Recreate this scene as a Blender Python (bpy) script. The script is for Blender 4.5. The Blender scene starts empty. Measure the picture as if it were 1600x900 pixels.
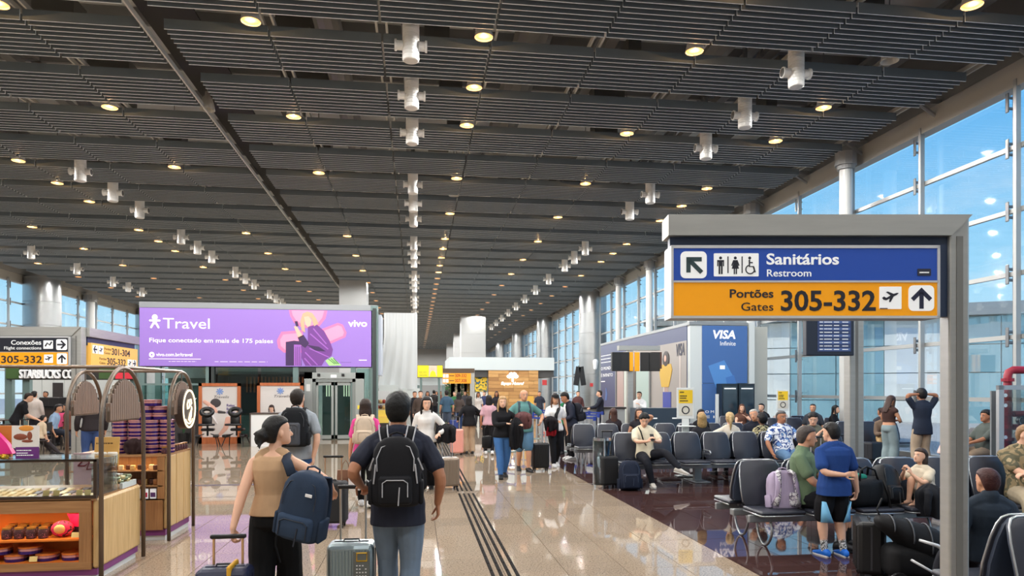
import bpy, bmesh, math, random
from math import sin, cos, pi, radians, sqrt, atan2
from mathutils import Vector as V, Matrix, Euler

SC = bpy.context.scene
C = SC.collection
random.seed(7)

# ---------------------------------------------------------------- camera
YAW = math.atan(150 / 1100.0)      # the lens looks a little to the right of the concourse axis
EYE = 1.8
cam_d = bpy.data.cameras.new('camera')
cam_d.sensor_width = 36.0
cam_d.lens = 1100 / 1600 * 36.0
cam_d.shift_y = 159 / 1600.0
cam_d.clip_end = 600
cam = bpy.data.objects.new('camera', cam_d)
C.objects.link(cam)
cam.location = (0, 0, EYE)
cam.rotation_euler = (pi / 2, 0, -YAW)
SC.camera = cam

# ---------------------------------------------------------------- sky, sun, exposure
SC.view_settings.view_transform = 'Standard'
SC.view_settings.look = 'None'
SC.view_settings.exposure = 0.38
SC.view_settings.gamma = 1.0
SC.view_settings.use_curve_mapping = False
w = bpy.data.worlds.new('sky')
SC.world = w
w.use_nodes = True
nt = w.node_tree
nt.nodes.clear()
tc = nt.nodes.new('ShaderNodeTexCoord')
sep = nt.nodes.new('ShaderNodeSeparateXYZ')
ramp = nt.nodes.new('ShaderNodeValToRGB')
els = ramp.color_ramp.elements
els[0].position = 0.0; els[0].color = (0.66, 0.84, 0.93, 1)
els[1].position = 0.75; els[1].color = (0.05, 0.24, 0.72, 1)
e = els.new(0.14); e.color = (0.36, 0.70, 0.95, 1)
e = els.new(0.34); e.color = (0.13, 0.46, 0.88, 1)
noise = nt.nodes.new('ShaderNodeTexNoise')
noise.inputs['Scale'].default_value = 3.2
noise.inputs['Detail'].default_value = 7
noise.inputs['Roughness'].default_value = 0.6
cmap = nt.nodes.new('ShaderNodeMapping')
cmap.inputs['Scale'].default_value = (1, 1, 2.6)
cr = nt.nodes.new('ShaderNodeMapRange')
cr.inputs['From Min'].default_value = 0.56
cr.inputs['From Max'].default_value = 0.72
low = nt.nodes.new('ShaderNodeMapRange')      # clouds sit towards the horizon
low.inputs['From Min'].default_value = 0.30
low.inputs['From Max'].default_value = 0.08
mul = nt.nodes.new('ShaderNodeMath'); mul.operation = 'MULTIPLY'
mix = nt.nodes.new('ShaderNodeMixRGB')
mix.inputs['Color2'].default_value = (0.95, 0.97, 1.0, 1)
bg = nt.nodes.new('ShaderNodeBackground')
bg.inputs['Strength'].default_value = 1.08
out = nt.nodes.new('ShaderNodeOutputWorld')
L = nt.links.new
L(tc.outputs['Generated'], sep.inputs[0]); L(sep.outputs['Z'], ramp.inputs['Fac'])
L(tc.outputs['Generated'], cmap.inputs['Vector']); L(cmap.outputs[0], noise.inputs['Vector'])
L(noise.outputs['Fac'], cr.inputs['Value']); L(sep.outputs['Z'], low.inputs['Value'])
L(cr.outputs[0], mul.inputs[0]); L(low.outputs[0], mul.inputs[1])
L(mul.outputs[0], mix.inputs['Fac']); L(ramp.outputs['Color'], mix.inputs['Color1'])
L(mix.outputs['Color'], bg.inputs['Color']); L(bg.outputs[0], out.inputs['Surface'])

sun_d = bpy.data.lights.new('sun', 'SUN')
sun_d.energy = 2.6
sun_d.angle = radians(0.6)
sun_d.color = (1.0, 0.96, 0.90)
sun = bpy.data.objects.new('sun', sun_d)
C.objects.link(sun)
sun.location = (-60, -40, 80)
sun.rotation_euler = V((0.42, 0.30, -1.0)).to_track_quat('-Z', 'Y').to_euler()

cy = SC.cycles
cy.use_denoising = True
cy.max_bounces = 7
cy.diffuse_bounces = 4
cy.glossy_bounces = 4
cy.transmission_bounces = 4
cy.transparent_max_bounces = 16
cy.sample_clamp_indirect = 4.0
cy.caustics_reflective = False
cy.caustics_refractive = False

# ---------------------------------------------------------------- view helpers
CT, ST = cos(YAW), sin(YAW)
def P(px, py, d):
    """the point d metres in front of the lens seen at (px, py) of the 1600 x 900 photograph"""
    u = (px - 800) / 1100.0
    return V((d * (u * CT + ST), d * (CT - u * ST), EYE + (609 - py) / 1100.0 * d))
def fl(px, py):
    p = P(px, py, EYE * 1100.0 / (py - 609)); p.z = 0.0
    return p
def pd(px, d, z=0.0):
    p = P(px, 609, d); p.z = z
    return p
def xat(px, y):
    """x of the sight line px where it reaches world y"""
    u = (px - 800) / 1100.0
    return y * (u * CT + ST) / (CT - u * ST)
def dep(x, y):
    return y * CT + x * ST

# ---------------------------------------------------------------- materials
MATS = {}
def lin(c):
    return tuple((v / 12.92 if v <= 0.04045 else ((v + 0.055) / 1.055) ** 2.4) for v in c[:3])
def rgb(r, g, b):
    return lin((r / 255.0, g / 255.0, b / 255.0))
def M(name, col=(0.5, 0.5, 0.5), rough=0.5, metal=0.0, vary=0.0, scale=8.0, emit=None, es=1.0, spec=0.5, bump=0.0, coat=0.0, stretch=None):
    if name in MATS:
        return MATS[name]
    m = bpy.data.materials.new(name)
    m.use_nodes = True
    n = m.node_tree.nodes
    b = n['Principled BSDF']
    b.inputs['Base Color'].default_value = (*col, 1)
    b.inputs['Roughness'].default_value = rough
    b.inputs['Metallic'].default_value = metal
    b.inputs['Specular IOR Level'].default_value = spec
    if coat:
        b.inputs['Coat Weight'].default_value = coat
    if emit:
        b.inputs['Emission Color'].default_value = (*emit, 1)
        b.inputs['Emission Strength'].default_value = es
    if vary or bump:
        l = m.node_tree.links.new
        t = n.new('ShaderNodeTexCoord'); mp = n.new('ShaderNodeMapping'); nz = n.new('ShaderNodeTexNoise')
        nz.inputs['Scale'].default_value = scale; nz.inputs['Detail'].default_value = 4
        if stretch: mp.inputs['Scale'].default_value = stretch
        l(t.outputs['Object'], mp.inputs[0]); l(mp.outputs[0], nz.inputs['Vector'])
        if vary:
            mr = n.new('ShaderNodeMapRange')
            mr.inputs['From Min'].default_value = 0.3; mr.inputs['From Max'].default_value = 0.7
            mr.inputs['To Min'].default_value = 1 - vary; mr.inputs['To Max'].default_value = 1 + vary
            mx = n.new('ShaderNodeVectorMath'); mx.operation = 'SCALE'
            mx.inputs[0].default_value = col
            l(nz.outputs['Fac'], mr.inputs['Value']); l(mr.outputs[0], mx.inputs['Scale'])
            l(mx.outputs[0], b.inputs['Base Color'])
        if bump:
            bp = n.new('ShaderNodeBump'); bp.inputs['Strength'].default_value = bump; bp.inputs['Distance'].default_value = 0.018
            l(nz.outputs['Fac'], bp.inputs['Height']); l(bp.outputs[0], b.inputs['Normal'])
    MATS[name] = m
    return m
def glass(name, tint=(0.9, 0.95, 0.96), refl=0.9, rough=0.02):
    if name in MATS: return MATS[name]
    m = bpy.data.materials.new(name); m.use_nodes = True
    t = m.node_tree; n = t.nodes; n.clear()
    o = n.new('ShaderNodeOutputMaterial'); tr = n.new('ShaderNodeBsdfTransparent'); g = n.new('ShaderNodeBsdfGlossy')
    g.inputs['Roughness'].default_value = rough
    tr.inputs['Color'].default_value = (*tint, 1)
    f = n.new('ShaderNodeFresnel'); f.inputs['IOR'].default_value = 1.45
    s = n.new('ShaderNodeMath'); s.operation = 'MULTIPLY'; s.inputs[1].default_value = refl
    mx = n.new('ShaderNodeMixShader')
    t.links.new(f.outputs[0], s.inputs[0]); t.links.new(s.outputs[0], mx.inputs[0])
    t.links.new(tr.outputs[0], mx.inputs[1]); t.links.new(g.outputs[0], mx.inputs[2])
    t.links.new(mx.outputs[0], o.inputs[0])
    MATS[name] = m
    return m
def granite(name, base, dark, light, rough=0.025, scale=55):
    if name in MATS: return MATS[name]
    m = bpy.data.materials.new(name); m.use_nodes = True
    t = m.node_tree; n = t.nodes; b = n['Principled BSDF']; l = t.links.new
    co = n.new('ShaderNodeTexCoord')
    v = n.new('ShaderNodeTexNoise'); v.inputs['Scale'].default_value = scale; v.inputs['Detail'].default_value = 3; v.inputs['Roughness'].default_value = 0.75
    r = n.new('ShaderNodeValToRGB'); e = r.color_ramp.elements
    e[0].position = 0.33; e[0].color = (*dark, 1); e[1].position = 0.72; e[1].color = (*light, 1)
    k = e.new(0.47); k.color = (*base, 1); k = e.new(0.6); k.color = (*[x * 1.06 for x in base], 1)
    big = n.new('ShaderNodeTexNoise'); big.inputs['Scale'].default_value = 0.9; big.inputs['Detail'].default_value = 2
    mr = n.new('ShaderNodeMapRange'); mr.inputs['To Min'].default_value = 0.86; mr.inputs['To Max'].default_value = 1.14
    oi = n.new('ShaderNodeObjectInfo')
    rr = n.new('ShaderNodeMapRange'); rr.inputs['To Min'].default_value = 0.94; rr.inputs['To Max'].default_value = 1.06
    mm = n.new('ShaderNodeMath'); mm.operation = 'MULTIPLY'
    sc = n.new('ShaderNodeVectorMath'); sc.operation = 'SCALE'
    geo = n.new('ShaderNodeNewGeometry')
    l(geo.outputs['Position'], v.inputs['Vector']); l(geo.outputs['Position'], big.inputs['Vector'])
    l(v.outputs['Fac'], r.inputs['Fac']); l(big.outputs['Fac'], mr.inputs['Value']); l(oi.outputs['Random'], rr.inputs['Value'])
    l(mr.outputs[0], mm.inputs[0]); l(rr.outputs[0], mm.inputs[1])
    l(r.outputs['Color'], sc.inputs[0]); l(mm.outputs[0], sc.inputs['Scale']); l(sc.outputs[0], b.inputs['Base Color'])
    b.inputs['Roughness'].default_value = rough
    b.inputs['Specular IOR Level'].default_value = 0.38
    MATS[name] = m
    return m
def wood(name, c1, c2, scale=3.0, axis='Z', rough=0.4):
    if name in MATS: return MATS[name]
    m = bpy.data.materials.new(name); m.use_nodes = True
    t = m.node_tree; n = t.nodes; b = n['Principled BSDF']; l = t.links.new
    co = n.new('ShaderNodeTexCoord'); mp = n.new('ShaderNodeMapping')
    mp.inputs['Scale'].default_value = {'Z': (14, 14, 0.9), 'X': (0.9, 14, 14), 'Y': (14, 0.9, 14)}[axis]
    nz = n.new('ShaderNodeTexNoise'); nz.inputs['Scale'].default_value = scale; nz.inputs['Detail'].default_value = 5; nz.inputs['Distortion'].default_value = 0.8
    r = n.new('ShaderNodeValToRGB'); r.color_ramp.elements[0].color = (*c1, 1); r.color_ramp.elements[1].color = (*c2, 1)
    r.color_ramp.elements[0].position = 0.32; r.color_ramp.elements[1].position = 0.68
    l(co.outputs['Object'], mp.inputs[0]); l(mp.outputs[0], nz.inputs['Vector']); l(nz.outputs['Fac'], r.inputs['Fac']); l(r.outputs['Color'], b.inputs['Base Color'])
    b.inputs['Roughness'].default_value = rough
    MATS[name] = m
    return m

# ---------------------------------------------------------------- mesh building
class MB:
    """collects shapes; build() links them as one mesh object"""
    def __init__(s): s.v = []; s.f = []
    def add(s, vs, fs):
        o = len(s.v); s.v += [tuple(x) for x in vs]; s.f += [tuple(i + o for i in f) for f in fs]
        return s
    def box(s, c, d, rz=0.0, m=None):
        hx, hy, hz = d[0] / 2, d[1] / 2, d[2] / 2
        vs = [V((x, y, z)) for x in (-hx, hx) for y in (-hy, hy) for z in (-hz, hz)]
        if rz: vs = [Matrix.Rotation(rz, 3, 'Z') @ v for v in vs]
        if m is not None: vs = [m @ v for v in vs]
        vs = [v + V(c) for v in vs]
        return s.add(vs, [(0, 1, 3, 2), (4, 6, 7, 5), (0, 4, 5, 1), (2, 3, 7, 6), (0, 2, 6, 4), (1, 5, 7, 3)])
    def bb(s, x0, x1, y0, y1, z0, z1):
        return s.box(((x0 + x1) / 2, (y0 + y1) / 2, (z0 + z1) / 2), (abs(x1 - x0), abs(y1 - y0), abs(z1 - z0)))
    def loft(s, rings, cap=True, close=False):
        o = []; n = len(rings[0]); fs = []
        for r in rings: o += list(r)
        k = len(rings)
        for i in range(k if close else k - 1):
            a, b = i * n, ((i + 1) % k) * n
            for j in range(n):
                q = (j + 1) % n
                fs.append((a + j, a + q, b + q, b + j))
        if cap and not close:
            fs.append(tuple(range(n - 1, -1, -1))); fs.append(tuple((k - 1) * n + j for j in range(n)))
        return s.add(o, fs)
    def tube(s, pts, r, n=8, cap=True, close=False, sx=1.0, up=None):
        pts = [V(p) for p in pts]; k = len(pts)
        rs = r if isinstance(r, (list, tuple)) else [r] * k
        rings = []; pu = None
        for i, p in enumerate(pts):
            a = pts[i - 1] if (i > 0 or close) else pts[i]; b = pts[(i + 1) % k] if (i < k - 1 or close) else pts[i]
            t = (b - a).normalized() if (b - a).length > 1e-9 else V((0, 0, 1))
            if pu is None:
                u = V(up) if up else (V((0, 0, 1)) if abs(t.z) < 0.9 else V((0, 1, 0)))
            else: u = pu
            u = (u - t * u.dot(t))
            u = u.normalized() if u.length > 1e-6 else t.orthogonal().normalized()
            pu = u; w_ = t.cross(u)
            rings.append([p + (u * cos(2 * pi * j / n) + w_ * sin(2 * pi * j / n) * sx) * rs[i] for j in range(n)])
        return s.loft(rings, cap, close)
    def limb(s, pts, rs, n=10, sx=1.0, up=None):
        """tube with rounded ends"""
        pts = [V(p) for p in pts]
        t0 = (pts[0] - pts[1]).normalized(); t1 = (pts[-1] - pts[-2]).normalized()
        a = [pts[0] + t0 * rs[0] * q for q in (0.95, 0.75, 0.4)]; ra = [rs[0] * q for q in (0.25, 0.65, 0.92)]
        b = [pts[-1] + t1 * rs[-1] * q for q in (0.4, 0.75, 0.95)]; rb = [rs[-1] * q for q in (0.92, 0.65, 0.25)]
        return s.tube(a + pts + b, ra + list(rs) + rb, n, sx=sx, up=up)
    def cyl(s, c, r, h, n=16, r2=None):
        c = V(c)
        return s.tube([c, c + V((0, 0, h))], [r, r if r2 is None else r2], n)
    def lathe(s, prof, c=(0, 0, 0), n=20, m=None, hollow=False):
        c = V(c); rings = []
        for r, z in prof:
            rg = [V((max(r, 1e-4) * cos(2 * pi * j / n), max(r, 1e-4) * sin(2 * pi * j / n), z)) for j in range(n)]
            if m is not None: rg = [m @ q for q in rg]
            rings.append([c + q for q in rg])
        return s.loft(rings, not hollow, hollow)
    def sph(s, c, r, n=10, k=7, m=None):
        r = (r, r, r) if isinstance(r, (int, float)) else r
        c = V(c); rings = []
        for i in range(k + 1):
            a = -pi / 2 + pi * i / k; q = max(cos(a), 0.02)
            rg = [V((r[0] * q * cos(2 * pi * j / n), r[1] * q * sin(2 * pi * j / n), r[2] * sin(a))) for j in range(n)]
            if m is not None: rg = [m @ x for x in rg]
            rings.append([c + x for x in rg])
        return s.loft(rings)
    def prism(s, outline, y0, y1, m=None):
        """outline in x, z extruded along y"""
        n = len(outline)
        vs = [V((x, y0, z)) for x, z in outline] + [V((x, y1, z)) for x, z in outline]
        if m is not None: vs = [m @ v for v in vs]
        fs = [tuple(range(n)), tuple(range(2 * n - 1, n - 1, -1))] + [((i + 1) % n, i, n + i, n + (i + 1) % n) for i in range(n)]
        return s.add(vs, fs)
    def rbox(s, c, d, r=0.02, seg=3, rz=0.0, m=None, axis='Z'):
        """box with rounded edges along one axis and eased ends"""
        hx, hy, hz = d[0] / 2, d[1] / 2, d[2] / 2
        if axis == 'Y': hx, hy, hz = d[0] / 2, d[2] / 2, d[1] / 2
        if axis == 'X': hx, hy, hz = d[1] / 2, d[2] / 2, d[0] / 2
        r = min(r, hx * 0.98, hy * 0.98, hz * 0.98)
        def ring(ins, z):
            o = []
            rr = max(r - ins, r * 0.15)
            for cx, cy_, a0 in ((hx - ins - rr, hy - ins - rr, 0), (-(hx - ins - rr), hy - ins - rr, pi / 2), (-(hx - ins - rr), -(hy - ins - rr), pi), (hx - ins - rr, -(hy - ins - rr), 1.5 * pi)):
                for i in range(seg + 1):
                    a = a0 + pi / 2 * i / seg
                    o.append(V((cx + rr * cos(a), cy_ + rr * sin(a), z)))
            return o
        rings = [ring(r * 0.8, -hz), ring(r * 0.3, -hz + r * 0.3), ring(0, -hz + r * 0.95), ring(0, hz - r * 0.95), ring(r * 0.3, hz - r * 0.3), ring(r * 0.8, hz)]
        if axis == 'Y': rings = [[V((q.x, q.z, -q.y)) for q in g] for g in rings]
        if axis == 'X': rings = [[V((q.z, q.x, q.y)) for q in g] for g in rings]
        R = Matrix.Rotation(rz, 3, 'Z') if rz else None
        for g in rings:
            for i, q in enumerate(g):
                if R: q = R @ q
                if m is not None: q = m @ q
                g[i] = q + V(c)
        return s.loft(rings)
    def build(s, name, mat, parent=None, loc=None, smooth=False, rot=None):
        me = bpy.data.meshes.new(name)
        me.from_pydata(s.v, [], s.f)
        if mat is not None: me.materials.append(mat)
        if smooth: me.shade_smooth()
        o = bpy.data.objects.new(name, me)
        C.objects.link(o)
        if parent is not None: o.parent = parent
        if loc is not None: o.location = loc
        if rot is not None: o.rotation_euler = rot
        return o
def fixn(o):
    bm = bmesh.new(); bm.from_mesh(o.data); bmesh.ops.recalc_face_normals(bm, faces=bm.faces); bm.to_mesh(o.data); bm.free()
    return o
def smooth_by_angle(o, ang=40):
    o.data.shade_smooth()
    try: o.data.set_sharp_from_angle(angle=radians(ang))
    except Exception: pass
    return o
def dup(o, name=None, parent=None, loc=None, rot=None, mat=None):
    c = o.copy(); C.objects.link(c)
    if name: c.name = name
    if parent is not None: c.parent = parent
    if loc is not None: c.location = loc
    if rot is not None: c.rotation_euler = rot
    return c
def tag(o, label=None, cat=None, group=None, kind=None):
    if label: o['label'] = label
    if cat: o['category'] = cat
    if group: o['group'] = group
    if kind: o['kind'] = kind
    return o
def thing(name, label, cat, loc=(0, 0, 0), rz=0.0, group=None):
    o = bpy.data.objects.new(name, None); C.objects.link(o)
    o.empty_display_size = 0.1
    o.location = loc; o.rotation_euler = (0, 0, rz)
    return tag(o, label, cat, group)
def struct(name, loc=(0, 0, 0), rz=0.0):
    o = bpy.data.objects.new(name, None); C.objects.link(o)
    o.location = loc; o.rotation_euler = (0, 0, rz); o['kind'] = 'structure'
    return o
def kids(o): return [c for c in o.children]
def copy_tree(o, parent=None):
    c = o.copy(); C.objects.link(c)
    if parent is not None: c.parent = parent
    for ch in list(o.children): copy_tree(ch, c)
    return c
_TXT = []
def text(s, name, mat, parent, loc, h, rot=(pi / 2, 0, 0), bold=0.0, align='LEFT', width=None, ext=0.002, sx=1.0, shear=0.0):
    """flat lettering; h is the cap height in metres"""
    cu = bpy.data.curves.new(name, 'FONT')
    cu.body = s; cu.size = h / 0.729; cu.extrude = ext; cu.offset = bold * h; cu.align_x = align; cu.resolution_u = 3; cu.shear = shear
    cu.materials.append(mat)
    o = bpy.data.objects.new(name, cu); C.objects.link(o)
    if parent is not None: o.parent = parent
    o.location = loc; o.rotation_euler = rot
    o.scale = (sx, 1, 1)
    if width: _TXT.append((o, width))
    return o
def dashes(name, mat, parent, x0, x1, y, z, h, n, seed=1, rot=None):
    """a line of print too small to read, as separate word-long strips on the face y"""
    r = random.Random(seed); b = MB(); x = x0
    while x < x1:
        q = min(r.uniform(0.06, 0.16) * (x1 - x0), x1 - x)
        b.bb(x, x + q, y - 0.001, y + 0.001, z, z + h); x += q + 0.03 * (x1 - x0)
    return b.build(name, mat, parent)
# ================================================================ setting: floor
m_gran = granite('beige_granite', rgb(164, 146, 126), rgb(82, 70, 61), rgb(206, 189, 167))
m_dark = granite('red_granite', rgb(72, 50, 48), rgb(34, 26, 27), rgb(110, 82, 78), rough=0.03)
m_joint = M('joint_grout', rgb(70, 60, 54), 0.8)
m_rubber = M('black_rubber', rgb(26, 23, 22), 0.9, spec=.1)
m_steel = M('brushed_steel', rgb(176, 174, 170), 0.33, 0.9, vary=0.06, scale=3, stretch=(1, 1, 14))
m_alu = M('satin_aluminium', rgb(186, 188, 190), 0.4, 0.75)
m_chrome = M('chrome', rgb(220, 222, 224), 0.12, 1.0)
m_white = M('white_paint', rgb(226, 228, 228), 0.5)
m_black = M('black_plastic', rgb(22, 22, 24), 0.4)

floor = struct('floor')
b = MB(); b.bb(-30, 14.5, -6, 130, -0.35, -0.022); b.build('floor_base', m_joint, floor)
TS = 0.61
def tile_mesh(name, mat):
    q = MB(); h = (TS - 0.005) / 2
    q.loft([[V((-h, -h, -.021)), V((h, -h, -.021)), V((h, h, -.021)), V((-h, h, -.021))],
            [V((-h, -h, -.001)), V((h, -h, -.001)), V((h, h, -.001)), V((-h, h, -.001))],
            [V((-h + .002, -h + .002, 0)), V((h - .002, -h + .002, 0)), V((h - .002, h - .002, 0)), V((-h + .002, h - .002, 0))]])
    o = q.build(name, mat); me = o.data; bpy.data.objects.remove(o)
    return me
tm_b, tm_d = tile_mesh('tile', m_gran), tile_mesh('tile', m_dark)
cells = []
for i in range(-48, 24):
    for j in range(-22, 56):
        x = 0.25 + TS * (i + .5); y = 12.36 + TS * (j + .5)
        if x > 14.3: continue
        d = dep(x, y)
        u = ((x * CT - y * ST) / d) if d > 1 else 9
        vis = d > 6.3 and abs(u) < 0.75
        cells.append((d if vis else 999 + abs(y), x, y))
cells.sort()
far_b, far_d = MB(), MB()
for k, (d, x, y) in enumerate(cells):
    dark = x > 3.3 and y < 22.4
    if k < 300:
        o = bpy.data.objects.new('tile', tm_d if dark else tm_b); C.objects.link(o); o.parent = floor; o.location = (x, y, 0)
    else:
        h = (TS - 0.005) / 2; q = far_d if dark else far_b
        q.add([(x - h, y - h, -.021), (x + h, y - h, -.021), (x + h, y + h, -.021), (x - h, y + h, -.021), (x - h, y - h, 0), (x + h, y - h, 0), (x + h, y + h, 0), (x - h, y + h, 0)],
              [(4, 5, 6, 7), (0, 1, 5, 4), (1, 2, 6, 5), (2, 3, 7, 6), (3, 0, 4, 7)])
for q, mt in ((far_b, m_gran), (far_d, m_dark)):
    o = q.build('floor_tiles', mt, floor); o['kind'] = 'stuff'
b = MB(); b.bb(-30, 14.4, 46.54, 130, -0.02, 0.0); b.build('floor_slab', m_gran, floor)
# expansion joint and the dark drain band across the concourse
b = MB(); b.bb(-9.6, 13, 12.345, 12.375, -0.004, 0.0015); b.build('expansion_joint', M('joint_brass', rgb(92, 78, 62), 0.45, 0.4), floor)
b = MB(); b.bb(-9.6, -0.9, 13.82, 14.0, -0.004, 0.0012); b.build('drain_band', M('dark_strip', rgb(48, 38, 36), 0.35), floor)
# tactile guiding strip: four rows of raised rubber bars
tac = thing('tactile_strip', 'four dark ribbed guiding lines let into the beige floor down the concourse', 'tactile strip', (0.86, 0, 0))
bar = MB(); bar.loft([[V((-.019, -.14, 0)), V((.019, -.14, 0)), V((.019, .14, 0)), V((-.019, .14, 0))],
                      [V((-.013, -.134, .005)), V((.013, -.134, .005)), V((.013, .134, .005)), V((-.013, .134, .005))]])
b0 = bar.build('rubber_bar', m_rubber, tac); n = 0; farbar = MB()
for j in range(0, 190):
    for i in range(4):
        x, y = -0.12 + 0.08 * i, 3.6 + 0.292 * j
        if abs(y - 12.36) < .25: continue
        if n == 0: b0.location = (x, y, 0.0)
        elif n < 260: dup(b0, parent=tac, loc=(x, y, 0.0))
        else: farbar.bb(x - .019, x + .019, y - .14, y + .14, 0, .004)
        n += 1
o = farbar.build('rubber_bars', m_rubber, tac); o['kind'] = 'stuff'

# ================================================================ setting: slatted ceiling
m_slat = M('slat_grey', rgb(116, 126, 132), 0.6, 0.0, vary=0.04, scale=2)
m_sedge = M('slat_edge', rgb(236, 246, 252), 0.4)
def edge_mats(o):
    """dark faces, pale lower and end edges"""
    o.data.materials.append(m_sedge)
    for p in o.data.polygons:
        if p.normal.z < -.5 or abs(p.normal.x) > .5: p.material_index = 1
    return o
m_deck = M('deck_grey', rgb(232, 236, 236), 0.7)
m_struct = M('roof_steel', rgb(150, 152, 152), 0.6)
m_rail = M('pale_rail', rgb(206, 206, 200), 0.45)
ceil = struct('ceiling')
ZC = 8.8
XR = [-4.87, -2.88, -0.68, 1.52, 3.72, 5.92, 8.12, 10.32, 12.4]
XL = [-5.26, -7.4, -9.6, -11.8, -14.0, -16.2, -18.4, -20.6, -22.8]
BAY, B0 = 2.35, 14.45
def bayY(k): return B0 + BAY * k
sl = []
for k in range(-4, 46):
    for s in range(9):
        y = bayY(k) + 0.1875 * s
        for X in (XR, XL):
            for i in range(8):
                x0, x1 = X[i], X[i + 1]
                xm = (x0 + x1) / 2; d = dep(xm, y); pyy = 609 - 7.1 * 1100 / max(d, 1)
                u = (xm * CT - y * ST) / max(d, 1)
                vis = d > 5 and pyy > -12 and abs(u) < 0.78
                sl.append((d if vis else 900 + y, xm, y, abs(x1 - x0) - 0.05))
sl.sort()
slm = {}
rest = MB()
for q, (d, xm, y, ln) in enumerate(sl):
    if q < 300:
        key = round(ln, 3)
        if key not in slm:
            b = MB(); b.box((0, 0, 0.1), (ln, 0.026, 0.2)); o = edge_mats(fixn(b.build('slat', m_slat, ceil))); slm[key] = o
            o.location = (xm, y, ZC)
        else:
            o = dup(slm[key], loc=(xm, y, ZC))
    else: rest.bb(xm - ln / 2, xm + ln / 2, y - .013, y + .013, ZC, ZC + 0.2)
o = edge_mats(fixn(rest.build('slats', m_slat, ceil))); o['kind'] = 'stuff'
b = MB(); b.bb(-25.4, 14.2, -8, 130, 10.9, 11.2); b.build('roof_deck', m_deck, ceil)
b = MB()
for k in range(-5, 46):
    y = bayY(k) - 0.45
    b.bb(-23.5, 13.4, y - 0.9, y - 0.82, 10.5, 10.9)                    # purlins
for X in (-20, -15, -10, -0.2, 4.6, 8.6, 12.0):
    b.bb(X - .13, X + .13, -6, 128, 10.0, 10.16); b.bb(X - .13, X + .13, -6, 128, 10.5, 10.6)
    for k in range(-6, 60): b.tube([(X, 1.2 + 2 * k + 10, 10.1), (X, 2.2 + 2 * k + 10, 10.55), (X, 3.2 + 2 * k + 10, 10.1)], .04, 5)
b.build('roof_truss', m_struct, ceil)
b = MB()
for X in XR[1:] + XL[1:]:
    for s in (-.10, .10): b.bb(X + s - .022, X + s + .022, -4, 122, ZC + 0.205, ZC + 0.30)
b.build('carrier_rail', m_rail, ceil)
b = MB(); b.bb(-5.24, -5.205, -2, 122, ZC - .01, ZC + .10); 
b.build('edge_rail', m_rail, ceil)
MB().bb(-5.6, -4.5, -2, 122, ZC + .75, ZC + .8).build('gap_shade_board', M('gap_shade_dark', rgb(60, 60, 58), .7), ceil)  # added dark board, hides the lit deck so the gap reads as shaded
b = MB()
for X, r in ((-12.6, .42), (-1.9, .3), (2.6, .42), (6.9, .34)): b.tube([(X, -4, 9.75), (X, 122, 9.75)], r, 12)
b.build('air_duct', M('duct_grey', rgb(168, 168, 164), 0.5, 0.3), ceil)
b = MB()
random.seed(3)
for k in range(-3, 26):
    for X in (-18, -8.2, -3.6, 0.5, 4.9, 9.3):
        x = X + random.uniform(-.6, .6); b.bb(x, x + random.uniform(.3, 1.2), bayY(k) - .75, bayY(k) - .15, 9.3 + random.random() * .5, 9.9 + random.random() * .4)
b.build('cable_tray', M('tray_grey', rgb(120, 120, 116), 0.6), ceil)
# side closures up to the roof, and the back of the hall behind the camera
b = MB(); b.bb(13.15, 14.0, -8, 126, 8.98, 11.0); b.bb(-25.2, -24.3, -8, 126, 8.98, 11.0); b.build('eave_panel', m_struct, ceil)

# ================================================================ setting: glazed side walls
m_glass = glass('window_glass', (0.965, 0.985, 0.99), 0.3)
m_mull = M('mullion_grey', rgb(168, 170, 168), 0.45, 0.4)
m_fit = M('fitting_steel', rgb(120, 122, 124), 0.35, 0.7)
TZ = [1.57, 2.97, 4.37, 5.77, 7.17]
RX, LX = 13.3, -24.6
MP = 2.94
def glazed_bay(name, X, y0, inner, near):
    """one bay between two mullion lines: panes, transoms, mullion post, spider fittings"""
    wn = struct(name, (X, y0, 0))
    zz = [0.12] + TZ + [8.42]
    if near:
        for r in range(6):
            q = MB(); q.bb(-.008, .008, .02, MP - .02, zz[r] + .015, zz[r + 1] - .015); q.build('pane', m_glass, wn)
    else:
        q = MB(); q.bb(-.008, .008, .0, MP, .1, 8.42); q.build('pane', m_glass, wn)
    s = -1 if inner < 0 else 1
    q = MB()
    for z in TZ: q.bb(.10 * s, .19 * s, 0, MP, z - .05, z + .05)
    q.bb(.04 * s, .12 * s, 0, MP, .0, .12)
    q.build('transom', m_mull, wn)
    q = MB(); q.bb(.20 * s, .32 * s, -.34, -.26, 0, 8.6); q.build('mullion', m_mull, wn)
    q = MB()
    for z in TZ + [8.2]:
        q.rbox((.22 * s, 0, z), (.03, .09, .44), .02, 2)
        q.tube([(.0, 0, z + .12), (.22 * s, 0, z + .12)], .035, 6); q.tube([(.0, 0, z - .12), (.22 * s, 0, z - .12)], .035, 6)
    q.tube([(.07 * s, 0, .1), (.07 * s, 0, 8.4)], .014, 5)
    q.build('spider_fitting', m_fit, wn)
    return wn
for i, k in enumerate(range(-3, 37)):
    glazed_bay('window_%d' % (i + 1), RX, 14.08 + MP * k, -1, -2 <= k < 10)
for i, k in enumerate(range(5, 37)):
    glazed_bay('window_%d' % (i + 41), LX, 14.08 + MP * k, 1, 8 <= k < 14)
b = MB(); b.bb(13.0, 13.32, -6, 124, 8.44, 8.98); tag(b.build('trim_1', M('beam_beige', rgb(178, 176, 168), 0.5)), kind='structure')
b = MB(); b.bb(-24.7, -24.4, 20, 124, 8.44, 8.98); tag(b.build('trim_2', MATS['beam_beige']), kind='structure')
b = MB()
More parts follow.
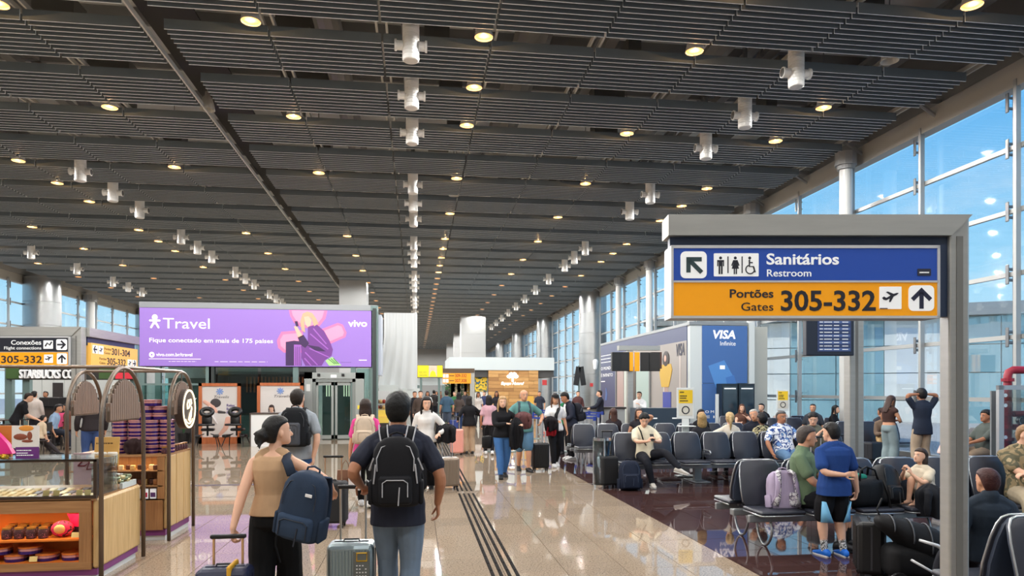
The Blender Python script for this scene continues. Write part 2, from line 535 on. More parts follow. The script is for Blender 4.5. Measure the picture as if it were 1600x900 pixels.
for k in range(-3, 30):
    y = 14.08 + MP * k - 0.9
    b.bb(12.4, 13.1, y - .05, y + .05, 8.98, 9.1); b.tube([(12.3, y, 9.1), (13.1, y + .1, 8.7)], .05, 6)
tag(b.build('trim_3', m_struct), kind='structure')
# walls behind the camera and along the left side where no window shows
b = MB(); b.bb(-25.4, 14, -6.2, -6.0, 0, 11); tag(b.build('wall_back', M('wall_grey', rgb(150, 150, 148), 0.6)), kind='structure')
b = MB(); b.bb(-24.9, -24.6, -6, 28.5, 0, 9); tag(b.build('wall_left', MATS['wall_grey']), kind='structure')
b = MB(); b.bb(-25.4, 14, 124, 124.3, 0, 11); tag(b.build('wall_front', MATS['wall_grey']), kind='structure')

# pipe columns along the glass and the fat clad columns
def pipe_column(x, y, r=.18):
    c = struct('column', (x, y, 0))
    MB().cyl((0, 0, 0), r, 8.3, 18).build('pipe_shaft', M('pipe_grey', rgb(196, 198, 196), 0.4), c, smooth=False)
    q = MB(); q.cyl((0, 0, 8.3), r * 1.35, .12, 18); q.cyl((0, 0, 8.42), r * 1.7, .38, 10); q.cyl((0, 0, 0), r * 1.3, .06, 18)
    q.build('collar', m_struct, c)
    return c
for y in (19.3, 25.2, 31.1, 37.0, 42.9): pipe_column(12.6, y)
for y in (55.9, 38.0): pipe_column(-23.9, y, .3)
m_clad = M('column_steel', rgb(150, 152, 152), 0.34, 0.85, vary=0.04, scale=2)
def clad_column(x, y, r=1.0, n=6):
    c = struct('column', (x, y, 0)); hgt = ZC / n
    q = MB(); q.cyl((0, 0, 0), r - .015, ZC + .1, 40); q.build('column_core', m_struct, c)
    first = None
    for k in range(n):
        z0 = k * hgt
        if first is None:
            q = MB(); q.lathe([(r - .01, 0.008), (r, .014), (r, hgt - .014), (r - .01, hgt - .008)], n=48); first = smooth_by_angle(q.build('cladding_panel', m_clad, c, loc=(0, 0, z0)))
        else: dup(first, loc=(0, 0, z0))
    return c
for y in (50, 68, 86, 104): clad_column(12.75, y)
for y in (48.5, 66.5, 85): clad_column(-23.6, y, 1.05)
# square pillars on the centre line
def square_pillar(x, y, w_, d_):
    c = struct('pillar', (x, y, 0)); q = MB(); q.bb(-w_ / 2 + .02, w_ / 2 - .02, -d_ / 2 + .02, d_ / 2 - .02, 0, ZC); q.build('pillar_core', m_struct, c)
    hgt = ZC / 5; first = None
    for k in range(5):
        if first is None:
            q = MB(); q.bb(-w_ / 2, w_ / 2, -d_ / 2, d_ / 2, .008, hgt - .008); first = q.build('cladding_panel', M('pillar_panel', rgb(166, 168, 168), 0.45, 0.2), c)
        else: dup(first, loc=(0, 0, k * hgt))
    return c
square_pillar(5.35, 67, 2.3, 2.0); square_pillar(5.6, 88, 1.9, 2.0); square_pillar(-4.0, 47, 1.7, 2.2); square_pillar(5.6, 108, 1.9, 2.0)

# ================================================================ outside the glass
m_apron = M('apron_concrete', rgb(168, 166, 160), 0.85, vary=0.06, scale=.3)
b = MB(); b.bb(14.5, 130, -60, 160, -.4, -.1); tag(b.build('ground', m_apron), kind='structure')
b = MB(); b.bb(-130, -30, -60, 160, -.4, -.1); tag(b.build('ground', m_apron), kind='structure')
A = V((15.5, 45.2, 0)); Bv = V((52, 23.5, 0)); ang = atan2(Bv.y - A.y, Bv.x - A.x)
bld = thing('airport_building', 'pale airport building with teal glass bays seen through the window wall', 'building', A, ang)
ln = (Bv - A).length
q = MB(); q.bb(0, ln, .3, 14, -.3, 6.0); q.build('building_body', M('building_pale', rgb(206, 208, 204), 0.7), bld)
q = MB(); q.bb(-.4, ln, -.45, 14.4, 6.0, 6.45); q.bb(3, ln, 1.5, 12, 6.45, 6.9); q.build('roof_edge', M('building_roof', rgb(176, 176, 170), 0.7), bld)
m_bp = M('facade_white', rgb(228, 228, 220), 0.7, vary=.03, scale=.6)
m_bg = M('facade_teal', rgb(142, 180, 186), 0.2, 0.1, spec=.8)
x = .2; i = 0
r = random.Random(5)
while x < ln - 1:
    teal = i % 2 == 0
    wd = 5.2 if teal else 3.2
    x1 = min(x + wd, ln)
    for z0, z1 in ((-.2, 1.15), (1.2, 2.75), (2.8, 4.35), (4.4, 5.95)):
        if teal:
            xm = (x + x1) / 2
            for a_, b_ in ((x + .03, xm - .03), (xm + .03, x1 - .03)):
                q = MB(); q.bb(a_, b_, .12, .32, z0, z1 if z1 > 5 else z1); q.build('glass_panel', m_bg, bld)
        else:
            q = MB(); q.bb(x, x1, 0, .32, z0, z1); q.build('facade_panel', m_bp, bld)
    x = x1; i += 1
# ================================================================ downlights and air nozzles under the ceiling
m_bell = M('frosted_shade', rgb(214, 212, 204), 0.35)
m_glow = M('lamp_glow', (1, .7, .35), 0.5, emit=(1.0, 0.32, 0.06), es=1.8)
lamp_data = bpy.data.lights.new('downlight_lamp', 'SPOT')
lamp_data.spot_size = radians(176); lamp_data.spot_blend = 0.25; lamp_data.shadow_soft_size = 0.0; lamp_data.energy = 135; lamp_data.color = (1.0, 0.98, 0.95)
glow_data = bpy.data.lights.new('downlight_glow', 'POINT')
glow_data.shadow_soft_size = 0.0; glow_data.energy = 5; glow_data.color = (1.0, 0.55, 0.2)
def make_downlight(lit):
    t = thing('downlight', 'x', 'ceiling light')
    q = MB(); q.lathe([(.02, .46), (.05, .45), (.06, .36), (.11, .30), (.155, .16), (.185, 0), (.18, 0), (.15, .15), (.1, .28), (.04, .33)], n=20)
    smooth_by_angle(q.build('shade', m_bell, t), 50)
    MB().cyl((0, 0, .45), .012, 1.7, 6).build('rod', m_struct, t)
    if lit:
        q = MB(); q.lathe([(0, .06), (.12, .06), (.172, .04), (.172, .035), (.12, .02), (0, .01)], n=20); q.build('diffuser', m_glow, t)
    else:
        q = MB(); q.lathe([(0, .10), (.06, .09), (.06, .2), (0, .2)], n=12); q.build('bulb', m_bell, t)
    return t
ORD = ['first', 'second', 'third', 'fourth', 'fifth', 'sixth', 'seventh', 'eighth', 'ninth', 'tenth']
def vis_index(ks, k): return -1 if k < 0 else [j for j in ks if j >= 0].index(k)
LX0 = [-20.7, -16.3, -12.0, -7.5, -3.1, 1.33, 5.69, 10.0]
lit = {1.33: [0, 1, 2, 4, 6, 8, 9, 10], 5.69: [0, 2, 4, 6, 8, 10], 10.0: [1, 2, 4, 5, 6, 8, 9, 10], -3.1: [0, 2, 4, 8, 10], -7.5: [0, 2, 4, 8, 10], -12.0: [2, 4, 5, 6, 8, 9, 10], -16.3: [5, 8, 10], -20.7: [8, 10]}
for x in LX0:
    lit[x] = [k for k in (-7, -5, -3, -1)] + lit[x] + [k for k in range(11, 46) if (x == 1.33 and k < 36) or k % 2 == 0]
protoL = make_downlight(True)
ndl = 0
LAMPROW = {1.33: 'row over the guiding lines', 5.69: 'row right of the guiding lines', 10.0: 'row nearest the window wall', -3.1: 'row just right of the ceiling gap', -7.5: 'row just left of the ceiling gap', -12.0: 'second row left of the ceiling gap', -16.3: 'third row left of the ceiling gap', -20.7: 'row along the far side windows'}
for x in LX0:
    for k in lit[x]:
        o = protoL if ndl == 0 else copy_tree(protoL)
        o.location = (x, bayY(k) - 0.57, ZC - 0.03); ndl += 1
        q = vis_index(lit[x], k)
        if q < 0: tag(o, 'warm glowing bell downlight overhead before the first visible slot', 'ceiling light', 'downlights overhead')
        elif q < 10: tag(o, 'warm glowing bell downlight, %s, %s from the near end' % (LAMPROW[x], ORD[q]), 'ceiling light', 'lit downlights, ' + LAMPROW[x])
        else: tag(o, 'tiny warm downlight far along the ' + LAMPROW[x], 'ceiling light', 'far lit downlights, ' + LAMPROW[x])
        la = bpy.data.objects.new('lamp', lamp_data); C.objects.link(la); la.parent = o; la.location = (0, 0, -.03)
        if -1 <= k <= 12: lb_ = bpy.data.objects.new('glow', glow_data); C.objects.link(lb_); lb_.parent = o; lb_.location = (0, -.02, -.05)
off = make_downlight(False)
for i, (p, lb) in enumerate(((P(324, 172, 17.6), 'unlit clear bell downlight hanging at the ceiling gap rail'), (P(1390, 96, 15.0), 'unlit bell downlight in the slot nearest the right window wall'), (P(709, 306, 25.5), 'unlit downlight between glowing ones over the guiding lines'))):
    o = off if i == 0 else copy_tree(off)
    o.location = p; tag(o, lb, 'ceiling light')

m_noz = M('nozzle_white', rgb(244, 244, 240), 0.4)
def make_nozzle():
    t = thing('air_nozzle', 'x', 'air vent')
    pr = [(0, -.66), (.14, -.66), (.16, -.645)]
    z = -.62
    while z < .5:
        pr += [(.165, z), (.165, z + .05), (.158, z + .056), (.158, z + .062)]; z += .068
    pr += [(.165, .52), (0, .52)]
    smooth_by_angle(MB().lathe(pr, n=22).build('duct_body', m_noz, t), 35)
    for s in (-1, 1):
        q = MB(); q.tube([(s * .15, 0, -.36), (s * .27, 0, -.36), (s * .275, 0, -.36), (s * .315, 0, -.36)], [.09, .09, .112, .112], 16)
        nz = q.build('side_outlet', m_noz, t)
        q = MB(); q.tube([(s * .316, 0, -.36), (s * .32, 0, -.36)], [.09, .09], 16); q.build('outlet_grille', M('grille_dark', rgb(90, 90, 88), 0.6), nz)
    MB().cyl((0, 0, .52), .06, 1.6, 8).build('supply_pipe', m_struct, t)
    return t
noz = {-0.1: [0, 1, 2, 4, 5, 6, 8, 9, 10, 12, 13, 14, 16, 17, 18, 20], 8.0: [0, 1, 2, 4, 5, 8, 9, 10, 12, 14, 16, 18, 20, 22, 24, 26], -10.25: [4, 5, 6, 8, 9, 10, 12, 13, 14, 16, 17, 18], -18.7: [8, 10, 12, 14, 15, 16]}
protoN = make_nozzle(); n = 0
NROW = {-0.1: 'centre row', 8.0: 'row towards the right windows', -10.25: 'row left of the ceiling gap', -18.7: 'far left row'}
for x in noz:
    for k in noz[x]:
        o = protoN if n == 0 else copy_tree(protoN)
        o.location = (x, bayY(k) - .55 + (.1 if x == 8.0 else 0), ZC + .10 - .02); n += 1
        q = noz[x].index(k)
        if q < 10: tag(o, 'white ribbed air nozzle, %s, %s from near end' % (NROW[x], ORD[q]), 'air vent', 'air nozzles, ' + NROW[x])
        else: tag(o, 'small white air nozzle far along the ' + NROW[x], 'air vent', 'far air nozzles, ' + NROW[x])
# ================================================================ people: one continuous body, clothes and hair as its children
REMESH = []          # (object, voxel) pairs resolved once at the end
def ik(a, t, l1, l2, pole):
    d = t - a; L_ = d.length
    if L_ > (l1 + l2) * 0.999: d = d * ((l1 + l2) * 0.999 / L_); L_ = d.length; t = a + d
    x = (l1 * l1 - l2 * l2 + L_ * L_) / (2 * L_); h = sqrt(max(l1 * l1 - x * x, 0))
    n = d.normalized(); p = V(pole); p = p - n * p.dot(n)
    p = p.normalized() if p.length > 1e-6 else n.orthogonal().normalized()
    return a + n * x + p * h, t
def lerp(a, b, t): return a + (b - a) * t
def along(pts, t):
    """cut a polyline at fraction t of its length -> the kept points"""
    ls = [(pts[i + 1] - pts[i]).length for i in range(len(pts) - 1)]; T = sum(ls) * t; o = [pts[0]]
    for i, l in enumerate(ls):
        if T >= l: o.append(pts[i + 1]); T -= l
        else:
            o.append(lerp(pts[i], pts[i + 1], T / l)); break
    return o
def dense(pts, n=5):
    """smooth polyline through the joints"""
    o = []
    for i in range(len(pts) - 1):
        for k in range(n): o.append(lerp(pts[i], pts[i + 1], k / n))
    o.append(pts[-1])
    for _ in range(2):
        o = [o[0]] + [(o[i - 1] + o[i] * 2 + o[i + 1]) / 4 for i in range(1, len(o) - 1)] + [o[-1]]
    return o
def rad(tab, t):
    for i in range(len(tab) - 1):
        if t <= tab[i + 1][0]:
            a, b = tab[i], tab[i + 1]; return lerp(a[1], b[1], (t - a[0]) / max(b[0] - a[0], 1e-6))
    return tab[-1][1]
TORSO = {'m': [(-.17, .060, .055), (-.10, .088, .070), (0, .096, .072), (.18, .088, .068), (.38, .084, .064), (.60, .096, .070), (.78, .104, .070), (.90, .098, .060), (.97, .066, .046), (1.03, .036, .036)],
         'f': [(-.17, .062, .056), (-.10, .094, .074), (0, .100, .076), (.18, .088, .066), (.38, .074, .057), (.60, .084, .066), (.76, .090, .069), (.90, .086, .054), (.97, .058, .042), (1.03, .031, .032)]}
HEADS = [(0.0, .12, .36, .12), (.05, .20, .43, .0), (.15, .26, .44, -.14), (.26, .295, .43, -.28), (.40, .33, .42, -.40), (.50, .345, .41, -.45), (.62, .355, .425, -.47), (.76, .345, .39, -.45), (.88, .28, .28, -.36), (.96, .17, .15, -.22), (1.0, .05, .03, -.10)]
ARM = [(0, .0285), (.12, .0300), (.32, .0275), (.50, .0245), (.58, .0255), (.75, .0215), (1, .0155)]
LEG = [(0, .056), (.1, .056), (.3, .049), (.50, .036), (.58, .035), (.68, .036), (.85, .025), (1, .022)]
SKINS = {'light': rgb(226, 178, 150), 'mid': rgb(206, 152, 120), 'tan': rgb(176, 122, 92), 'dark': rgb(120, 80, 60)}
def cloth(col, rough=.85, vary=.12):
    k = 'cloth_%d_%d_%d' % tuple(int(round(v * 999)) for v in col)
    return M(k, col, rough, vary=vary, scale=7, spec=.25, bump=.55, stretch=(1, 1, .55))
def person(label, at_, face, h=1.7, sex='m', skin='mid', hair=None, hcol=(20, 16, 14), top=None, sleeve=.30, hem=-.12, bottom=None, leglen=.97, flare=0.0,
           shoe=(30, 30, 32), hip=None, lean=0.0, side=0.0, twist=0.0, hyaw=0.0, hpitch=0.0, hroll=0.0, LH=None, RH=None, LE=None, RE=None, LF=None, RF=None, LK=None, RK=None,
           width=1.0, belly=0.0, fist=(0.5, 0.5), voxel=None, face_parts=True, neck=True, world_hands=False, collar=0.0, toe=None, neckline=1.0, group=None, sock=None, handdir=(None, None), name='person', palm=(None, None)):
    """stands at at_ (x, y[, z of the soles]), facing world angle `face` degrees: 0 looks away down the hall, 180 to the lens, 90 to the left, -90 to the right"""
    at_ = V((at_[0], at_[1], at_[2] if len(at_) > 2 else 0.0))
    d = dep(at_.x, at_.y)
    vx = voxel or min(max(d * .0011, .0085), .026)
    seg = 14
    root = thing(name, label, 'person', at_, radians(face), group)
    W = Matrix.Translation(at_) @ Matrix.Rotation(radians(face), 4, 'Z'); Wi = W.inverted()
    hp = V(hip) if hip else V((0, 0, .535 * h))
    up = Matrix.Rotation(radians(side), 3, 'Y') @ (Matrix.Rotation(radians(-lean), 3, 'X') @ V((0, 0, 1)))
    Lt = .305 * h
    nb = hp + up * Lt                                  # base of the neck
    def frame(t):
        R = Matrix.Rotation(radians(twist) * max(0, min(1, t)), 3, 'Z') @ V((1, 0, 0)); R = (R - up * R.dot(up)).normalized()
        return R, up.cross(R).normalized()
    def torso_rings(t0, t1, off, n=20, flo=0.0, sh=1.0):
        o = []; tab = TORSO[sex]; ts = sorted(set([t0, t1] + [q[0] for q in tab if t0 < q[0] < t1] + [t0 + (t1 - t0) * k / 9 for k in range(10)]))
        for t in ts:
            a = rad([(q[0], q[1]) for q in tab], t) * h * width + off; bq = rad([(q[0], q[2]) for q in tab], t) * h * (1 + (width - 1) * .8) + off
            if flo and t < .06: a = max(a, rad([(q[0], q[1]) for q in tab], .06) * h * width + off); bq = max(bq, rad([(q[0], q[2]) for q in tab], .0) * h * width + off)
            if flo and t < .45: a += flo * (.45 - t); bq += flo * (.45 - t)
            R, F = frame(t); c = hp + up * (t * Lt)
            bf = bq + belly * h * max(0, 1 - abs(t - .22) / .38)
            if sex == 'f': bf += .016 * h * max(0, 1 - abs(t - .68) / .14)
            o.append([c + R * a * math.copysign(abs(cos(2 * pi * j / n)) ** .85, cos(2 * pi * j / n)) + F * (bf if sin(2 * pi * j / n) > 0 else bq) * math.copysign(abs(sin(2 * pi * j / n)) ** .85, sin(2 * pi * j / n)) for j in range(n)])
        return o
    R1, F1 = frame(1.0); R0, F0 = frame(0.0)
    sw = (.108 if sex == 'm' else .094) * h * width
    limbs = {}
    for s, nm in ((-1, 'L'), (1, 'R')):
        sj = nb - up * .046 * h + R1 * s * sw
        tgt = {'L': LH, 'R': RH}[nm]; el = {'L': LE, 'R': RE}[nm]
        if tgt is None: wt = sj + V((s * .045 * h, .03 * h, -.295 * h)); ep = V((s * .5, -1, 0))
        else:
            wt = (Wi @ V(tgt)) if world_hands else V(tgt); ep = V((s * .5, -1, -.3))
        if el is not None: ep = V(el)
        ej, wj = ik(sj, wt, .168 * h, .148 * h, ep)
        hj = hp - up * .005 * h + R0 * s * .05 * h * (1 + (width - 1) * .6)
        ft = {'L': LF, 'R': RF}[nm]; kp = {'L': LK, 'R': RK}[nm]
        an = V(ft) if ft is not None else V((s * .058 * h, 0, .045 * h))
        kj, aj = ik(hj, an, .245 * h, .25 * h, V(kp) if kp is not None else V((s * .12, 1, 0.1)))
        limbs[nm] = dict(arm=[sj, ej, wj], leg=[hj, kj, aj], s=s)
    # ---- body
    B = MB()
    B.loft(torso_rings(-.17, 1.03, 0))
    hh = .132 * h
    HR = Matrix.Rotation(radians(twist * .6 + hyaw), 3, 'Z') @ Matrix.Rotation(radians(-(lean * .35 + hpitch)), 3, 'X') @ Matrix.Rotation(radians(hroll + side * .5), 3, 'Y')
    nk = nb + up * .032 * h + HR @ V((0, .012 * h, 0)) + V((0, 0, .004 * h))
    hb = nk + HR @ V((0, .012 * h, .0 * h)) + V((0, 0, 0))            # chin level under the skull
    hpnt = lambda x, y, z: hb + HR @ V((x * hh, y * hh, z * hh))
    nr = (.036 if sex == 'm' else .030) * h * (1 + (width - 1) * .5)
    B.limb([nb - up * .03 * h, nb + up * .012 * h, hpnt(0, -.08, .16), hpnt(0, -.10, .38)], [nr * 1.25, nr, nr * .93, nr * .9], 12)
    hn = 18
    def hring(z, wd, fr, bk, k=1.0):
        cyy, ry = (fr + bk) / 2, (fr - bk) / 2
        return [hpnt(wd * k * cos(2 * pi * j / hn), cyy + ry * k * math.copysign(abs(sin(2 * pi * j / hn)) ** .9, sin(2 * pi * j / hn)), z) for j in range(hn)]
    B.loft([hring(*q) for q in HEADS])
    B.loft([[hpnt(x * wq, y, z) for x, y in ((-.5, 0), (-.28, .8 * 0 + .0), (0, 0), (.28, 0), (.5, 0))] for wq, y, z in ()] ) if False else None
    B.limb([hpnt(0, .41, .50), hpnt(0, .49, .38), hpnt(0, .50, .335)], [.035 * hh, .055 * hh, .075 * hh], 8)
    for s in (-1, 1):
        B.sph(hpnt(s * .355, -.03, .42), (.04 * hh, .075 * hh, .13 * hh), 8, 6, HR)
    for nm, lb in limbs.items():
        B.limb([nb + up * .016 * h, nb - up * .008 * h + R1 * lb['s'] * sw * .5, lb['arm'][0] - up * .002 * h], [nr * .80, nr * .78, .0285 * h * (.93 if sex == 'f' else 1)], 10)
    hands = []
    for nm, lb in limbs.items():
        s = lb['s']; pts = dense(lb['arm'], 5); n = len(pts)
        B.limb(pts, [rad(ARM, i / (n - 1)) * h * (.93 if sex == 'f' else 1) * (1 + (width - 1) * .5) for i in range(n)], 12)
        lp = dense(lb['leg'], 6); n = len(lp)
        B.limb(lp, [rad(LEG, i / (n - 1)) * h * (1 + (width - 1) * .6) for i in range(n)], 12)
        # foot inside the shoe
        a = lb['leg'][2]; td = V(toe[nm]) if toe and toe.get(nm) else V((s * .12, 1, 0)); td.normalize(); lb['toe'] = td
        B.limb([a + V((0, 0, -.012 * h)) - td * .02 * h, a + td * .05 * h - V((0, 0, .024 * h)), a + td * .095 * h - V((0, 0, .03 * h))], [.02 * h, .019 * h, .012 * h], 8, sx=1.2)
        # hand: palm, four fingers of different length, thumb from the side of the palm
        wj = lb['arm'][2]; fd = (lb['arm'][2] - lb['arm'][1]).normalized()
        hd = handdir[0 if nm == 'L' else 1]
        if hd is not None: fd = V(hd).normalized()
        pn = palm[0 if nm == 'L' else 1]
        inn = V(pn) if pn is not None else (V((-s, .2, 0)) if abs(fd.z) > .5 else V((-s * .3, 0, -1)))
        inn = (inn - fd * inn.dot(fd)).normalized(); acr = fd.cross(inn).normalized()
        if acr.y < 0: acr = -acr                        # towards the thumb side (forward)
        ps = .052 * h; cu = fist[0 if nm == 'L' else 1]
        B.loft([[wj + fd * ps * q + acr * aw * h * cos(2 * pi * j / 10) + inn * ah * h * sin(2 * pi * j / 10) for j in range(10)] for q, aw, ah in ((-.15, .013, .011), (.1, .015, .0105), (.5, .021, .0095), (.95, .0225, .0085), (1.08, .019, .006))])
        for fi, (off, fl_) in enumerate(((.017, .040), (.0058, .045), (-.0056, .042), (-.0165, .033))):
            p0 = wj + fd * ps * .95 + acr * off * h; pts = [p0]; ang_ = .25 + cu * .5; p = p0
            for sg in (.45, .32, .25):
                p = p + (fd * cos(ang_) + inn * sin(ang_)) * fl_ * h * sg; pts.append(p); ang_ += cu * 1.15
            B.limb(pts, [.0054 * h, .0052 * h, .0048 * h, .0042 * h], 7)
        p0 = wj + fd * ps * .28 + acr * .014 * h; p1 = p0 + (acr * .75 + fd * .6 + inn * .25).normalized() * .024 * h; p2 = p1 + (fd * .8 + inn * (.3 + cu * .5) + acr * .15).normalized() * .022 * h; p3 = p2 + (fd * .7 + inn * (.3 + cu * .6)).normalized() * .016 * h
        B.limb([p0, p1, p2, p3], [.009 * h, .0066 * h, .006 * h, .0048 * h], 7)
        hands.append(wj + fd * ps * 1.0 + inn * .02 * h)
    sk = M('skin_' + skin, SKINS[skin], .55, spec=.35, vary=.04, scale=14)
    body = B.build('body', sk, root); REMESH.append((body, vx))
    # ---- clothing
    if top:
        tcol = top if not isinstance(top, tuple) else cloth(rgb(*top))
        T = MB(); T.loft(torso_rings(hem, .975 * neckline, .014, flo=.03))
        if neckline > .97 and sleeve > .02: T.limb([nb - up * .035 * h, nb + up * (.004 + collar) * h], [nr * 1.5, nr * 1.26], 12)
        if sleeve > 0.02:
            for lb in limbs.values():
                T.limb([nb + up * .002 * h, nb - up * .012 * h + R1 * lb['s'] * sw * .5, lb['arm'][0] - up * .002 * h], [nr * .88 + .016, nr * .80 + .016, .0285 * h + .013], 10)
                ap = dense(lb['arm'], 5); full = len(ap)
                cut = along(ap, sleeve); n = len(cut)
                T.limb([cut[0] - (cut[1] - cut[0]) * .15] + cut, [.0285 * h + .012] + [rad(ARM, sleeve * i / (n - 1)) * h * (.93 if sex == 'f' else 1) * (1 + (width - 1) * .5) + .011 + (.014 * (i / (n - 1)) if sleeve < .6 else .004) for i in range(n)], 12)
        else:
            for lb in limbs.values():
                T.limb([nb + up * .004 * h + R1 * lb['s'] * sw * .18, nb - up * .008 * h + R1 * lb['s'] * sw * .48, nb - up * .022 * h + R1 * lb['s'] * sw * .66], [nr * .80 + .010, nr * .78 + .013, nr * .70 + .013], 10)
        o = T.build('top', tcol, root); REMESH.append((o, vx))
    if bottom:
        bcol = bottom if not isinstance(bottom, tuple) else cloth(rgb(*bottom))
        T = MB(); T.loft(torso_rings(-.17, .17, .009))
        for lb in limbs.values():
            lp = dense(lb['leg'], 6); cut = along(lp, leglen); n = len(cut)
            T.limb(cut, [rad(LEG, leglen * i / (n - 1)) * h * (1 + (width - 1) * .6) + .010 + (flare + .006) * (i / (n - 1)) + (.012 if leglen < .7 and i > 2 else 0) for i in range(n)], 12)
        o = T.build('trousers' if leglen > .7 else 'shorts', bcol, root); REMESH.append((o, vx))
    if sock:
        for lb in limbs.values():
            lp = dense(lb['leg'], 6); MB().limb(lp[-4:], [rad(LEG, .8) * h + .004, rad(LEG, .9) * h + .005, .024 * h + .004, .023 * h + .004], 12).build('sock', sock, root, smooth=True)
    if shoe:
        sm = shoe if not isinstance(shoe, tuple) else M('shoe_%d_%d_%d' % shoe, rgb(*shoe), .55)
        for lb in limbs.values():
            a = lb['leg'][2]; td = lb['toe']; sd = V((td.y, -td.x, 0)).normalized() if abs(td.z) < .9 else V((1, 0, 0)); un = sd.cross(td).normalized()
            z0 = -.042 * h; rings = []
            for q, wd, ht in ((-.052, .014, .030), (-.045, .022, .048), (-.02, .025, .058), (.02, .025, .052), (.055, .028, .038), (.085, .028, .030), (.108, .021, .024), (.118, .010, .014)):
                c = a + td * q * h; rg = []
                for j in range(12):
                    t = 2 * pi * j / 12; yy = cos(t); zz = (sin(t) + 1) / 2
                    rg.append(c + sd * wd * h * math.copysign(abs(yy) ** .7, yy) + un * (z0 + ht * h * zz ** .8))
                rings.append(rg)
            so = MB().loft(rings); sx_ = so.build('shoe', sm, root, smooth=True); fixn(sx_)
            sl = MB().loft([[a + td * q * h + sd * wd * h * .98 * k + un * (z0 + zz) for k, zz in ((-1, -.003), (1, -.003), (1, .012), (-1, .012))] for q, wd in ((-.05, .02), (0, .026), (.06, .029), (.1, .024), (.118, .01))])
            fixn(sl.build('sole', M('sole_white' if sum(shoe if isinstance(shoe, tuple) else (0, 0, 0)) > 250 else 'sole_dark', rgb(220, 220, 216) if sum(shoe if isinstance(shoe, tuple) else (0, 0, 0)) > 250 else rgb(36, 36, 38), .6), sx_))
    # ---- hair
    if hair:
        hm = M('hair_%d_%d_%d' % hcol, rgb(*hcol), .55, vary=.25, scale=40, bump=.4, spec=.35)
        Hh = MB(); pf = 1.0
        big = {'short': 1.0, 'full': 1.09, 'long': 1.05, 'bun': 1.03, 'tail': 1.02, 'bob': 1.08, 'crop': .97, 'fringe': .97, 'curly': 1.16}.get(hair, 1.0)
        if hair == 'fringe': rows = [(.18, .30, -.12, -.40), (.3, .365, -.05, -.47), (.45, .37, -.02, -.49), (.6, .37, -.06, -.50), (.68, .33, -.16, -.48)]
        else: rows = [(.10, .23, -.16, -.38), (.22, .30, -.12, -.44), (.38, .365, -.06, -.50), (.52, .38, .02, -.52), (.64, .39, .10, -.535), (.73, .392, .20, -.53), (.80, .385, .355, -.51), (.86, .35, .375, -.47), (.94, .30, .31, -.40), (1.01, .22, .21, -.30), (1.05, .11, .09, -.18)]
        Hh.loft([hring(z if z < .8 else .8 + (z - .8) * (1 + (big - 1) * 3), wd * big, fr * (big if fr > 0 else 1), bk * big) for z, wd, fr, bk in rows])
        if hair == 'long':
            lenz = -1.05
            Hh.loft([[hpnt(wd * cos(2 * pi * j / 12), cyy + .13 * sin(2 * pi * j / 12) * tq, z) for j in range(12)] for z, wd, cyy, tq in ((.75, .30, -.32, 1.2), (.45, .40, -.33, 1.3), (.1, .41, -.36, 1.3), (-.3, .42, -.42, 1.1), (-.7, .38, -.46, 1), (lenz, .26, -.46, .6))])
            for s in (-1, 1): Hh.limb([hpnt(s * .34, .10, .72), hpnt(s * .41, .05, .35), hpnt(s * .44, .06, -.05), hpnt(s * .42, .16, -.6)], [.09 * hh, .11 * hh, .11 * hh, .06 * hh], 8)
        if hair == 'bob':
            Hh.loft([[hpnt(wd * cos(2 * pi * j / 12), cyy + .2 * sin(2 * pi * j / 12) * tq, z) for j in range(12)] for z, wd, cyy, tq in ((.75, .36, -.26, 1.2), (.4, .45, -.26, 1.4), (.1, .48, -.28, 1.4), (-.2, .42, -.30, 1.1), (-.34, .25, -.32, .7))])
        if hair == 'bun':
            Hh.limb([hpnt(0, -.45, .45), hpnt(-.02, -.62, .36), hpnt(.0, -.70, .22)], [.24 * hh, .28 * hh, .16 * hh], 10)
            for k in range(5): Hh.limb([hpnt(.06 * (k - 2), -.6, .4), hpnt(.1 * (k - 2), -.78, .5 - .12 * k), hpnt(.12 * (k - 2), -.86, .42 - .14 * k)], [.05 * hh, .04 * hh, .015 * hh], 6)
        if hair == 'tail':
            Hh.limb([hpnt(0, -.42, .68), hpnt(0, -.62, .62), hpnt(0, -.70, .3), hpnt(0, -.66, -.2), hpnt(0, -.60, -.6)], [.10 * hh, .12 * hh, .14 * hh, .12 * hh, .05 * hh], 8)
        if hair in ('full', 'curly'):
            rr = random.Random(len(label))
            for k in range(26):
                a = rr.uniform(0, 2 * pi); e_ = rr.uniform(.1, 1.4); R_ = .33 * big
                y = -.06 + R_ * 1.15 * cos(e_) * sin(a); z = .66 + R_ * sin(e_)
                if y > .25 and z < .8: continue
                Hh.sph(hpnt(R_ * cos(e_) * cos(a), y, z), .13 * hh, 7, 5)
        o = Hh.build('hair', hm, root); REMESH.append((o, max(vx * .8, .008)))
    # ---- face
    if face_parts:
        em = M('eye_dark', rgb(34, 24, 20), .2); ew = M('eye_white', rgb(232, 228, 222), .25)
        for s in (-1, 1):
            e_ = MB().sph(hpnt(s * .145, .372, .50), (.062 * hh, .035 * hh, .036 * hh), 8, 6, HR).build('eye', ew, root, smooth=True)
            MB().sph(hpnt(s * .145, .398, .50), (.026 * hh, .016 * hh, .028 * hh), 8, 6, HR).build('iris', em, e_, smooth=True)
            MB().limb([hpnt(s * .06, .425, .585), hpnt(s * .15, .425, .61), hpnt(s * .235, .375, .58)], [.014 * hh, .018 * hh, .010 * hh], 6).build('eyebrow', M('hair_%d_%d_%d' % hcol, rgb(*hcol), .55), root, smooth=True)
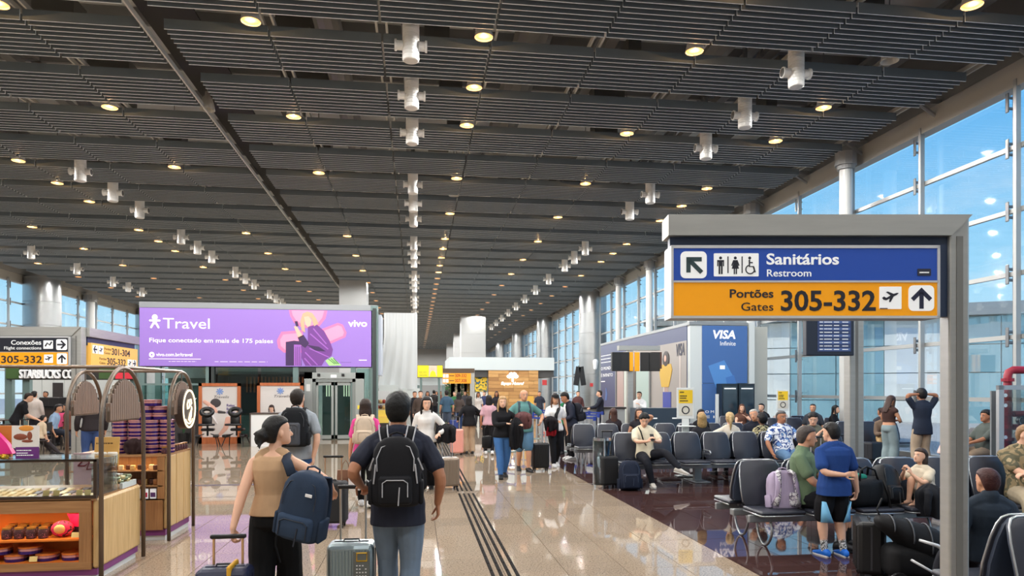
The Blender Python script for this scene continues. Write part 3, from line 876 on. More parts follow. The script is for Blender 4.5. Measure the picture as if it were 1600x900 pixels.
        MB().limb([hpnt(-.10, .40, .205), hpnt(0, .435, .21), hpnt(.10, .40, .205)], [.014 * hh, .028 * hh, .014 * hh], 6).build('mouth', M('lips', rgb(168, 92, 84), .5), root, smooth=True)
    for nm, hpos in zip(('L', 'R'), hands): root['hand_' + nm] = tuple(W @ hpos)
    root['head'] = tuple(W @ hpnt(0, 0, .5)); root['headup'] = tuple((W.to_3x3() @ HR) @ V((0, 0, 1)))
    root['headfwd'] = tuple((W.to_3x3() @ HR) @ V((0, 1, 0))); root['hh'] = hh
    root['chest'] = tuple(W @ (hp + up * .75 * Lt)); root['back'] = tuple((W.to_3x3() @ -F1)); root['upv'] = tuple(W.to_3x3() @ up)
    return root
def part_on(root, name, mb, mat, smooth=True):
    """a part given in world coordinates, hung on a person"""
    W = (Matrix.Translation(root.location) @ Euler(root.rotation_euler).to_matrix().to_4x4()).inverted()
    mb.v = [tuple(W @ V(v)) for v in mb.v]
    return mb.build(name, mat, root, smooth=smooth)
def finish_remesh():
    for o, v in REMESH:
        m = o.modifiers.new('r', 'REMESH'); m.mode = 'VOXEL'; m.voxel_size = v; m.use_smooth_shade = True
        s = o.modifiers.new('s', 'SMOOTH'); s.factor = .5; s.iterations = 3 if v < .02 else 2
    dg = bpy.context.evaluated_depsgraph_get()
    for o, v in REMESH:
        me = bpy.data.meshes.new_from_object(o.evaluated_get(dg))
        if len(me.polygons) < 10: continue
        old = o.data; o.modifiers.clear(); o.data = me; me.name = o.name.split('.')[0]
        bpy.data.meshes.remove(old)
    for o, wd in _TXT:
        pass
def finish_text():
    dg = bpy.context.evaluated_depsgraph_get()
    wds = dict((a.name, b_) for a, b_ in _TXT)
    for o in [x for x in SC.objects if x.type == 'FONT']:
        me = bpy.data.meshes.new_from_object(o.evaluated_get(dg))
        wd = wds.get(o.name)
        n = bpy.data.objects.new(o.name + '_m', me); C.objects.link(n)
        n.parent = o.parent; n.location = o.location; n.rotation_euler = o.rotation_euler; n.scale = o.scale
        if wd and len(me.vertices):
            xs = [v.co.x for v in me.vertices]; n.scale = (wd / max(max(xs) - min(xs), 1e-6), 1, 1)
        for k in ('label', 'category', 'group', 'kind'):
            if k in o: n[k] = o[k]
        nm = o.name; bpy.data.objects.remove(o); n.name = nm
# ================================================================ bags and suitcases
def mat_frame(o, pos, X, Z):
    """place an Empty at pos with local x along X and local z near Z"""
    X = V(X).normalized(); Z = V(Z); Z = (Z - X * Z.dot(X)).normalized(); Y = Z.cross(X)
    o.location = pos
    o.rotation_euler = Matrix((X, Y, Z)).transposed().to_euler()
    return o
def backpack(label, pos, X=(1, 0, 0), Z=(0, 0, 1), w=.32, h=.46, d=.18, col=(28, 30, 36), trim=(150, 150, 150), pocket=(.72, .42, .05), pcol=None, straps='worn', group=None, loops=True, rough=.8, cat='backpack', vpat=None, sh=.4):
    """local y grows away from the wearer's back"""
    t = thing('backpack', label, cat, (0, 0, 0), 0, group); mat_frame(t, pos, X, Z)
    c = cloth(rgb(*col), rough) if vpat is None else vpat
    tm = M('trim_%d_%d_%d' % trim, rgb(*trim), .5)
    B = MB(); rings = []
    for z, k, dd in ((0, .80, .80), (.03, .93, .95), (.10, 1, 1.05), (.35, 1, 1.08), (.62, .97, .98), (.80, .90, .85), (.91, .74, .68), (.975, .50, .45), (1.0, .2, .2)):
        rg = []
        for j in range(20):
            a = 2 * pi * j / 20; cx, sy = cos(a), sin(a)
            x = w / 2 * k * math.copysign(abs(cx) ** .55, cx); y = d / 2 * dd * math.copysign(abs(sy) ** .6, sy)
            rg.append(V((x, d / 2 * (.35 + .65 * dd) + y if sy < 0 else d / 2 + y, z * h)))
        rings.append(rg)
    B.loft(rings); B.build('bag_body', c, t, smooth=True)
    if pocket:
        pw, ph, pdp = pocket
        fb = c if pcol is None else cloth(rgb(*pcol), rough)
        B = MB().rbox((0, d * .98 + pdp / 2 - .01, .04 * h + ph * h / 2), (w * pw, pdp + .03, ph * h), .03, 3, axis='Y'); B.build('front_pocket', fb, t, smooth=True)
        y = d + pdp + .004; x0 = w * pw / 2 - .03; zt = .04 * h + ph * h - .03
        B = MB().tube([(-x0, y, zt - .12), (-x0, y, zt - .02), (-x0 + .03, y, zt), (x0 - .03, y, zt), (x0, y, zt - .02), (x0, y, zt - .12)], .0045, 6); B.build('zip', tm, t)
        B = MB().tube([(-x0 * .35, y, zt - .05), (-x0 * .25, y, zt - .18)], .005, 6); B.build('zip_pull', tm, t)
    for s in (-1, 1): MB().rbox((s * w * .5, d * .5, h * .2), (.035, d * .7, h * .34), .015, 2).build('side_pocket', c, t, smooth=True)
    B = MB().tube([(-.05, .03, h * .95), (-.045, .02, h * 1.03), (0, .015, h * 1.055), (.045, .02, h * 1.03), (.05, .03, h * .95)], .008, 6); B.build('top_handle', c, t, smooth=True)
    B = MB(); zz = [(-w * .36, d * 1.0, h * .52), (-w * .37, d * .98, h * .70), (-w * .28, d * .86, h * .86), (0, d * .77, h * .93), (w * .28, d * .86, h * .86), (w * .37, d * .98, h * .70), (w * .36, d * 1.0, h * .52)]
    B.tube(zz, .004, 5); B.build('zip', tm, t)
    if straps:
        for s in (-1, 1):
            if straps == 'worn': pts = [(s * .085, .03, h * .88), (s * .10, -.01, sh + .005), (s * .108, -.075, sh + .055), (s * .112, -.16, sh + .045), (s * .115, -.235, sh - .06), (s * .125, -.25, sh - .18), (s * .165, -.15, sh - .34), (s * .15, .0, h * .14)]
            else: pts = [(s * w * .22, .03, h * .93), (s * w * .28, -.05, h * .9), (s * w * .32, -.07, h * .6), (s * w * .36, -.05, h * .3), (s * w * .44, .02, h * .1)]
            B = MB().tube(pts, .030, 8, sx=.3, up=(s, 0, 0)); B.build('strap', c, t, smooth=True)
    if trim and loops:
        for s in (-1, 1): MB().tube([(s * w * .43, d * .78, h * .70), (s * w * .53, d * .55, h * .52)], .010, 5).build('side_buckle', tm, t)
    return t
def worn(person_o, label, w=.32, h=.46, d=.17, drop=.0, side=0.0, **k):
    ch = V(person_o['chest']); bk = V(person_o['back']); up = V(person_o['upv'])
    X = bk.cross(up)                                     # local y = Z x X must equal the outward back direction
    return backpack(label, ch + bk * .118 - up * (h * .62 + drop) + X * side, X, up, w, h, d, sh=h * .62 + drop + .072 * person_o['hh'] / .132, **k)
def suitcase(label, pos, rz=0.0, w=.36, h=.55, d=.24, col=(28, 28, 32), ribs=9, handle=.42, hcol=None, rough=.4, metal=0.0, group=None, tilt=0.0, trim=(60, 60, 64), grip=True):
    """local: wide along x, wheels down, the pull handle at the back (+y)"""
    t = thing('suitcase', label, 'suitcase', pos, rz, group)
    t.rotation_euler = (tilt, 0, rz)
    m = M('case_%d_%d_%d_%d' % (*col, int(metal * 10)), rgb(*col), rough, metal)
    z0 = .06; hb = h - z0
    MB().rbox((0, 0, z0 + hb / 2), (w, d, hb), .045, 4, axis='Y').build('shell', m, t, smooth=False)
    if ribs:
        B = MB()
        for i in range(ribs):
            x = -w / 2 + .05 + (w - .1) * i / (ribs - 1)
            for s in (-1, 1): B.rbox((x, s * (d / 2 + .002), z0 + hb / 2), ((w - .1) / ribs * .5, .014, hb - .09), .004, 1)
        B.build('rib', m, t)
    tm = M('case_trim_%d_%d_%d' % trim, rgb(*trim), .45, .3)
    B = MB()
    for z in (z0 - .001, h + .001): B.bb(-w / 2 + .05, w / 2 - .05, -.008, .008, z - .004, z + .004)
    for x in (-w / 2 - .001, w / 2 + .001): B.bb(x - .004, x + .004, -.008, .008, z0 + .05, h - .05)
    B.build('seam', tm, t)
    MB().tube([(-.06, .0, h), (-.055, 0, h + .018), (.055, 0, h + .018), (.06, 0, h)], .008, 6).build('carry_handle', M('black_plastic'), t)
    for sx in (-1, 1):
        for sy in (-1, 1):
            wb = MB().tube([(sx * (w / 2 - .05) - .012, sy * (d / 2 - .045), .026), (sx * (w / 2 - .05) + .012, sy * (d / 2 - .045), .026)], .026, 12)
            wb.bb(sx * (w / 2 - .05) - .02, sx * (w / 2 - .05) + .02, sy * (d / 2 - .045) - .02, sy * (d / 2 - .045) + .02, .045, .065)
            wb.build('wheel', M('black_plastic'), t)
    if handle:
        hm = M('handle_' + str(hcol), rgb(*(hcol or (196, 198, 200))), .3, .7)
        for s in (-1, 1): MB().tube([(s * w * .27, d / 2 - .03, h - .03), (s * w * .27, d / 2 - .03, h + handle)], .009, 8).build('handle_tube', hm, t)
        MB().rbox((0, d / 2 - .03, h + handle + .012), (w * .54 + .05, .032, .032), .012, 3, axis='X').build('grip', M('black_plastic'), t)
    return t
def coat_blob(name, label, cat, pos, size, col, seed=1, n=14, group=None):
    """a soft bundle of cloth: a hanging mass with deep folds and an uneven hem, sleeves falling over it"""
    r = random.Random(seed); B = MB(); sx, sy, sz = size
    ph = [r.uniform(0, 6.28) for _ in range(6)]; K = 14; N = 40; rings = []
    for k in range(K):
        f = k / (K - 1); base = (sin(pi * min(f * 1.6, .5)) ** .6 if f < .4 else 1 - .25 * (f - .4)) * .46
        if k == 0: base = .08
        rg = []
        for j in range(N):
            t = 2 * pi * j / N; am = .05 + .10 * f
            q = base * (1 + am * sin(4 * t + ph[0] + f * 1.4) + am * .7 * sin(7 * t + ph[1] - f * 2) + .05 * sin(11 * t + ph[2] + f * 3)) + .03 * sin(2 * t + ph[3])
            rg.append(V((q * cos(t) * sx + .10 * sx * sin(ph[4]) * f, q * sin(t) * sy, sz * (.5 - f) + sz * .07 * f * sin(3 * t + ph[5]) + .012 * sin(9 * t + ph[2]) * (1 - f))))
        rings.append(rg)
    B.loft(rings)
    for s_ in (-1, 1):
        p = V((s_ * sx * .25, -sy * .30, sz * .32)); q = V((s_ * sx * .38, -sy * .50, -sz * .02)); e_ = V((s_ * sx * r.uniform(.15, .4), -sy * .48, -sz * r.uniform(.3, .5)))
        B.limb([p, lerp(p, q, .5) + V((0, -.01, .02)), q, lerp(q, e_, .5), e_], [sx * .10, sx * .12, sx * .10, sx * .11, sx * .08], 9)
    o = B.build(name, cloth(rgb(*col)), None, loc=pos, smooth=True)
    REMESH.append((o, max(.007, min(sx, sz) * .028)))
    return tag(o, label, cat, group)
# ================================================================ travellers, from the lens into the hall
WALK_L = dict(LF=(-.09, .22, .085), RF=(.09, -.26, .13), toe={'R': (.1, 1, -.45)})
WALK_R = dict(LF=(-.09, -.26, .13), RF=(.09, .22, .085), toe={'L': (-.1, 1, -.45)})
WALKM_L = dict(LF=(-.075, .16, .08), RF=(.075, -.16, .10), toe={'R': (.1, 1, -.25)})
WALKM_R = dict(LF=(-.075, -.16, .10), RF=(.075, .16, .08), toe={'L': (-.1, 1, -.25)})
# 1 woman in the tan top
p1 = pd(428, 5.25)
hg1 = P(359, 846, 5.0)
suitcase('navy blue suitcase with yellow strap pulled by woman in tan top', (hg1.x + .0, hg1.y - .12, 0), 0, .36, .575, .22, (22, 28, 58), 0, .18, (226, 180, 130), trim=(30, 34, 60))
sc1 = SC.objects['suitcase'] if 'suitcase' in SC.objects else None
q = MB().rbox((.05, 0, .33), (.03, .235, .54), .012, 2); q.build('yellow_strap', M('strap_yellow', rgb(214, 160, 40), .6), sc1)
w1 = person('woman with black bun in tan sleeveless top and black trousers pulling a suitcase', (p1.x, p1.y), -4, 1.58, 'f', 'light', 'bun', (14, 12, 12), (186, 152, 118), 0, .06, (14, 14, 16), flare=.05, shoe=(20, 20, 20),
            hyaw=-52, hpitch=-4, LH=hg1 + V((.01, .0, .055)), RH=p1 + V((.40, .20, 1.02)), RE=(1, -.5, -.3), LE=(-.6, -.3, 0), world_hands=True, fist=(.95, .6), neckline=.985, voxel=.0068, palm=((1, 0, 0), None), handdir=((0, .1, -1), None), **WALKM_R)
bp = P(470, 838, 4.98)
backpack('navy blue backpack slung over one shoulder of the woman in tan top', bp + V((.02, .08, .0)), V((.93, -.30, -.20)).normalized() * -1, V((-.13, -.05, 1)), .33, .48, .19, (40, 54, 74), (28, 36, 50), (.8, .36, .03), straps='hang', pcol=(46, 62, 84), loops=False)
bpo = [o for o in SC.objects if o.name.startswith('backpack')][-1]
MB().rbox((-.07, .195, .35), (.05, .006, .022), .002, 1).build('white_tag', M('white_print', rgb(236, 236, 236), .5), bpo)
c1 = V(w1['chest']); q = MB().tube([P(456, 742, 5.03), P(449, 722, 5.10), c1 + V((.105, -.10, .08)), c1 + V((.098, -.03, .118)), c1 + V((.095, .07, .06)), c1 + V((.10, .12, -.06))], .034, 8, sx=.3, up=(1, 0, 0))
part_on(bpo, 'shoulder_strap', q, cloth(rgb(36, 46, 62)))
q = MB().tube([V((.17, .03, .38)), V((.22, .03, .12)), V((.19, .05, -.12)), V((.14, .04, -.24))], .012, 6, sx=.4); q.build('dangling_strap', cloth(rgb(24, 26, 30)), bpo, smooth=True)
# 2 man in grey tee
p2 = pd(464, 9.6)
hg2 = P(487, 722, 9.5)
m2 = person('man in grey T-shirt and blue jeans wearing a large black backpack', (p2.x, p2.y), 0, 1.79, 'm', 'light', 'short', (38, 30, 26), (150, 156, 162), .36, -.18, (58, 96, 150), shoe=(40, 40, 44), hyaw=-8,
            RH=hg2 + V((.02, .02, .07)), world_hands=True, RE=(.8, -.6, 0), width=1.06, fist=(.4, .9), handdir=(None, (0, 0, -1)), **WALKM_L)
worn(m2, 'large black backpack with grey front panel on the man in grey', .38, .52, .22, .0, col=(24, 25, 30), trim=(60, 62, 66), pocket=(.50, .58, .03), pcol=(74, 76, 82))
suitcase('black soft suitcase pulled by the man in grey T-shirt', P(512, 822, 9.3) * V((1, 1, 0)) if False else (P(519, 609, 9.3).x, P(519, 609, 9.3).y - .05, 0), radians(-6), .40, .60, .26, (24, 25, 28), 0, .30, (196, 160, 130), rough=.7)
# 3 woman in pink tee
p3 = pd(571, 10.8)
w3 = person('woman in pink T-shirt and black leggings with wavy brown hair', (p3.x, p3.y), 0, 1.63, 'f', 'mid', 'bob', (46, 32, 26), (226, 78, 150), .36, -.12, (18, 18, 20), shoe=(236, 236, 236), hyaw=4,
            LH=P(545, 722, 10.75), world_hands=True, LE=(-.8, -.3, 0), fist=(.9, .5), handdir=((0, 0, -1), None), **WALKM_L)
worn(w3, 'beige backpack on the woman in pink T-shirt', .32, .42, .15, col=(206, 186, 164), trim=(170, 150, 130), pocket=(.74, .46, .04))
def carrier_bag(label, pos, w, h, d, mat, fold=.6, cat='bag', rz=0.0):
    t = thing('carrier_bag', label, cat, pos, rz)
    q = MB(); q.loft([[V((sx * w / 2 * k, sy * d / 2 * kk, z)) for sx, sy in ((-1, -1), (0, -1.15), (1, -1), (1.08, 0), (1, 1), (0, 1.15), (-1, 1), (-1.08, 0))] for z, k, kk in ((0, .9, .9), (.02, 1, 1), (h * .6, 1.02, .9), (h, .96, fold))]); q.build('bag_body', mat, t)
    for s in (-1, 1): MB().tube([(-w * .25, s * d * .2, h - .01), (-w * .15, s * d * .1, h + .10), (0, 0, h + .15), (w * .15, s * d * .1, h + .10), (w * .25, s * d * .2, h - .01)], .006, 6).build('bag_handle', mat, t)
    return t
h3 = V(w3['hand_L'])
carrier_bag('brown paper bag hanging from the hand of the woman in pink', (h3.x - .10, h3.y + .05, h3.z - .43), .24, .30, .12, M('paper_brown', rgb(120, 82, 60), .8, vary=.08))
carrier_bag('white translucent plastic bag held beside the brown paper bag', (h3.x + .05, h3.y - .10, h3.z - .42), .17, .30, .12, M('plastic_white', rgb(222, 216, 214), .35), .4)
# 4 man in navy tee
p4 = pd(622, 5.35)
hg4 = P(567, 764, 5.4)
sc4 = suitcase('silver ribbed suitcase with yellow label pushed by the man in navy', (P(550, 609, 5.5).x, P(550, 609, 5.5).y - .02, 0), radians(-2), .36, .62, .24, (156, 172, 178), 12, .40, (206, 200, 190), rough=.28, metal=.7, trim=(40, 44, 48))
sc4.location.y -= 0.0
MB().rbox((.09, -.139, .37), (.125, .012, .40), .004, 1).build('label_panel', M('label_grey', rgb(104, 108, 104), .5), sc4)
MB().tube([(.055, -.147, .50), (.13, -.147, .50), (.13, -.147, .56), (.055, -.147, .56)], .006, 4, close=True, cap=False).build('yellow_frame_print', M('label_yellow', rgb(228, 178, 24), .5), sc4)
r_ = random.Random(9); q = MB()
for i in range(9):
    for j in range(4):
        if r_.random() < .75: q.bb(.05 + j * .022, .05 + j * .022 + .012, -.1475, -.1455, .46 - i * .026, .46 - i * .026 + .009)
q.build('label_print', M('white_print'), sc4)
m4 = person('man in navy T-shirt and grey jeans with black backpack seen from behind', (p4.x, p4.y), -2, 1.75, 'm', 'tan', 'full', (10, 10, 11), (40, 43, 56), .34, -.28, (106, 122, 140), shoe=(60, 60, 64), hyaw=-3,
            LH=hg4 + V((-.01, -.045, .03)), RH=p4 + V((.30, .03, .93)), world_hands=True, LE=(-.35, -1, .1), RE=(.6, -1, 0), width=1.07, fist=(.95, .45), voxel=.0068, handdir=((.25, .9, -.3), (0.05, .1, -1)), palm=((0, 0, -1), (-1, 0, 0)), **WALKM_L)
wr = V(m4['hand_L'])
worn(m4, 'black backpack with grey piping on the man in navy', .36, .50, .20, .07, col=(20, 20, 24), trim=(168, 168, 172), pocket=(.66, .42, .04))
bp4 = [o for o in SC.objects if o.name.startswith('backpack')][-1]
sh4 = .50 * .62 + .07 + .072 * m4['hh'] / .132
for s in (-1, 1):
    for o_ in (-.030, .030): MB().tube([(s * (.085 + o_), .045, .46), (s * (.10 + o_), .008, sh4 + .02), (s * (.108 + o_), -.07, sh4 + .072), (s * (.112 + o_), -.155, sh4 + .062)], .0055, 6).build('grey_piping', M('trim_168_168_172'), bp4)
    MB().tube([(s * .14, .205, .31), (s * .155, .19, .17)], .006, 6).build('grey_piping', M('trim_168_168_172'), bp4)
part_on(m4, 'wristwatch', MB().tube([P(574, 757, 5.43) + V((0, 0, 0)), P(577, 755, 5.43)], .034, 12), M('black_plastic'))
# 5 woman in white sweater
p5 = pd(666, 12.7)
w5 = person('dark long-haired woman in white sweater and black trousers walking to the lens', (p5.x, p5.y), 176, 1.66, 'f', 'light', 'long', (22, 17, 16), (222, 220, 216), .92, -.06, (18, 18, 22), flare=.05, shoe=(24, 24, 26), hyaw=10, hpitch=8,
            LH=(-.24, .22, 1.02), LE=(-.8, -.6, -.2), **WALKM_R)
suitcase('taupe ribbed suitcase beside the woman in white sweater', (pd(701, 12.75).x, pd(701, 12.75).y, 0), radians(14), .36, .58, .25, (150, 134, 118), 10, .42, rough=.35, metal=.4, trim=(190, 190, 190))
coat_blob('jacket', 'black jacket bundled over the handle of the taupe suitcase', 'jacket', (pd(697, 12.6).x, pd(697, 12.6).y + .1, 1.02), (.36, .28, .34), (24, 24, 28), 4)
# 6 person in black hoodie
p6 = pd(733, 19.8)
w6 = person('person in black hoodie and beige cargo trousers seen from behind', (p6.x, p6.y), 10, 1.60, 'f', 'light', 'bob', (26, 22, 22), (20, 20, 24), .96, -.16, (184, 158, 130), flare=.03, shoe=(26, 26, 28), hyaw=-30,
            LH=(-.30, .10, .95), RH=(.22, .25, 1.12), RE=(.8, -.6, -.4), width=1.1, collar=.02)
MB().tube([(0, 0, 0), (.18, 0, 0)], .008, 4)
suitcase('pale pink suitcase standing by the person in black hoodie', (pd(714, 19.4).x, pd(714, 19.4).y, 0), radians(8), .34, .72, .26, (226, 160, 146), 8, .32, rough=.4)
# 7 blonde woman
p7 = pd(785, 14.4)
w7 = person('blonde woman in black sweater and blue jeans carrying a coat', (p7.x, p7.y), 186, 1.64, 'f', 'light', 'long', (176, 142, 98), (20, 20, 24), .95, -.10, (66, 110, 166), shoe=(22, 20, 20), hyaw=-8, collar=.05,
            RH=(-.02, .26, 1.12), RE=(.9, -.2, -.5), LH=(-.30, .28, 1.10), LE=(-.8, -.6, -.4), fist=(.7, .6), width=1.1, handdir=((-.2, 1, .1), (-1, .2, .0)), **WALKM_R)
coat_blob('coat', 'black coat draped over the arm of the blonde woman', 'coat', (p7.x + .25, p7.y - .22, .93), (.30, .26, .62), (18, 18, 22), 6)
coat_blob('jacket', 'brown and pink jacket bundle held by blonde woman and bald man', 'jacket', (p7.x + .42, p7.y - .05, 1.18), (.36, .28, .34), (96, 62, 62), 12)
t = thing('handbag', 'black handbag hanging at the side of the blonde woman', 'handbag', (p7.x - .31, p7.y + .02, .60), radians(10))
MB().rbox((0, 0, .13), (.22, .12, .26), .05, 3, axis='Y').build('bag_body', cloth(rgb(22, 22, 24), .5), t, smooth=True)
MB().tube([(-.06, 0, .25), (-.05, 0, .42), (0, 0, .48), (.05, 0, .42), (.06, 0, .25)], .009, 6).build('bag_handle', cloth(rgb(22, 22, 24), .5), t)
# behind her
p7b = pd(764, 19.5)
person('dark-haired person in grey and pink top walking away behind the blonde woman', (p7b.x, p7b.y), 0, 1.62, 'f', 'tan', 'bob', (24, 18, 18), (190, 150, 160), .33, -.1, (24, 24, 28), shoe=(230, 230, 230), **WALKM_L)
# 8 bald man
p8 = pd(818, 15.6)
m8 = person('bald man in teal T-shirt and denim shorts walking to the lens', (p8.x, p8.y), 184, 1.78, 'm', 'mid', 'fringe', (150, 140, 130), (92, 138, 136), .36, -.16, (86, 122, 150), leglen=.50, shoe=(28, 28, 30), width=1.1, belly=.018, hyaw=4,
            LH=(-.34, .20, 1.08), LE=(-.9, -.5, -.2), RH=(.30, .16, 1.0), RE=(.9, -.5, -.3), **WALKM_L)
worn(m8, 'backpack whose straps cross the shoulders of the bald man', .32, .44, .16, col=(60, 76, 84), trim=(90, 110, 116))
# 9 woman with cap
p9 = pd(867, 16.5)
w9 = person('woman in black cap, white T-shirt and black scarf holding jackets', (p9.x, p9.y), 186, 1.68, 'f', 'mid', 'long', (96, 60, 40), (226, 224, 222), .30, -.12, (20, 20, 24), shoe=(206, 206, 206), hyaw=-4,
            RH=(.04, .24, 1.08), RE=(.9, -.3, -.4), LH=(-.28, .04, .84), fist=(.5, .7), width=1.06, **WALKM_R)
def cap(root, col, name='cap', brim=True):
    hc = V(root['head']); u = V(root['headup']); f = V(root['headfwd']); hh = root['hh']; m = cloth(rgb(*col), .7)
    R = Matrix((f.cross(u).normalized(), f, u)).transposed(); q = MB(); rings = []
    for z, k in ((.17, .44), (.28, .445), (.40, .41), (.50, .31), (.56, .16), (.58, .04)):
        rings.append([hc + R @ V((k * hh * cos(2 * pi * j / 16) * .92, (-.02 + k * 1.14 * sin(2 * pi * j / 16)) * hh, z * hh)) for j in range(16)])
    q.loft(rings); o = part_on(root, name, q, m)
    if brim:
        q = MB(); q.loft([[hc + R @ V((.36 * hh * cos(a) * k2, (.36 + (.32 if up_ else .30) * sin(a)) * hh, (.20 - .10 * sin(a) + (.02 if up_ else 0)) * hh)) for a in [pi * j / 10 for j in range(11)]] for k2, up_ in ((1, False), (1, True))], cap=True); part_on(root, 'cap_brim', q, m)
cap(w9, (30, 28, 30))
q = MB(); c9 = V(w9['chest']); q.tube([c9 + V((.10, .0, .12)), c9 + V((.06, -.13, .06)), c9 + V((.0, -.16, -.06)), c9 + V((-.02, -.17, -.38))], [.035, .04, .04, .03], 8, sx=.5, up=(1, 0, 0)); part_on(w9, 'scarf', q, cloth(rgb(22, 22, 24)))
coat_blob('jacket', 'black and dark jacket held at the waist by woman in cap', 'jacket', (p9.x - .16, p9.y - .26, 1.02), (.34, .24, .34), (26, 22, 26), 21)
coat_blob('bag', 'red bag under the jacket held by woman in cap', 'bag', (p9.x - .15, p9.y - .22, .86), (.26, .2, .24), (150, 26, 36), 22, 6)
suitcase('black ribbed suitcase standing between bald man and woman in cap', (pd(844, 15.7).x, pd(844, 15.7).y, 0), radians(4), .38, .62, .25, (20, 20, 22), 7, 0, rough=.45)
# 10 man in dark jacket
p10 = pd(893, 18.2)
m10 = person('man in dark jacket over white shirt bending his head, seen from the side', (p10.x, p10.y), 96, 1.74, 'm', 'tan', 'full', (18, 16, 16), (40, 44, 58), .94, -.14, (20, 20, 24), shoe=(220, 220, 220), hpitch=22, lean=10,
             LH=(-.10, .26, 1.05), RH=(.14, .22, 1.06), LE=(-.8, -.7, 0), RE=(.8, -.7, 0), width=1.06)
q = MB(); c10 = V(m10['chest']); q.sph(c10 + V((-.12, -.06, -.12)), (.05, .09, .24), 10, 8); part_on(m10, 'white_shirt', q, cloth(rgb(224, 224, 222)))
worn(m10, 'black backpack on the man in dark jacket', .34, .48, .22, .08, col=(26, 28, 36), trim=(70, 74, 84))
p10b = pd(884, 19.6)
person('person in green top standing behind the man in dark jacket', (p10b.x, p10b.y), 150, 1.66, 'm', 'tan', 'short', (20, 18, 18), (30, 110, 70), .35, -.1, (30, 32, 40))
# boy and others at the near bench come with the seats
# counter staff
a = pd(938, 27.0); person('man in dark suit standing at the far service counter', (a.x, a.y), 80, 1.76, 'm', 'light', 'short', (30, 24, 20), (30, 34, 48), .95, -.2, (30, 34, 48), LH=(-.2, .4, 1.1), RH=(.2, .4, 1.1))
a = pd(999, 24.0); person('agent in white shirt standing behind the dark service desk', (a.x, a.y), 150, 1.72, 'm', 'light', 'short', (24, 20, 18), (232, 234, 236), .9, -.15, (30, 30, 36), LH=(-.05, .24, 1.3), RH=(.15, .22, 1.05), LE=(-.8, -.5, -.5))
# far walkers in the middle of the hall
FAR = [(657, 26.3, 178, 1.74, 'm', (74, 62, 56), (30, 30, 34), 'short', (30, 26, 24), 'man in brown T-shirt walking to the lens by the white hoarding'),
       (648, 28.0, 182, 1.72, 'm', (36, 36, 42), (26, 26, 30), 'short', (24, 20, 20), 'man in black T-shirt just behind the man in brown'),
       (668, 36, 180, 1.70, 'f', (206, 206, 206), (36, 38, 46), 'long', (30, 24, 22), 'woman in pale top far down the hall behind the man in brown'),
       (678, 40, 0, 1.76, 'm', (52, 48, 48), (30, 32, 40), 'short', (20, 18, 18), 'man in dark clothes far down the hall, left of the pale gate frame'),
       (698, 29, 10, 1.76, 'm', (62, 88, 110), (70, 80, 96), 'short', (24, 20, 18), 'man in blue shirt with shorts walking away under the orange gate sign'),
       (717, 30, 0, 1.66, 'f', (80, 70, 66), (44, 66, 108), 'long', (22, 18, 18), 'long-haired woman in blue jeans walking away under the orange gate sign'),
       (710, 38, 180, 1.68, 'f', (54, 110, 70), (40, 44, 52), 'short', (24, 20, 18), 'person in green top far down the hall by the mural shop'),
       (727, 42, 170, 1.7, 'm', (60, 60, 66), (40, 42, 50), 'short', (24, 20, 18), 'person in grey top far off at the mural shop'),
       (747, 34, 190, 1.66, 'f', (206, 200, 196), (60, 62, 70), 'long', (30, 24, 22), 'woman in white top standing by the queue barrier'),
       (757, 37, 150, 1.7, 'm', (50, 60, 96), (40, 42, 50), 'short', (24, 20, 18), 'man in navy top standing at the queue barrier'),
       (688, 46, 178, 1.7, 'm', (120, 80, 70), (40, 42, 50), 'short', (24, 20, 18), 'distant person in rust top at the end of the hall'),
       (682, 52, 182, 1.66, 'f', (190, 196, 206), (50, 54, 70), 'long', (30, 24, 22), 'distant person in pale blue top at the end of the hall'),
       (903, 33, 180, 1.72, 'm', (90, 60, 60), (40, 42, 50), 'short', (24, 20, 18), 'person in wine top beyond the queue barrier by the clad column'),
       (843, 36, 160, 1.7, 'm', (48, 52, 66), (40, 42, 50), 'short', (24, 20, 18), 'person in slate top queueing under the wooden shop wall'),
       (776, 35, 170, 1.7, 'f', (40, 40, 48), (36, 38, 46), 'long', (24, 18, 18), 'person in black top queueing before the wooden shop wall')]
for i, (px, d, fc, h, sx, tp, bt, hr, hc, lb) in enumerate(FAR):
    a = pd(px, d); wk = (WALKM_L, WALKM_R)[i % 2]
    person(lb, (a.x, a.y), fc, h, sx, ('light', 'mid', 'tan')[i % 3], hr, hc, tp, .34 if i % 3 else .9, -.12, bt, leglen=.52 if 'shorts' in lb else .97, voxel=.022, **wk)
suitcase('small black suitcase by the man in blue shirt', (pd(688, 28).x, pd(688, 28).y, 0), 0, .36, .56, .24, (24, 24, 28), 0, .3)
suitcase('small blue suitcase by the long-haired woman in jeans', (pd(709, 29).x, pd(709, 29).y, 0), 0, .36, .56, .24, (40, 60, 130), 0, .3)
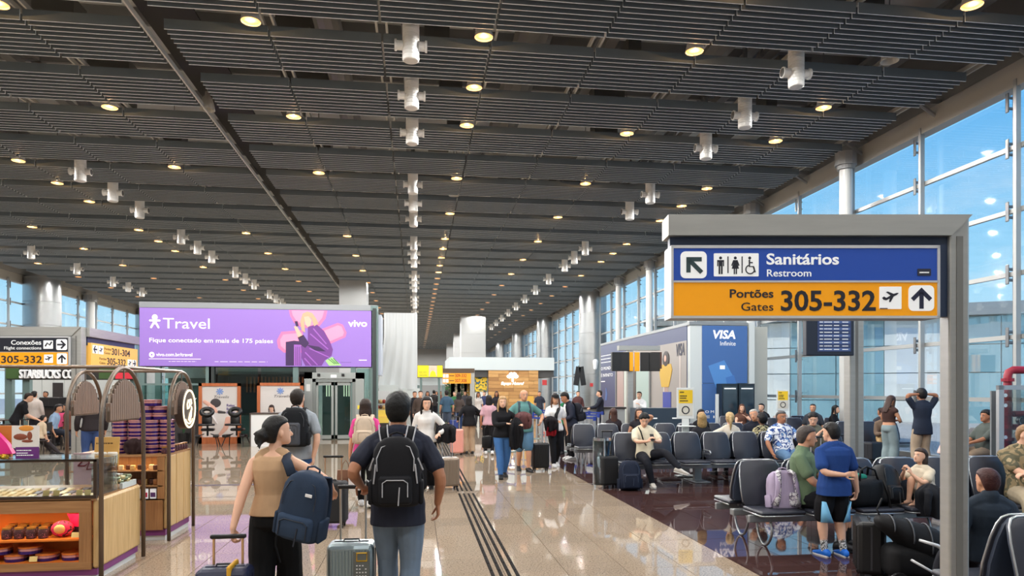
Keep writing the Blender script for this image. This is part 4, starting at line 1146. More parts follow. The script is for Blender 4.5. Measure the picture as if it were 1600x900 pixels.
# ================================================================ beam seating
m_pad = M('seat_pad', rgb(44, 47, 58), .42, vary=.06, scale=3, spec=.5)
m_padb = M('seat_back_shell', rgb(52, 62, 80), .45)
m_rim = M('seat_rim', rgb(176, 180, 184), .3, .8)
m_beam = M('beam_grey', rgb(146, 150, 152), .4, .5)
PITCH = .60
def backrest_rings(wd, out):
    """padded back leaning away from the sitter (+y), as outlines stacked from seat to top"""
    o = []
    for z, k, y in ((.0, .86, 0), (.03, .98, .006), (.16, 1, .03), (.34, .97, .085), (.44, .90, .118), (.485, .80, .134), (.497, .66, .138)):
        hw = wd / 2 * k; th = .045 if z < .45 else .03
        o.append([V((x, y + yy + out, z)) for x, yy in ((-hw, -th * .3), (-hw * .92, -th * .55), (0, -th * .45), (hw * .92, -th * .55), (hw, -th * .3), (hw, th * .3), (hw * .9, th * .5), (-hw * .9, th * .5), (-hw, th * .3))])
    return o
_bk = {}
def seat_parts(t, x, s, yo):
    """one seat at x; s=1 faces -y, s=-1 faces +y; yo is the y of the backrest foot"""
    key = s
    rz = 0 if s == 1 else pi
    if key not in _bk:
        bk = MB().loft(backrest_rings(.53, 0)).build('backrest', m_pad, t, loc=(x, yo, .46), rot=(0, 0, rz)); fixn(bk); smooth_by_angle(bk, 50)
        ou = [(-.257, 0, .03), (-.266, .03, .16), (-.258, .085, .34), (-.24, .118, .44), (-.215, .134, .487), (-.17, .139, .503), (.17, .139, .503), (.215, .134, .487), (.24, .118, .44), (.258, .085, .34), (.266, .03, .16), (.257, 0, .03)]
        rm = MB().tube(ou, .0095, 6).build('back_rim', m_rim, t, loc=(x, yo, .46), rot=(0, 0, rz), smooth=True)
        sh = MB().loft([[V((q.x * .97, q.y + .034, q.z)) for q in g] for g in backrest_rings(.51, 0)]).build('back_shell', m_padb, t, loc=(x, yo, .46), rot=(0, 0, rz)); fixn(sh); smooth_by_angle(sh, 50)
        st = MB().rbox((0, -.235, .43), (.53, .47, .045), .025, 3).build('seat', m_pad, t, loc=(x, yo, 0), rot=(0, 0, rz)); smooth_by_angle(st, 50)
        sr = MB().tube([(-.262, -.02, .40), (-.262, -.44, .40), (-.22, -.475, .40), (.22, -.475, .40), (.262, -.44, .40), (.262, -.02, .40)], .010, 6).build('seat_rim', m_rim, t, loc=(x, yo, 0), rot=(0, 0, rz), smooth=True)
        _bk[key] = (bk, rm, sh, st, sr)
    else:
        for o in _bk[key]:
            dup(o, parent=t, loc=(x, yo, .46 if o.name.startswith('back') else 0))
def bench(label, x0, y, nf, nr, rz=0.0, arms=(), legs=None, ped=False, loc=None, rear0=0, skipf=(), group=None):
    """front seats (towards -y) at x0 + k*pitch, rear seats back to back behind them; y is the centre line"""
    t = thing('seat_row', label, 'bench', loc or (x0, y, 0), rz, group)
    n = max(nf, nr + rear0); Ln = n * PITCH
    MB().rbox((Ln / 2, 0, .345), (Ln + .04, .10, .075), .012, 2, axis='X').build('cross_bar', m_beam, t)
    if nf: MB().rbox((Ln / 2, -.44, .345), (Ln + .05, .05, .085), .01, 2, axis='X').build('seat_rail', m_beam, t)
    if nr: MB().rbox((Ln / 2, .44, .345), (Ln + .05, .05, .085), .01, 2, axis='X').build('seat_rail', m_beam, t)
    for k in range(nf):
        if k not in skipf: seat_parts(t, (k + .5) * PITCH, 1, -.17 if nr else -.05)
    for k in range(nr): seat_parts(t, (rear0 + k + .5) * PITCH, -1, .17)
    for k in arms:
        pts = [(k * PITCH, -.16, .45), (k * PITCH, -.17, .60), (k * PITCH, -.20, .64), (k * PITCH, -.50, .63), (k * PITCH, -.535, .60), (k * PITCH, -.50, .57), (k * PITCH, -.22, .56)]
        MB().tube(pts, .014, 7).build('armrest', m_rim, t, smooth=True)
    if ped:
        for lx in legs or (Ln * .3, Ln * .8):
            q = MB(); q.bb(lx - .07, lx + .07, -.05, .05, .02, .34); q.build('pedestal', m_beam, t)
            q = MB(); q.rbox((lx, 0, .012), (.32, .62, .022), .01, 2); q.build('foot_plate', m_beam, t)
    else:
        for lx in legs or (.22, Ln - .3):
            for yc in ((-.28, .30) if nr else (-.12,)):
                pts = [(lx + .02 * cos(a), yc + .22 * cos(a) * (1 - .25 * abs(sin(a))), .205 + .195 * math.copysign(abs(sin(a)) ** .9, sin(a))) for a in [2 * pi * i / 28 for i in range(28)]]
                MB().tube(pts, .015, 7, close=True, cap=False).build('leg', m_rim, t, smooth=True)
            q = MB(); q.bb(lx - .03, lx + .03, -.30, .32, .30, .34); q.build('leg_bracket', m_beam, t)
    return t
bA = bench('long bench of dark seats holding the lilac backpack and the crouching girl', 3.74, 7.95, 7, 7, arms=(4, 6), legs=(.25, 2.2, 3.9))
bB = bench('row of dark seats on pedestal feet where the man with phone sits', 3.74, 13.25, 8, 7, ped=True, legs=(1.75, 4.3), arms=(3,))
bC = bench('dark seats with hoop legs beyond the cylindrical bin', 3.74, 16.8, 3, 2, legs=(.25, 1.5))
bC2 = bench('dark seats behind the yellow information stand', 5.8, 16.8, 5, 4, legs=(.3, 2.5))
bH = bench('nearest dark blue seats beside the sign post', 3.80, 4.19, 2, 2, legs=(.3,))
bF = bench('black seats by the window wall behind the standing woman', 10.9, 17.2, 3, 3, legs=(.3, 1.5))
bE = bench('far seats by the window under the second yellow notice', 9.5, 21.2, 5, 0, legs=(.3, 2.5))
bG = bench('seats along the window wall where the man in grey-green shirt sits', 0, 0, 3, 0, rz=-pi / 2, loc=(12.1, 14.2, 0), legs=(.3, 1.4))
bD = bench('dark seats near the window where a bearded man in grey sits', 10.2, 19.6, 4, 3, legs=(.3, 1.9))

SEAT = dict(LF=(-.12, .44, .08), RF=(.12, .44, .08))
def seated(label, x, y, face=180, h=1.7, lean=-10, **k):
    kk = dict(SEAT); kk.update(k)
    return person(label, (x, y), face, h, hip=(0, 0, .455 + .060 * h), lean=lean, **kk)
X0 = lambda k: 3.74 + (k + .5) * PITCH
# bench A
backpack('lilac and floral backpack standing on the first seat of the long bench', (X0(0) + .12, 7.47, .455), (1, -.06, 0), (0, .22, 1), .34, .44, .19, (176, 162, 188), (214, 214, 214), (.72, .45, .04), straps='hang', loops=False)
bl = [o for o in SC.objects if o.name.startswith('backpack')][-1]
def floral(name, a, b_, sc=14, c3=None):
    m = bpy.data.materials.new(name); m.use_nodes = True; n = m.node_tree.nodes; l = m.node_tree.links.new
    t = n.new('ShaderNodeTexCoord'); nz = n.new('ShaderNodeTexNoise'); nz.inputs['Scale'].default_value = sc; nz.inputs['Detail'].default_value = 1.5; nz.inputs['Distortion'].default_value = 1.6
    r = n.new('ShaderNodeValToRGB'); r.color_ramp.interpolation = 'CONSTANT'; e = r.color_ramp.elements; e[0].color = (*a, 1); e[1].position = .5; e[1].color = (*b_, 1)
    if c3: k = e.new(.6); k.color = (*c3, 1)
    l(t.outputs['Object'], nz.inputs['Vector']); l(nz.outputs['Fac'], r.inputs['Fac']); l(r.outputs['Color'], n['Principled BSDF'].inputs['Base Color'])
    n['Principled BSDF'].inputs['Roughness'].default_value = .8
    return m
m_flo = floral('floral_white', rgb(214, 212, 214), rgb(92, 84, 100), 22, rgb(200, 190, 206))
for s in (-1, 1):
    q = MB().tube([(s * .06, -.01, .43), (s * .09, -.055, .40), (s * .10, -.065, .28), (s * .115, -.05, .12), (s * .14, -.02, .03)], .030, 8, sx=.35, up=(1, 0, 0)); q.build('strap', m_flo, bl, smooth=True)
q = MB().rbox((.10, .02, .10), (.13, .10, .16), .03, 2); q.build('side_pocket', m_flo, bl, smooth=True)
m26 = seated('man in sage green T-shirt and black shorts seated on long bench by lilac backpack', 4.46, 7.62, 232, 1.74, -3, sex='m', skin='mid', hair='short', hcol=(72, 64, 60), top=(104, 124, 96), sleeve=.34, bottom=(24, 24, 28), leglen=.46, shoe=(34, 34, 36), hyaw=30, hpitch=10, width=1.05,
             LF=(-.10, .44, .085), RF=(.12, .40, .085), LH=(-.10, .32, .72), RH=(.10, .30, .70), LE=(-.8, -.5, -.2), RE=(.8, -.5, -.2), sock=cloth(rgb(28, 28, 30)))
pb = pd(1303, 7.62)
stripe = M('boy_blue', rgb(34, 62, 122), .8)
boy = person('boy in blue T-shirt and black shorts standing with an arm behind his back', (pb.x, pb.y), 3, 1.42, 'm', 'light', 'full', (26, 22, 20), (34, 66, 128), .36, -.22, (22, 22, 26), leglen=.47, shoe=(24, 110, 214), hyaw=14, hpitch=6, width=1.12,
             LH=(-.01, -.185, .90), LE=(-1, -.3, -1.2), RH=(.30, .0, .62), RE=(.7, -.8, 0), handdir=((1, .0, .1), (-.1, .25, -1)), voxel=.0068, sock=floral('check_sock', rgb(24, 24, 26), rgb(226, 226, 226), 60), fist=(.5, .4), palm=((0, -1, 0), None), LF=(-.10, .02, .062), RF=(.10, -.02, .062))
for s in (-1, 1):
    q = MB(); q.loft([[V((pb.x + s * xx, pb.y + yy, z)) for xx, yy in ((a, -.03), (b_, -.085), (b_ + .005, -.092), (a + .012, -.034))] for z, a, b_ in ((.60, .150, .140), (.48, .158, .095), (.375, .164, .055))]); part_on(boy, 'side_panel', fixn and q, M('pale_blue_cloth', rgb(120, 186, 226), .8))
bgp = V((5.12, 7.55, .455))
t = thing('duffel_bag', 'black duffel bag with teal lining on the long bench behind the boy', 'bag', bgp, radians(8))
MB().rbox((0, 0, .17), (.46, .30, .34), .09, 4, axis='X').build('bag_body', cloth(rgb(24, 25, 28), .6), t, smooth=True)
MB().rbox((-.10, -.02, .34), (.22, .16, .07), .03, 3, axis='X').build('teal_lining', cloth(rgb(40, 140, 120)), t, smooth=True)
for s in (-1, 1): MB().tube([(-.13, s * .12, .30), (-.10, s * .10, .42), (0, s * .08, .46), (.10, s * .10, .42), (.13, s * .12, .30)], .012, 6).build('bag_handle', cloth(rgb(20, 20, 22), .5), t, smooth=True)
MB().tube([(.16, -.16, .3), (.20, -.19, .14), (.22, -.22, -.06), (.24, -.22, -.18)], .02, 6, sx=.3).build('strap', cloth(rgb(20, 20, 22), .5), t, smooth=True)
backpack('black leather backpack leaning beside the crouching girl on the bench', (5.42, 7.62, .455), (-1, -.3, .12), (-.34, .12, 1), .34, .46, .20, (26, 27, 30), (50, 52, 56), (.7, .4, .03), straps='hang', loops=False, rough=.45)
g = seated('girl with dark bobbed hair in cream T-shirt crouching on the bench seat', 6.02, 7.62, 100, 1.22, 14, sex='f', skin='light', hair='bob', hcol=(52, 40, 34), top=(214, 202, 180), sleeve=.30, hem=-.2, bottom=(200, 190, 176), leglen=.28, shoe=None, hyaw=4, hpitch=-14,
           LF=(-.06, .24, .49), RF=(.06, .22, .49), LK=(-.1, .6, 1), RK=(.1, .6, 1), LH=(-.05, .30, .82), RH=(.05, .30, .84), LE=(-.7, -.3, -.8), RE=(.7, -.3, -.8), handdir=((.3, .2, 1), (-.3, .2, 1)))
seated('man in camouflage T-shirt and khaki trousers with folded arms at the right edge', 7.30, 7.60, 160, 1.74, -8, sex='m', skin='light', hair='short', hcol=(150, 116, 84), top=floral('camouflage', rgb(142, 124, 92), rgb(92, 88, 66), 7, rgb(176, 156, 120)), sleeve=.36, bottom=(170, 156, 132), shoe=(90, 80, 70), hyaw=35, hpitch=14, width=1.12,
       LH=(.08, .22, .80), RH=(-.10, .25, .78), LE=(-.9, -.2, -.3), RE=(.9, -.2, -.3))
# bench H, rear side: the man with reddish hair, and the tan bag next to him
seated('man with reddish dark hair in slate shirt seated with his back to the lens', 4.42, 5.02, -14, 1.42, -18, sex='m', skin='mid', hair='short', hcol=(62, 30, 28), top=(44, 54, 66), sleeve=.9, collar=.02, bottom=(40, 42, 50), hpitch=10, hyaw=8)
o = MB().sph((0, 0, 0), (.24, .20, .17), 16, 10).build('travel_pillow', cloth(rgb(196, 160, 124)), None, loc=(4.98, 4.75, .63), smooth=True); tag(o, 'tan rounded cushion on the rear seat at the right edge of the photo', 'cushion')
# bench B
m13 = seated('young man in cream T-shirt and black trousers with crossed legs looking at his phone', X0(0) + .28, 12.92, 180, 1.72, -9, sex='m', skin='light', hair='full', hcol=(14, 13, 14), top=(222, 212, 186), sleeve=.38, bottom=(26, 28, 36), shoe=(206, 200, 190), hpitch=26, hyaw=-12,
             LF=(-.42, .66, .36), LK=(-.3, .6, 1), RF=(.02, .46, .08), toe={'L': (-.8, .5, -.2)}, LH=(-.08, .33, .84), RH=(.07, .34, .84), LE=(-.9, -.3, -.5), RE=(.9, -.3, -.5), handdir=((.3, .4, .6), (-.3, .4, .6)))
hL = V(m13['hand_L']); hR = V(m13['hand_R'])
o = MB().rbox((0, 0, 0), (.075, .009, .15), .003, 2).build('phone', M('black_plastic'), None, loc=(hL + hR) / 2 + V((0, .0, .02)), rot=(radians(-30), 0, 0)); tag(o, 'black phone in the hands of the young man in cream T-shirt', 'phone')
c13 = V(m13['chest']); q = MB(); q.tube([c13 + V((-.13, -.02, .14)), c13 + V((-.11, -.125, .06)), c13 + V((-.07, -.15, -.10)), c13 + V((-.02, -.16, -.20))], .022, 6, sx=.3); part_on(m13, 'bag_strap', q, cloth(rgb(22, 22, 24)))
m_metalbin = glass('bin_glass', (.86, .9, .92), 1.0)
sp = pd(951, 12.95)
suitcase('black soft suitcase with raised handle beside the cylindrical bin', (sp.x, sp.y, 0), radians(4), .32, .58, .24, (20, 21, 25), 0, .44, (60, 64, 70), rough=.8)
backpack('navy backpack standing on the floor between black suitcase and cream T-shirt man', (pd(982, 12.75).x, pd(982, 12.75).y, 0), (-1, .1, 0), (0, .10, 1), .40, .52, .26, (26, 34, 52), (50, 62, 84), (.72, .5, .05), straps='hang', loops=False)
flor = floral('floral_blue', rgb(226, 232, 240), rgb(40, 72, 140), 9, rgb(100, 140, 196))
seated('grey-haired man in blue and white floral shirt and jeans seated facing the lens', X0(5) + .10, 12.95, 182, 1.76, -12, sex='m', skin='tan', hair='short', hcol=(84, 82, 82), top=flor, sleeve=.40, bottom=(92, 124, 158), shoe=(60, 50, 44), width=1.16, belly=.03, hpitch=6,
       RH=(.32, .16, .56), RE=(1, -.2, 0), LH=(-.20, .30, .66), LE=(-1, -.3, 0), LF=(-.2, .44, .08), RF=(.12, .44, .08))
seated('young man in olive grey T-shirt leaning forward in thought beside the floral shirt', X0(6) + .06, 12.95, 176, 1.72, 12, sex='m', skin='light', hair='full', hcol=(20, 18, 18), top=(112, 112, 98), sleeve=.4, bottom=(40, 42, 50), hyaw=-30, hpitch=12,
       RH=(-.04, .34, 1.0), RE=(.6, .2, -1), LH=(-.12, .38, .62))
# rear side of bench B (faces away) and the benches behind
seated('woman with brown hair seated in the row behind the cream T-shirt man', 4.92, 17.25, 0, 1.64, -8, sex='f', skin='mid', hair='long', hcol=(70, 44, 36), top=(48, 40, 44), sleeve=.9, bottom=(40, 40, 48))
seated('woman in dark top resting an arm on her head behind the cream T-shirt man', 5.34, 16.45, 178, 1.66, -4, sex='f', skin='mid', hair='long', hcol=(60, 42, 36), top=(40, 38, 44), sleeve=.05, bottom=(40, 42, 50), LH=(-.10, .1, 1.20), LE=(-1, .2, .2))
seated('fair-haired woman in dark jacket seated with her back to the lens by the notice stand', X0(3) - .12, 13.70, 4, 1.64, -12, sex='f', skin='light', hair='bob', hcol=(170, 140, 92), top=(40, 40, 46), sleeve=.9, bottom=(40, 42, 50), hyaw=-10)
seated('blonde woman with ponytail in white sweater seated with her back to the lens', X0(4) - .10, 13.70, -4, 1.66, -10, sex='f', skin='light', hair='tail', hcol=(196, 166, 118), top=(226, 216, 200), sleeve=.94, bottom=(60, 62, 70), hyaw=-12, LH=(-.28, .12, .70), LE=(-1, -.2, 0))
seated('grey-bearded man in navy polo with tattooed arm turning towards the ponytail woman', X0(4) + .66, 14.0, 150, 1.76, 2, sex='m', skin='mid', hair='crop', hcol=(170, 166, 160), top=(28, 32, 46), sleeve=.36, bottom=(40, 42, 50), hroll=16, hyaw=-12, width=1.1, LH=(-.24, .30, .74), RH=(.16, .34, .70))
seated('person with very dark curly hair in spotted top seated before the floral shirt', X0(5) + .0, 13.68, 0, 1.60, -8, sex='f', skin='dark', hair='curly', hcol=(14, 12, 14), top=floral('spotted', rgb(24, 22, 24), rgb(206, 196, 150), 30), sleeve=.5, bottom=(30, 30, 34))
seated('dark-haired woman seated behind the notice stand', 6.95, 16.5, 182, 1.6, -6, sex='f', skin='mid', hair='bob', hcol=(18, 16, 18), top=(28, 28, 34), sleeve=.9, bottom=(30, 30, 36))
coat_blob('cloth_bundle', 'white cloth bundle on a seat back behind the cream T-shirt man', 'cloth', (X0(2), 14.0, .62), (.34, .30, .3), (214, 206, 190), 31, 8)
# far benches
seated('woman with long hair and glasses in brown top seated under the locker doors', 10.1, 20.85, 165, 1.66, -2, sex='f', skin='light', hair='long', hcol=(96, 60, 44), top=(96, 66, 56), sleeve=.05, bottom=(70, 96, 140), LH=(-.05, .25, .98), RH=(.10, .35, .80), LE=(-.8, .2, -.8))
seated('man with short black hair in black top seated by the blue-capped person', 10.8, 20.85, 120, 1.72, 6, sex='m', skin='light', hair='short', hcol=(18, 16, 16), top=(28, 28, 34), sleeve=.4, bottom=(30, 30, 36), hyaw=10)
pc = seated('person in blue cap and pale pink sweater seated under the second yellow notice', 11.5, 20.85, 110, 1.68, 12, sex='f', skin='mid', hair='bob', hcol=(70, 50, 40), top=(206, 186, 178), sleeve=.94, bottom=(170, 120, 116), hyaw=12, LH=(-.2, .45, .86), RH=(.2, .45, .86))
cap(pc, (44, 74, 150))
seated('bearded man in dark grey T-shirt seated by the window looking left', 11.5, 19.2, 150, 1.74, -2, sex='m', skin='mid', hair='crop', hcol=(44, 38, 36), top=(62, 66, 74), sleeve=.36, bottom=(50, 54, 62), hyaw=-10)
hj = seated('person with long black hair in black clothes seated by the window facing right', 12.1, 19.2, -140, 1.66, 6, sex='f', skin='light', hair='long', hcol=(12, 12, 14), top=(20, 20, 24), sleeve=.95, bottom=(24, 24, 28), hyaw=0, LH=(-.1, .36, .8), RH=(.1, .36, .8))
# by the window wall
a = pd(1389, 16.6)
person('woman with long brown hair in brown crop top and pale jeans standing with a phone', (a.x, a.y), -72, 1.66, 'f', 'mid', 'long', (62, 42, 36), (70, 50, 46), .03, .30, (134, 152, 156), flare=.05, shoe=(220, 220, 220), hpitch=22, LH=(-.10, .28, 1.08), RH=(.10, .26, 1.06), LE=(-.7, -.7, -.3), RE=(.7, -.7, -.3), neckline=.93)
a = pd(1441, 15.6)
person('man in navy T-shirt and beige trousers standing with both hands behind his head', (a.x, a.y), -4, 1.80, 'm', 'tan', 'full', (22, 20, 20), (38, 46, 62), .36, -.28, (178, 160, 138), flare=.04, shoe=(60, 54, 50), LH=(-.10, -.02, 1.70), RH=(.10, -.02, 1.70), LE=(-1, .1, .3), RE=(1, .1, .3), handdir=((1, .1, .2), (-1, .1, .2)), width=1.04)
seated('person in white top and dark hair seated behind the standing woman', 11.65, 17.5, 0, 1.62, -16, sex='m', skin='mid', hair='short', hcol=(60, 40, 32), top=(222, 214, 202), sleeve=.9, bottom=(60, 62, 70))
seated('man in khaki trousers leaning forward on the black seats between the standing couple', 12.0, 16.75, 150, 1.74, 34, sex='m', skin='tan', hair='short', hcol=(80, 66, 56), top=(116, 98, 84), sleeve=.9, bottom=(176, 146, 104), hpitch=18, LH=(-.1, .5, .7), RH=(.1, .5, .7))
seated('dark-haired person seated behind the man with hands on head', 12.4, 17.5, 0, 1.62, -10, sex='m', skin='tan', hair='short', hcol=(20, 18, 18), top=(60, 62, 70), sleeve=.9, bottom=(60, 62, 70))
a = pd(1540, 14.2)
seated('man with thick black hair in grey-green polo seated in profile by the window', a.x - .02, a.y, 88, 1.74, -6, sex='m', skin='tan', hair='full', hcol=(16, 15, 16), top=(88, 96, 92), sleeve=.42, bottom=(150, 132, 112), hyaw=2, width=1.1, belly=.02, LH=(-.1, .40, .74), RH=(.1, .36, .72), LE=(-.6, -.6, -.3), RE=(.6, -.6, -.3))
a2 = pd(1502, 14.0)
seated('person in pale pink top seated half hidden behind the sign post', a2.x - .12, a2.y + .25, -95, 1.5, 8, sex='f', skin='mid', hair='bob', hcol=(110, 70, 60), top=(226, 196, 190), sleeve=.9, bottom=(130, 60, 56), LH=(-.05, .36, .72), RH=(.05, .36, .72))
# luggage among the benches
for i, (px, d, w_, h_, c_, hd, lb) in enumerate(((1247, 21.5, .5, .62, (34, 34, 40), .34, 'black suitcase with raised handle behind the floral shirt man'), (1262, 21.0, .4, .5, (60, 52, 52), 0, 'brown bag standing behind the young man in olive grey'), (1282, 11.3, .38, .66, (54, 58, 64), .36, 'grey suitcase with two bright handle tubes behind the boy'), (1322, 11.8, .34, .60, (24, 24, 28), .42, 'black suitcase with tall handle by the steel post'), (1364, 17.5, .5, .5, (24, 26, 34), 0, 'black bag on the floor by the window seats'))):
    a = pd(px, d); suitcase(lb, (a.x, a.y, 0), radians(6 * i), w_, h_, .26, c_, 0, hd, (206, 208, 210) if i in (0, 2) else (60, 62, 66), rough=.6)
coat_blob('bag', 'dark soft travel bag piled on seats behind the floral shirt man', 'bag', (pd(1232, 21.8).x, pd(1232, 21.8).y, .62), (.9, .5, .5), (40, 38, 44), 41, 9)
# near luggage: ribbed suitcase and the black stroller
sr = pd(1358, 6.75)
suitcase('black ribbed suitcase standing beside the stroller in front of the bench', (sr.x, sr.y, 0), radians(62), .36, .56, .24, (18, 18, 20), 9, 0, rough=.4)
st = pd(1424, 6.45)
t = thing('stroller', 'folded black pushchair with white curved frame tubes in front of the bench', 'stroller', (st.x, st.y, 0), radians(-10))
q = MB(); q.loft([[V((x, y + .15 * cos(2 * pi * j / 14) * k, z + hgt * sin(2 * pi * j / 14))) for j in range(14)] for x, y, z, hgt, k in ((-.32, 0, .60, .02, .3), (-.29, 0, .585, .065, .7), (-.20, 0, .55, .10, 1), (-.08, 0, .48, .14, 1.1), (.08, 0, .40, .18, 1.15), (.2, 0, .34, .2, 1.1), (.30, 0, .30, .17, .9), (.34, 0, .28, .06, .5))])
q.build('hood', cloth(rgb(16, 16, 18), .7), t, smooth=True)
for x, z, rr_, k in ((-.20, .55, .10, 1.0), (-.04, .462, .152, 1.12), (.12, .38, .19, 1.14)):
    MB().tube([(x + .02 * cos(a), .153 * k * cos(a), z + rr_ * 1.03 * sin(a)) for a in [pi * i / 14 - .2 for i in range(17)]], .007, 6).build('hood_rib', M('rib_grey', rgb(70, 72, 76), .5), t, smooth=True)
m_wt = M('white_tube', rgb(214, 216, 218), .3, .2)
for s in (-1, 1):
    MB().tube([(-.06, s * .25, .475), (.09, s * .26, .43), (.20, s * .26, .355), (.24, s * .26, .28), (.225, s * .26, .17), (.15, s * .25, .07)], [.012, .016, .022, .028, .026, .02], 8).build('frame_tube', m_wt, t, smooth=True)
    MB().tube([(-.13, s * .25, .30), (.035, s * .255, .205), (.16, s * .25, .115)], .011, 8).build('frame_tube', m_wt, t, smooth=True)
    for x in (-.2, .22): MB().tube([(x, s * .19 - .02, .085), (x, s * .19 + .02, .085)], .085, 16).build('wheel', M('black_plastic'), t)
q = MB().rbox((-.02, 0, .24), (.44, .30, .3), .08, 3, axis='Y'); q.build('seat_shell', cloth(rgb(16, 16, 18), .7), t, smooth=True)
MB().tube([(-.27, 0, .60), (-.30, .02, .70), (-.25, .03, .80)], .014, 6, sx=.5).build('strap', cloth(rgb(16, 16, 18), .7), t, smooth=True)
coat_blob('jacket', 'black jacket hung on the seat end behind the stroller', 'jacket', (pd(1452, 8.0).x, pd(1452, 8.0).y, .55), (.36, .3, .36), (26, 28, 34), 51, 9)
# ================================================================ wayfinding gantries
m_sblue = M('sign_blue', rgb(28, 66, 150), .35, emit=rgb(28, 66, 150), es=.22)
m_syel = M('sign_yellow', rgb(226, 150, 4), .35, emit=rgb(226, 150, 4), es=.22)
m_sblk = M('sign_black', rgb(22, 26, 40), .35)
m_swht = M('sign_white', rgb(228, 230, 230), .4, emit=rgb(228, 230, 230), es=.25)
m_ink = M('sign_ink', rgb(26, 28, 42), .5)
m_gst = M('gantry_steel', rgb(172, 172, 168), .42, .7, vary=.05, scale=2.5, stretch=(1, 1, 10))
m_gbk = M('gantry_dark', rgb(40, 56, 84), .4)
def arrow(name, mat, parent, cx, cz, s, ang, y):
    """arrow with a chevron head pointing along ang (0 = up)"""
    R = Matrix.Rotation(-ang, 2)
    def pl(pts):
        o = []
        for x, z in pts:
            q = R @ Matrix(((x,), (z,))) if False else (x * cos(ang) + z * sin(ang), -x * sin(ang) + z * cos(ang)); o.append((cx + q[0] * s, cz + q[1] * s))
        return o
    b = MB(); w_ = .10
    b.prism(pl([(-w_, -.5), (w_, -.5), (w_, .30), (-w_, .30)]), y - .002, y)
    b.prism(pl([(0, .5), (0, .22), (-.36, -.14), (-.5, .0)]), y - .002, y); b.prism(pl([(0, .5), (.5, .0), (.36, -.14), (0, .22)]), y - .002, y)
    return b.build(name, mat, parent)
def rplate(name, mat, parent, x0, x1, z0, z1, y, r=.02):
    q = MB().rbox(((x0 + x1) / 2, y - .002, (z0 + z1) / 2), (x1 - x0, .004, z1 - z0), r, 3, axis='Y')
    b = MB(); o = []
    for cx, cz, a0 in ((x1 - r, z1 - r, 0), (x0 + r, z1 - r, pi / 2), (x0 + r, z0 + r, pi), (x1 - r, z0 + r, 1.5 * pi)):
        for i in range(5): o.append((cx + r * cos(a0 + pi / 8 * i), cz + r * sin(a0 + pi / 8 * i)))
    b.prism(o, y - .003, y); return b.build(name, mat, parent)
def plane_icon(parent, cx, cz, s, y, mat=None):
    b = MB()
    b.prism([(cx + s * a, cz + s * c) for a, c in ((-.46, -.06), (-.38, -.17), (-.22, -.20), (.40, .12), (.50, .22), (.38, .23), (.18, .17), (-.22, -.06), (-.36, .02))], y - .002, y)
    b.prism([(cx + s * a, cz + s * c) for a, c in ((.02, .08), (-.24, .28), (-.14, .31), (.24, .16))], y - .002, y)
    b.prism([(cx + s * a, cz + s * c) for a, c in ((-.02, -.08), (-.06, -.30), (.03, -.30), (.20, .02))], y - .002, y)
    return b.build('aircraft_icon', mat or m_ink, parent)
def man_icon(parent, cx, cz, h, y, kind):
    b = MB()
    b.sph((cx, y, cz + h * .40), (h * .085, .002, h * .085), 12, 6)
    if kind == 'man':
        b.prism([(cx + h * a, cz + h * c) for a, c in ((-.19, .28), (.19, .28), (.19, -.06), (.13, -.06), (.13, .18), (.11, .18), (.11, -.5), (.02, -.5), (.02, -.06), (-.02, -.06), (-.02, -.5), (-.11, -.5), (-.11, .18), (-.13, .18), (-.13, -.06), (-.19, -.06))], y - .002, y)
    elif kind == 'woman':
        b.prism([(cx + h * a, cz + h * c) for a, c in ((-.12, .28), (.12, .28), (.23, -.02), (.17, -.04), (.10, .15), (.20, -.20), (.09, -.20), (.09, -.5), (.02, -.5), (.02, -.20), (-.02, -.20), (-.02, -.5), (-.09, -.5), (-.09, -.20), (-.20, -.20), (-.10, .15), (-.17, -.04), (-.23, -.02))], y - .002, y)
    else:
        b.tube([(cx + h * (.02 + .24 * cos(a)), y - .001, cz + h * (-.24 + .24 * sin(a))) for a in [pi * .62 + 2 * pi * .78 * i / 18 for i in range(19)]], h * .035, 4)
        b.tube([(cx - h * .02, y - .001, cz + h * .30), (cx - h * .02, y - .001, cz - h * .08), (cx + h * .20, y - .001, cz - h * .08), (cx + h * .30, y - .001, cz - h * .40)], h * .045, 4)
        b.tube([(cx - h * .02, y - .001, cz + h * .14), (cx + h * .16, y - .001, cz + h * .14)], h * .035, 4)
    return b.build('pictogram', m_ink, parent)

def gantry(label, loc, rz, x0, zb=(3.16, 3.34), post_w=.18, post_d=.15, panel=True):
    t = thing('sign_gantry', label, 'sign', loc, rz)
    q = MB(); q.rbox((0, 0, zb[1] / 2), (post_w, post_d, zb[1]), .012, 2); q.build('post', m_gst, t)
    q = MB(); q.bb(-.02, .02, -post_d / 2 - .004, post_d / 2 + .004, 0.0, zb[0]); q.build('post_groove', M('groove_grey', rgb(120, 120, 116), .5, .3), t)
    q = MB(); q.prism([(post_w / 2, zb[1]), (post_w / 2 - (zb[1] - zb[0]), zb[0]), (x0, zb[0]), (x0, zb[1])], -post_d / 2 - .03, post_d / 2 + .05); fixn(q.build('beam', m_gst, t))
    if panel: q = MB(); q.bb(x0 + .02, -post_w / 2, -.03, .03, zb[0] - .5, zb[0]); q.build('back_panel', m_gbk, t)
    q = MB(); q.rbox((0, 0, .01), (post_w + .16, post_d + .16, .02), .008, 2); q.build('foot_plate', m_gst, t)
    return t
pg = pd(1491, 4.45)
G = gantry('steel sign gantry with blue restroom and yellow gates 305-332 board', pg, -YAW, -451 * 4.45 / 1100, (EYE + 237 * 4.45 / 1100, EYE + 269 * 4.45 / 1100), .127, .106)
yF = -.11
S = (4.45 + yF) / 1100
lx = lambda px: (px - 800) * S - (1491 - 800) * 4.45 / 1100
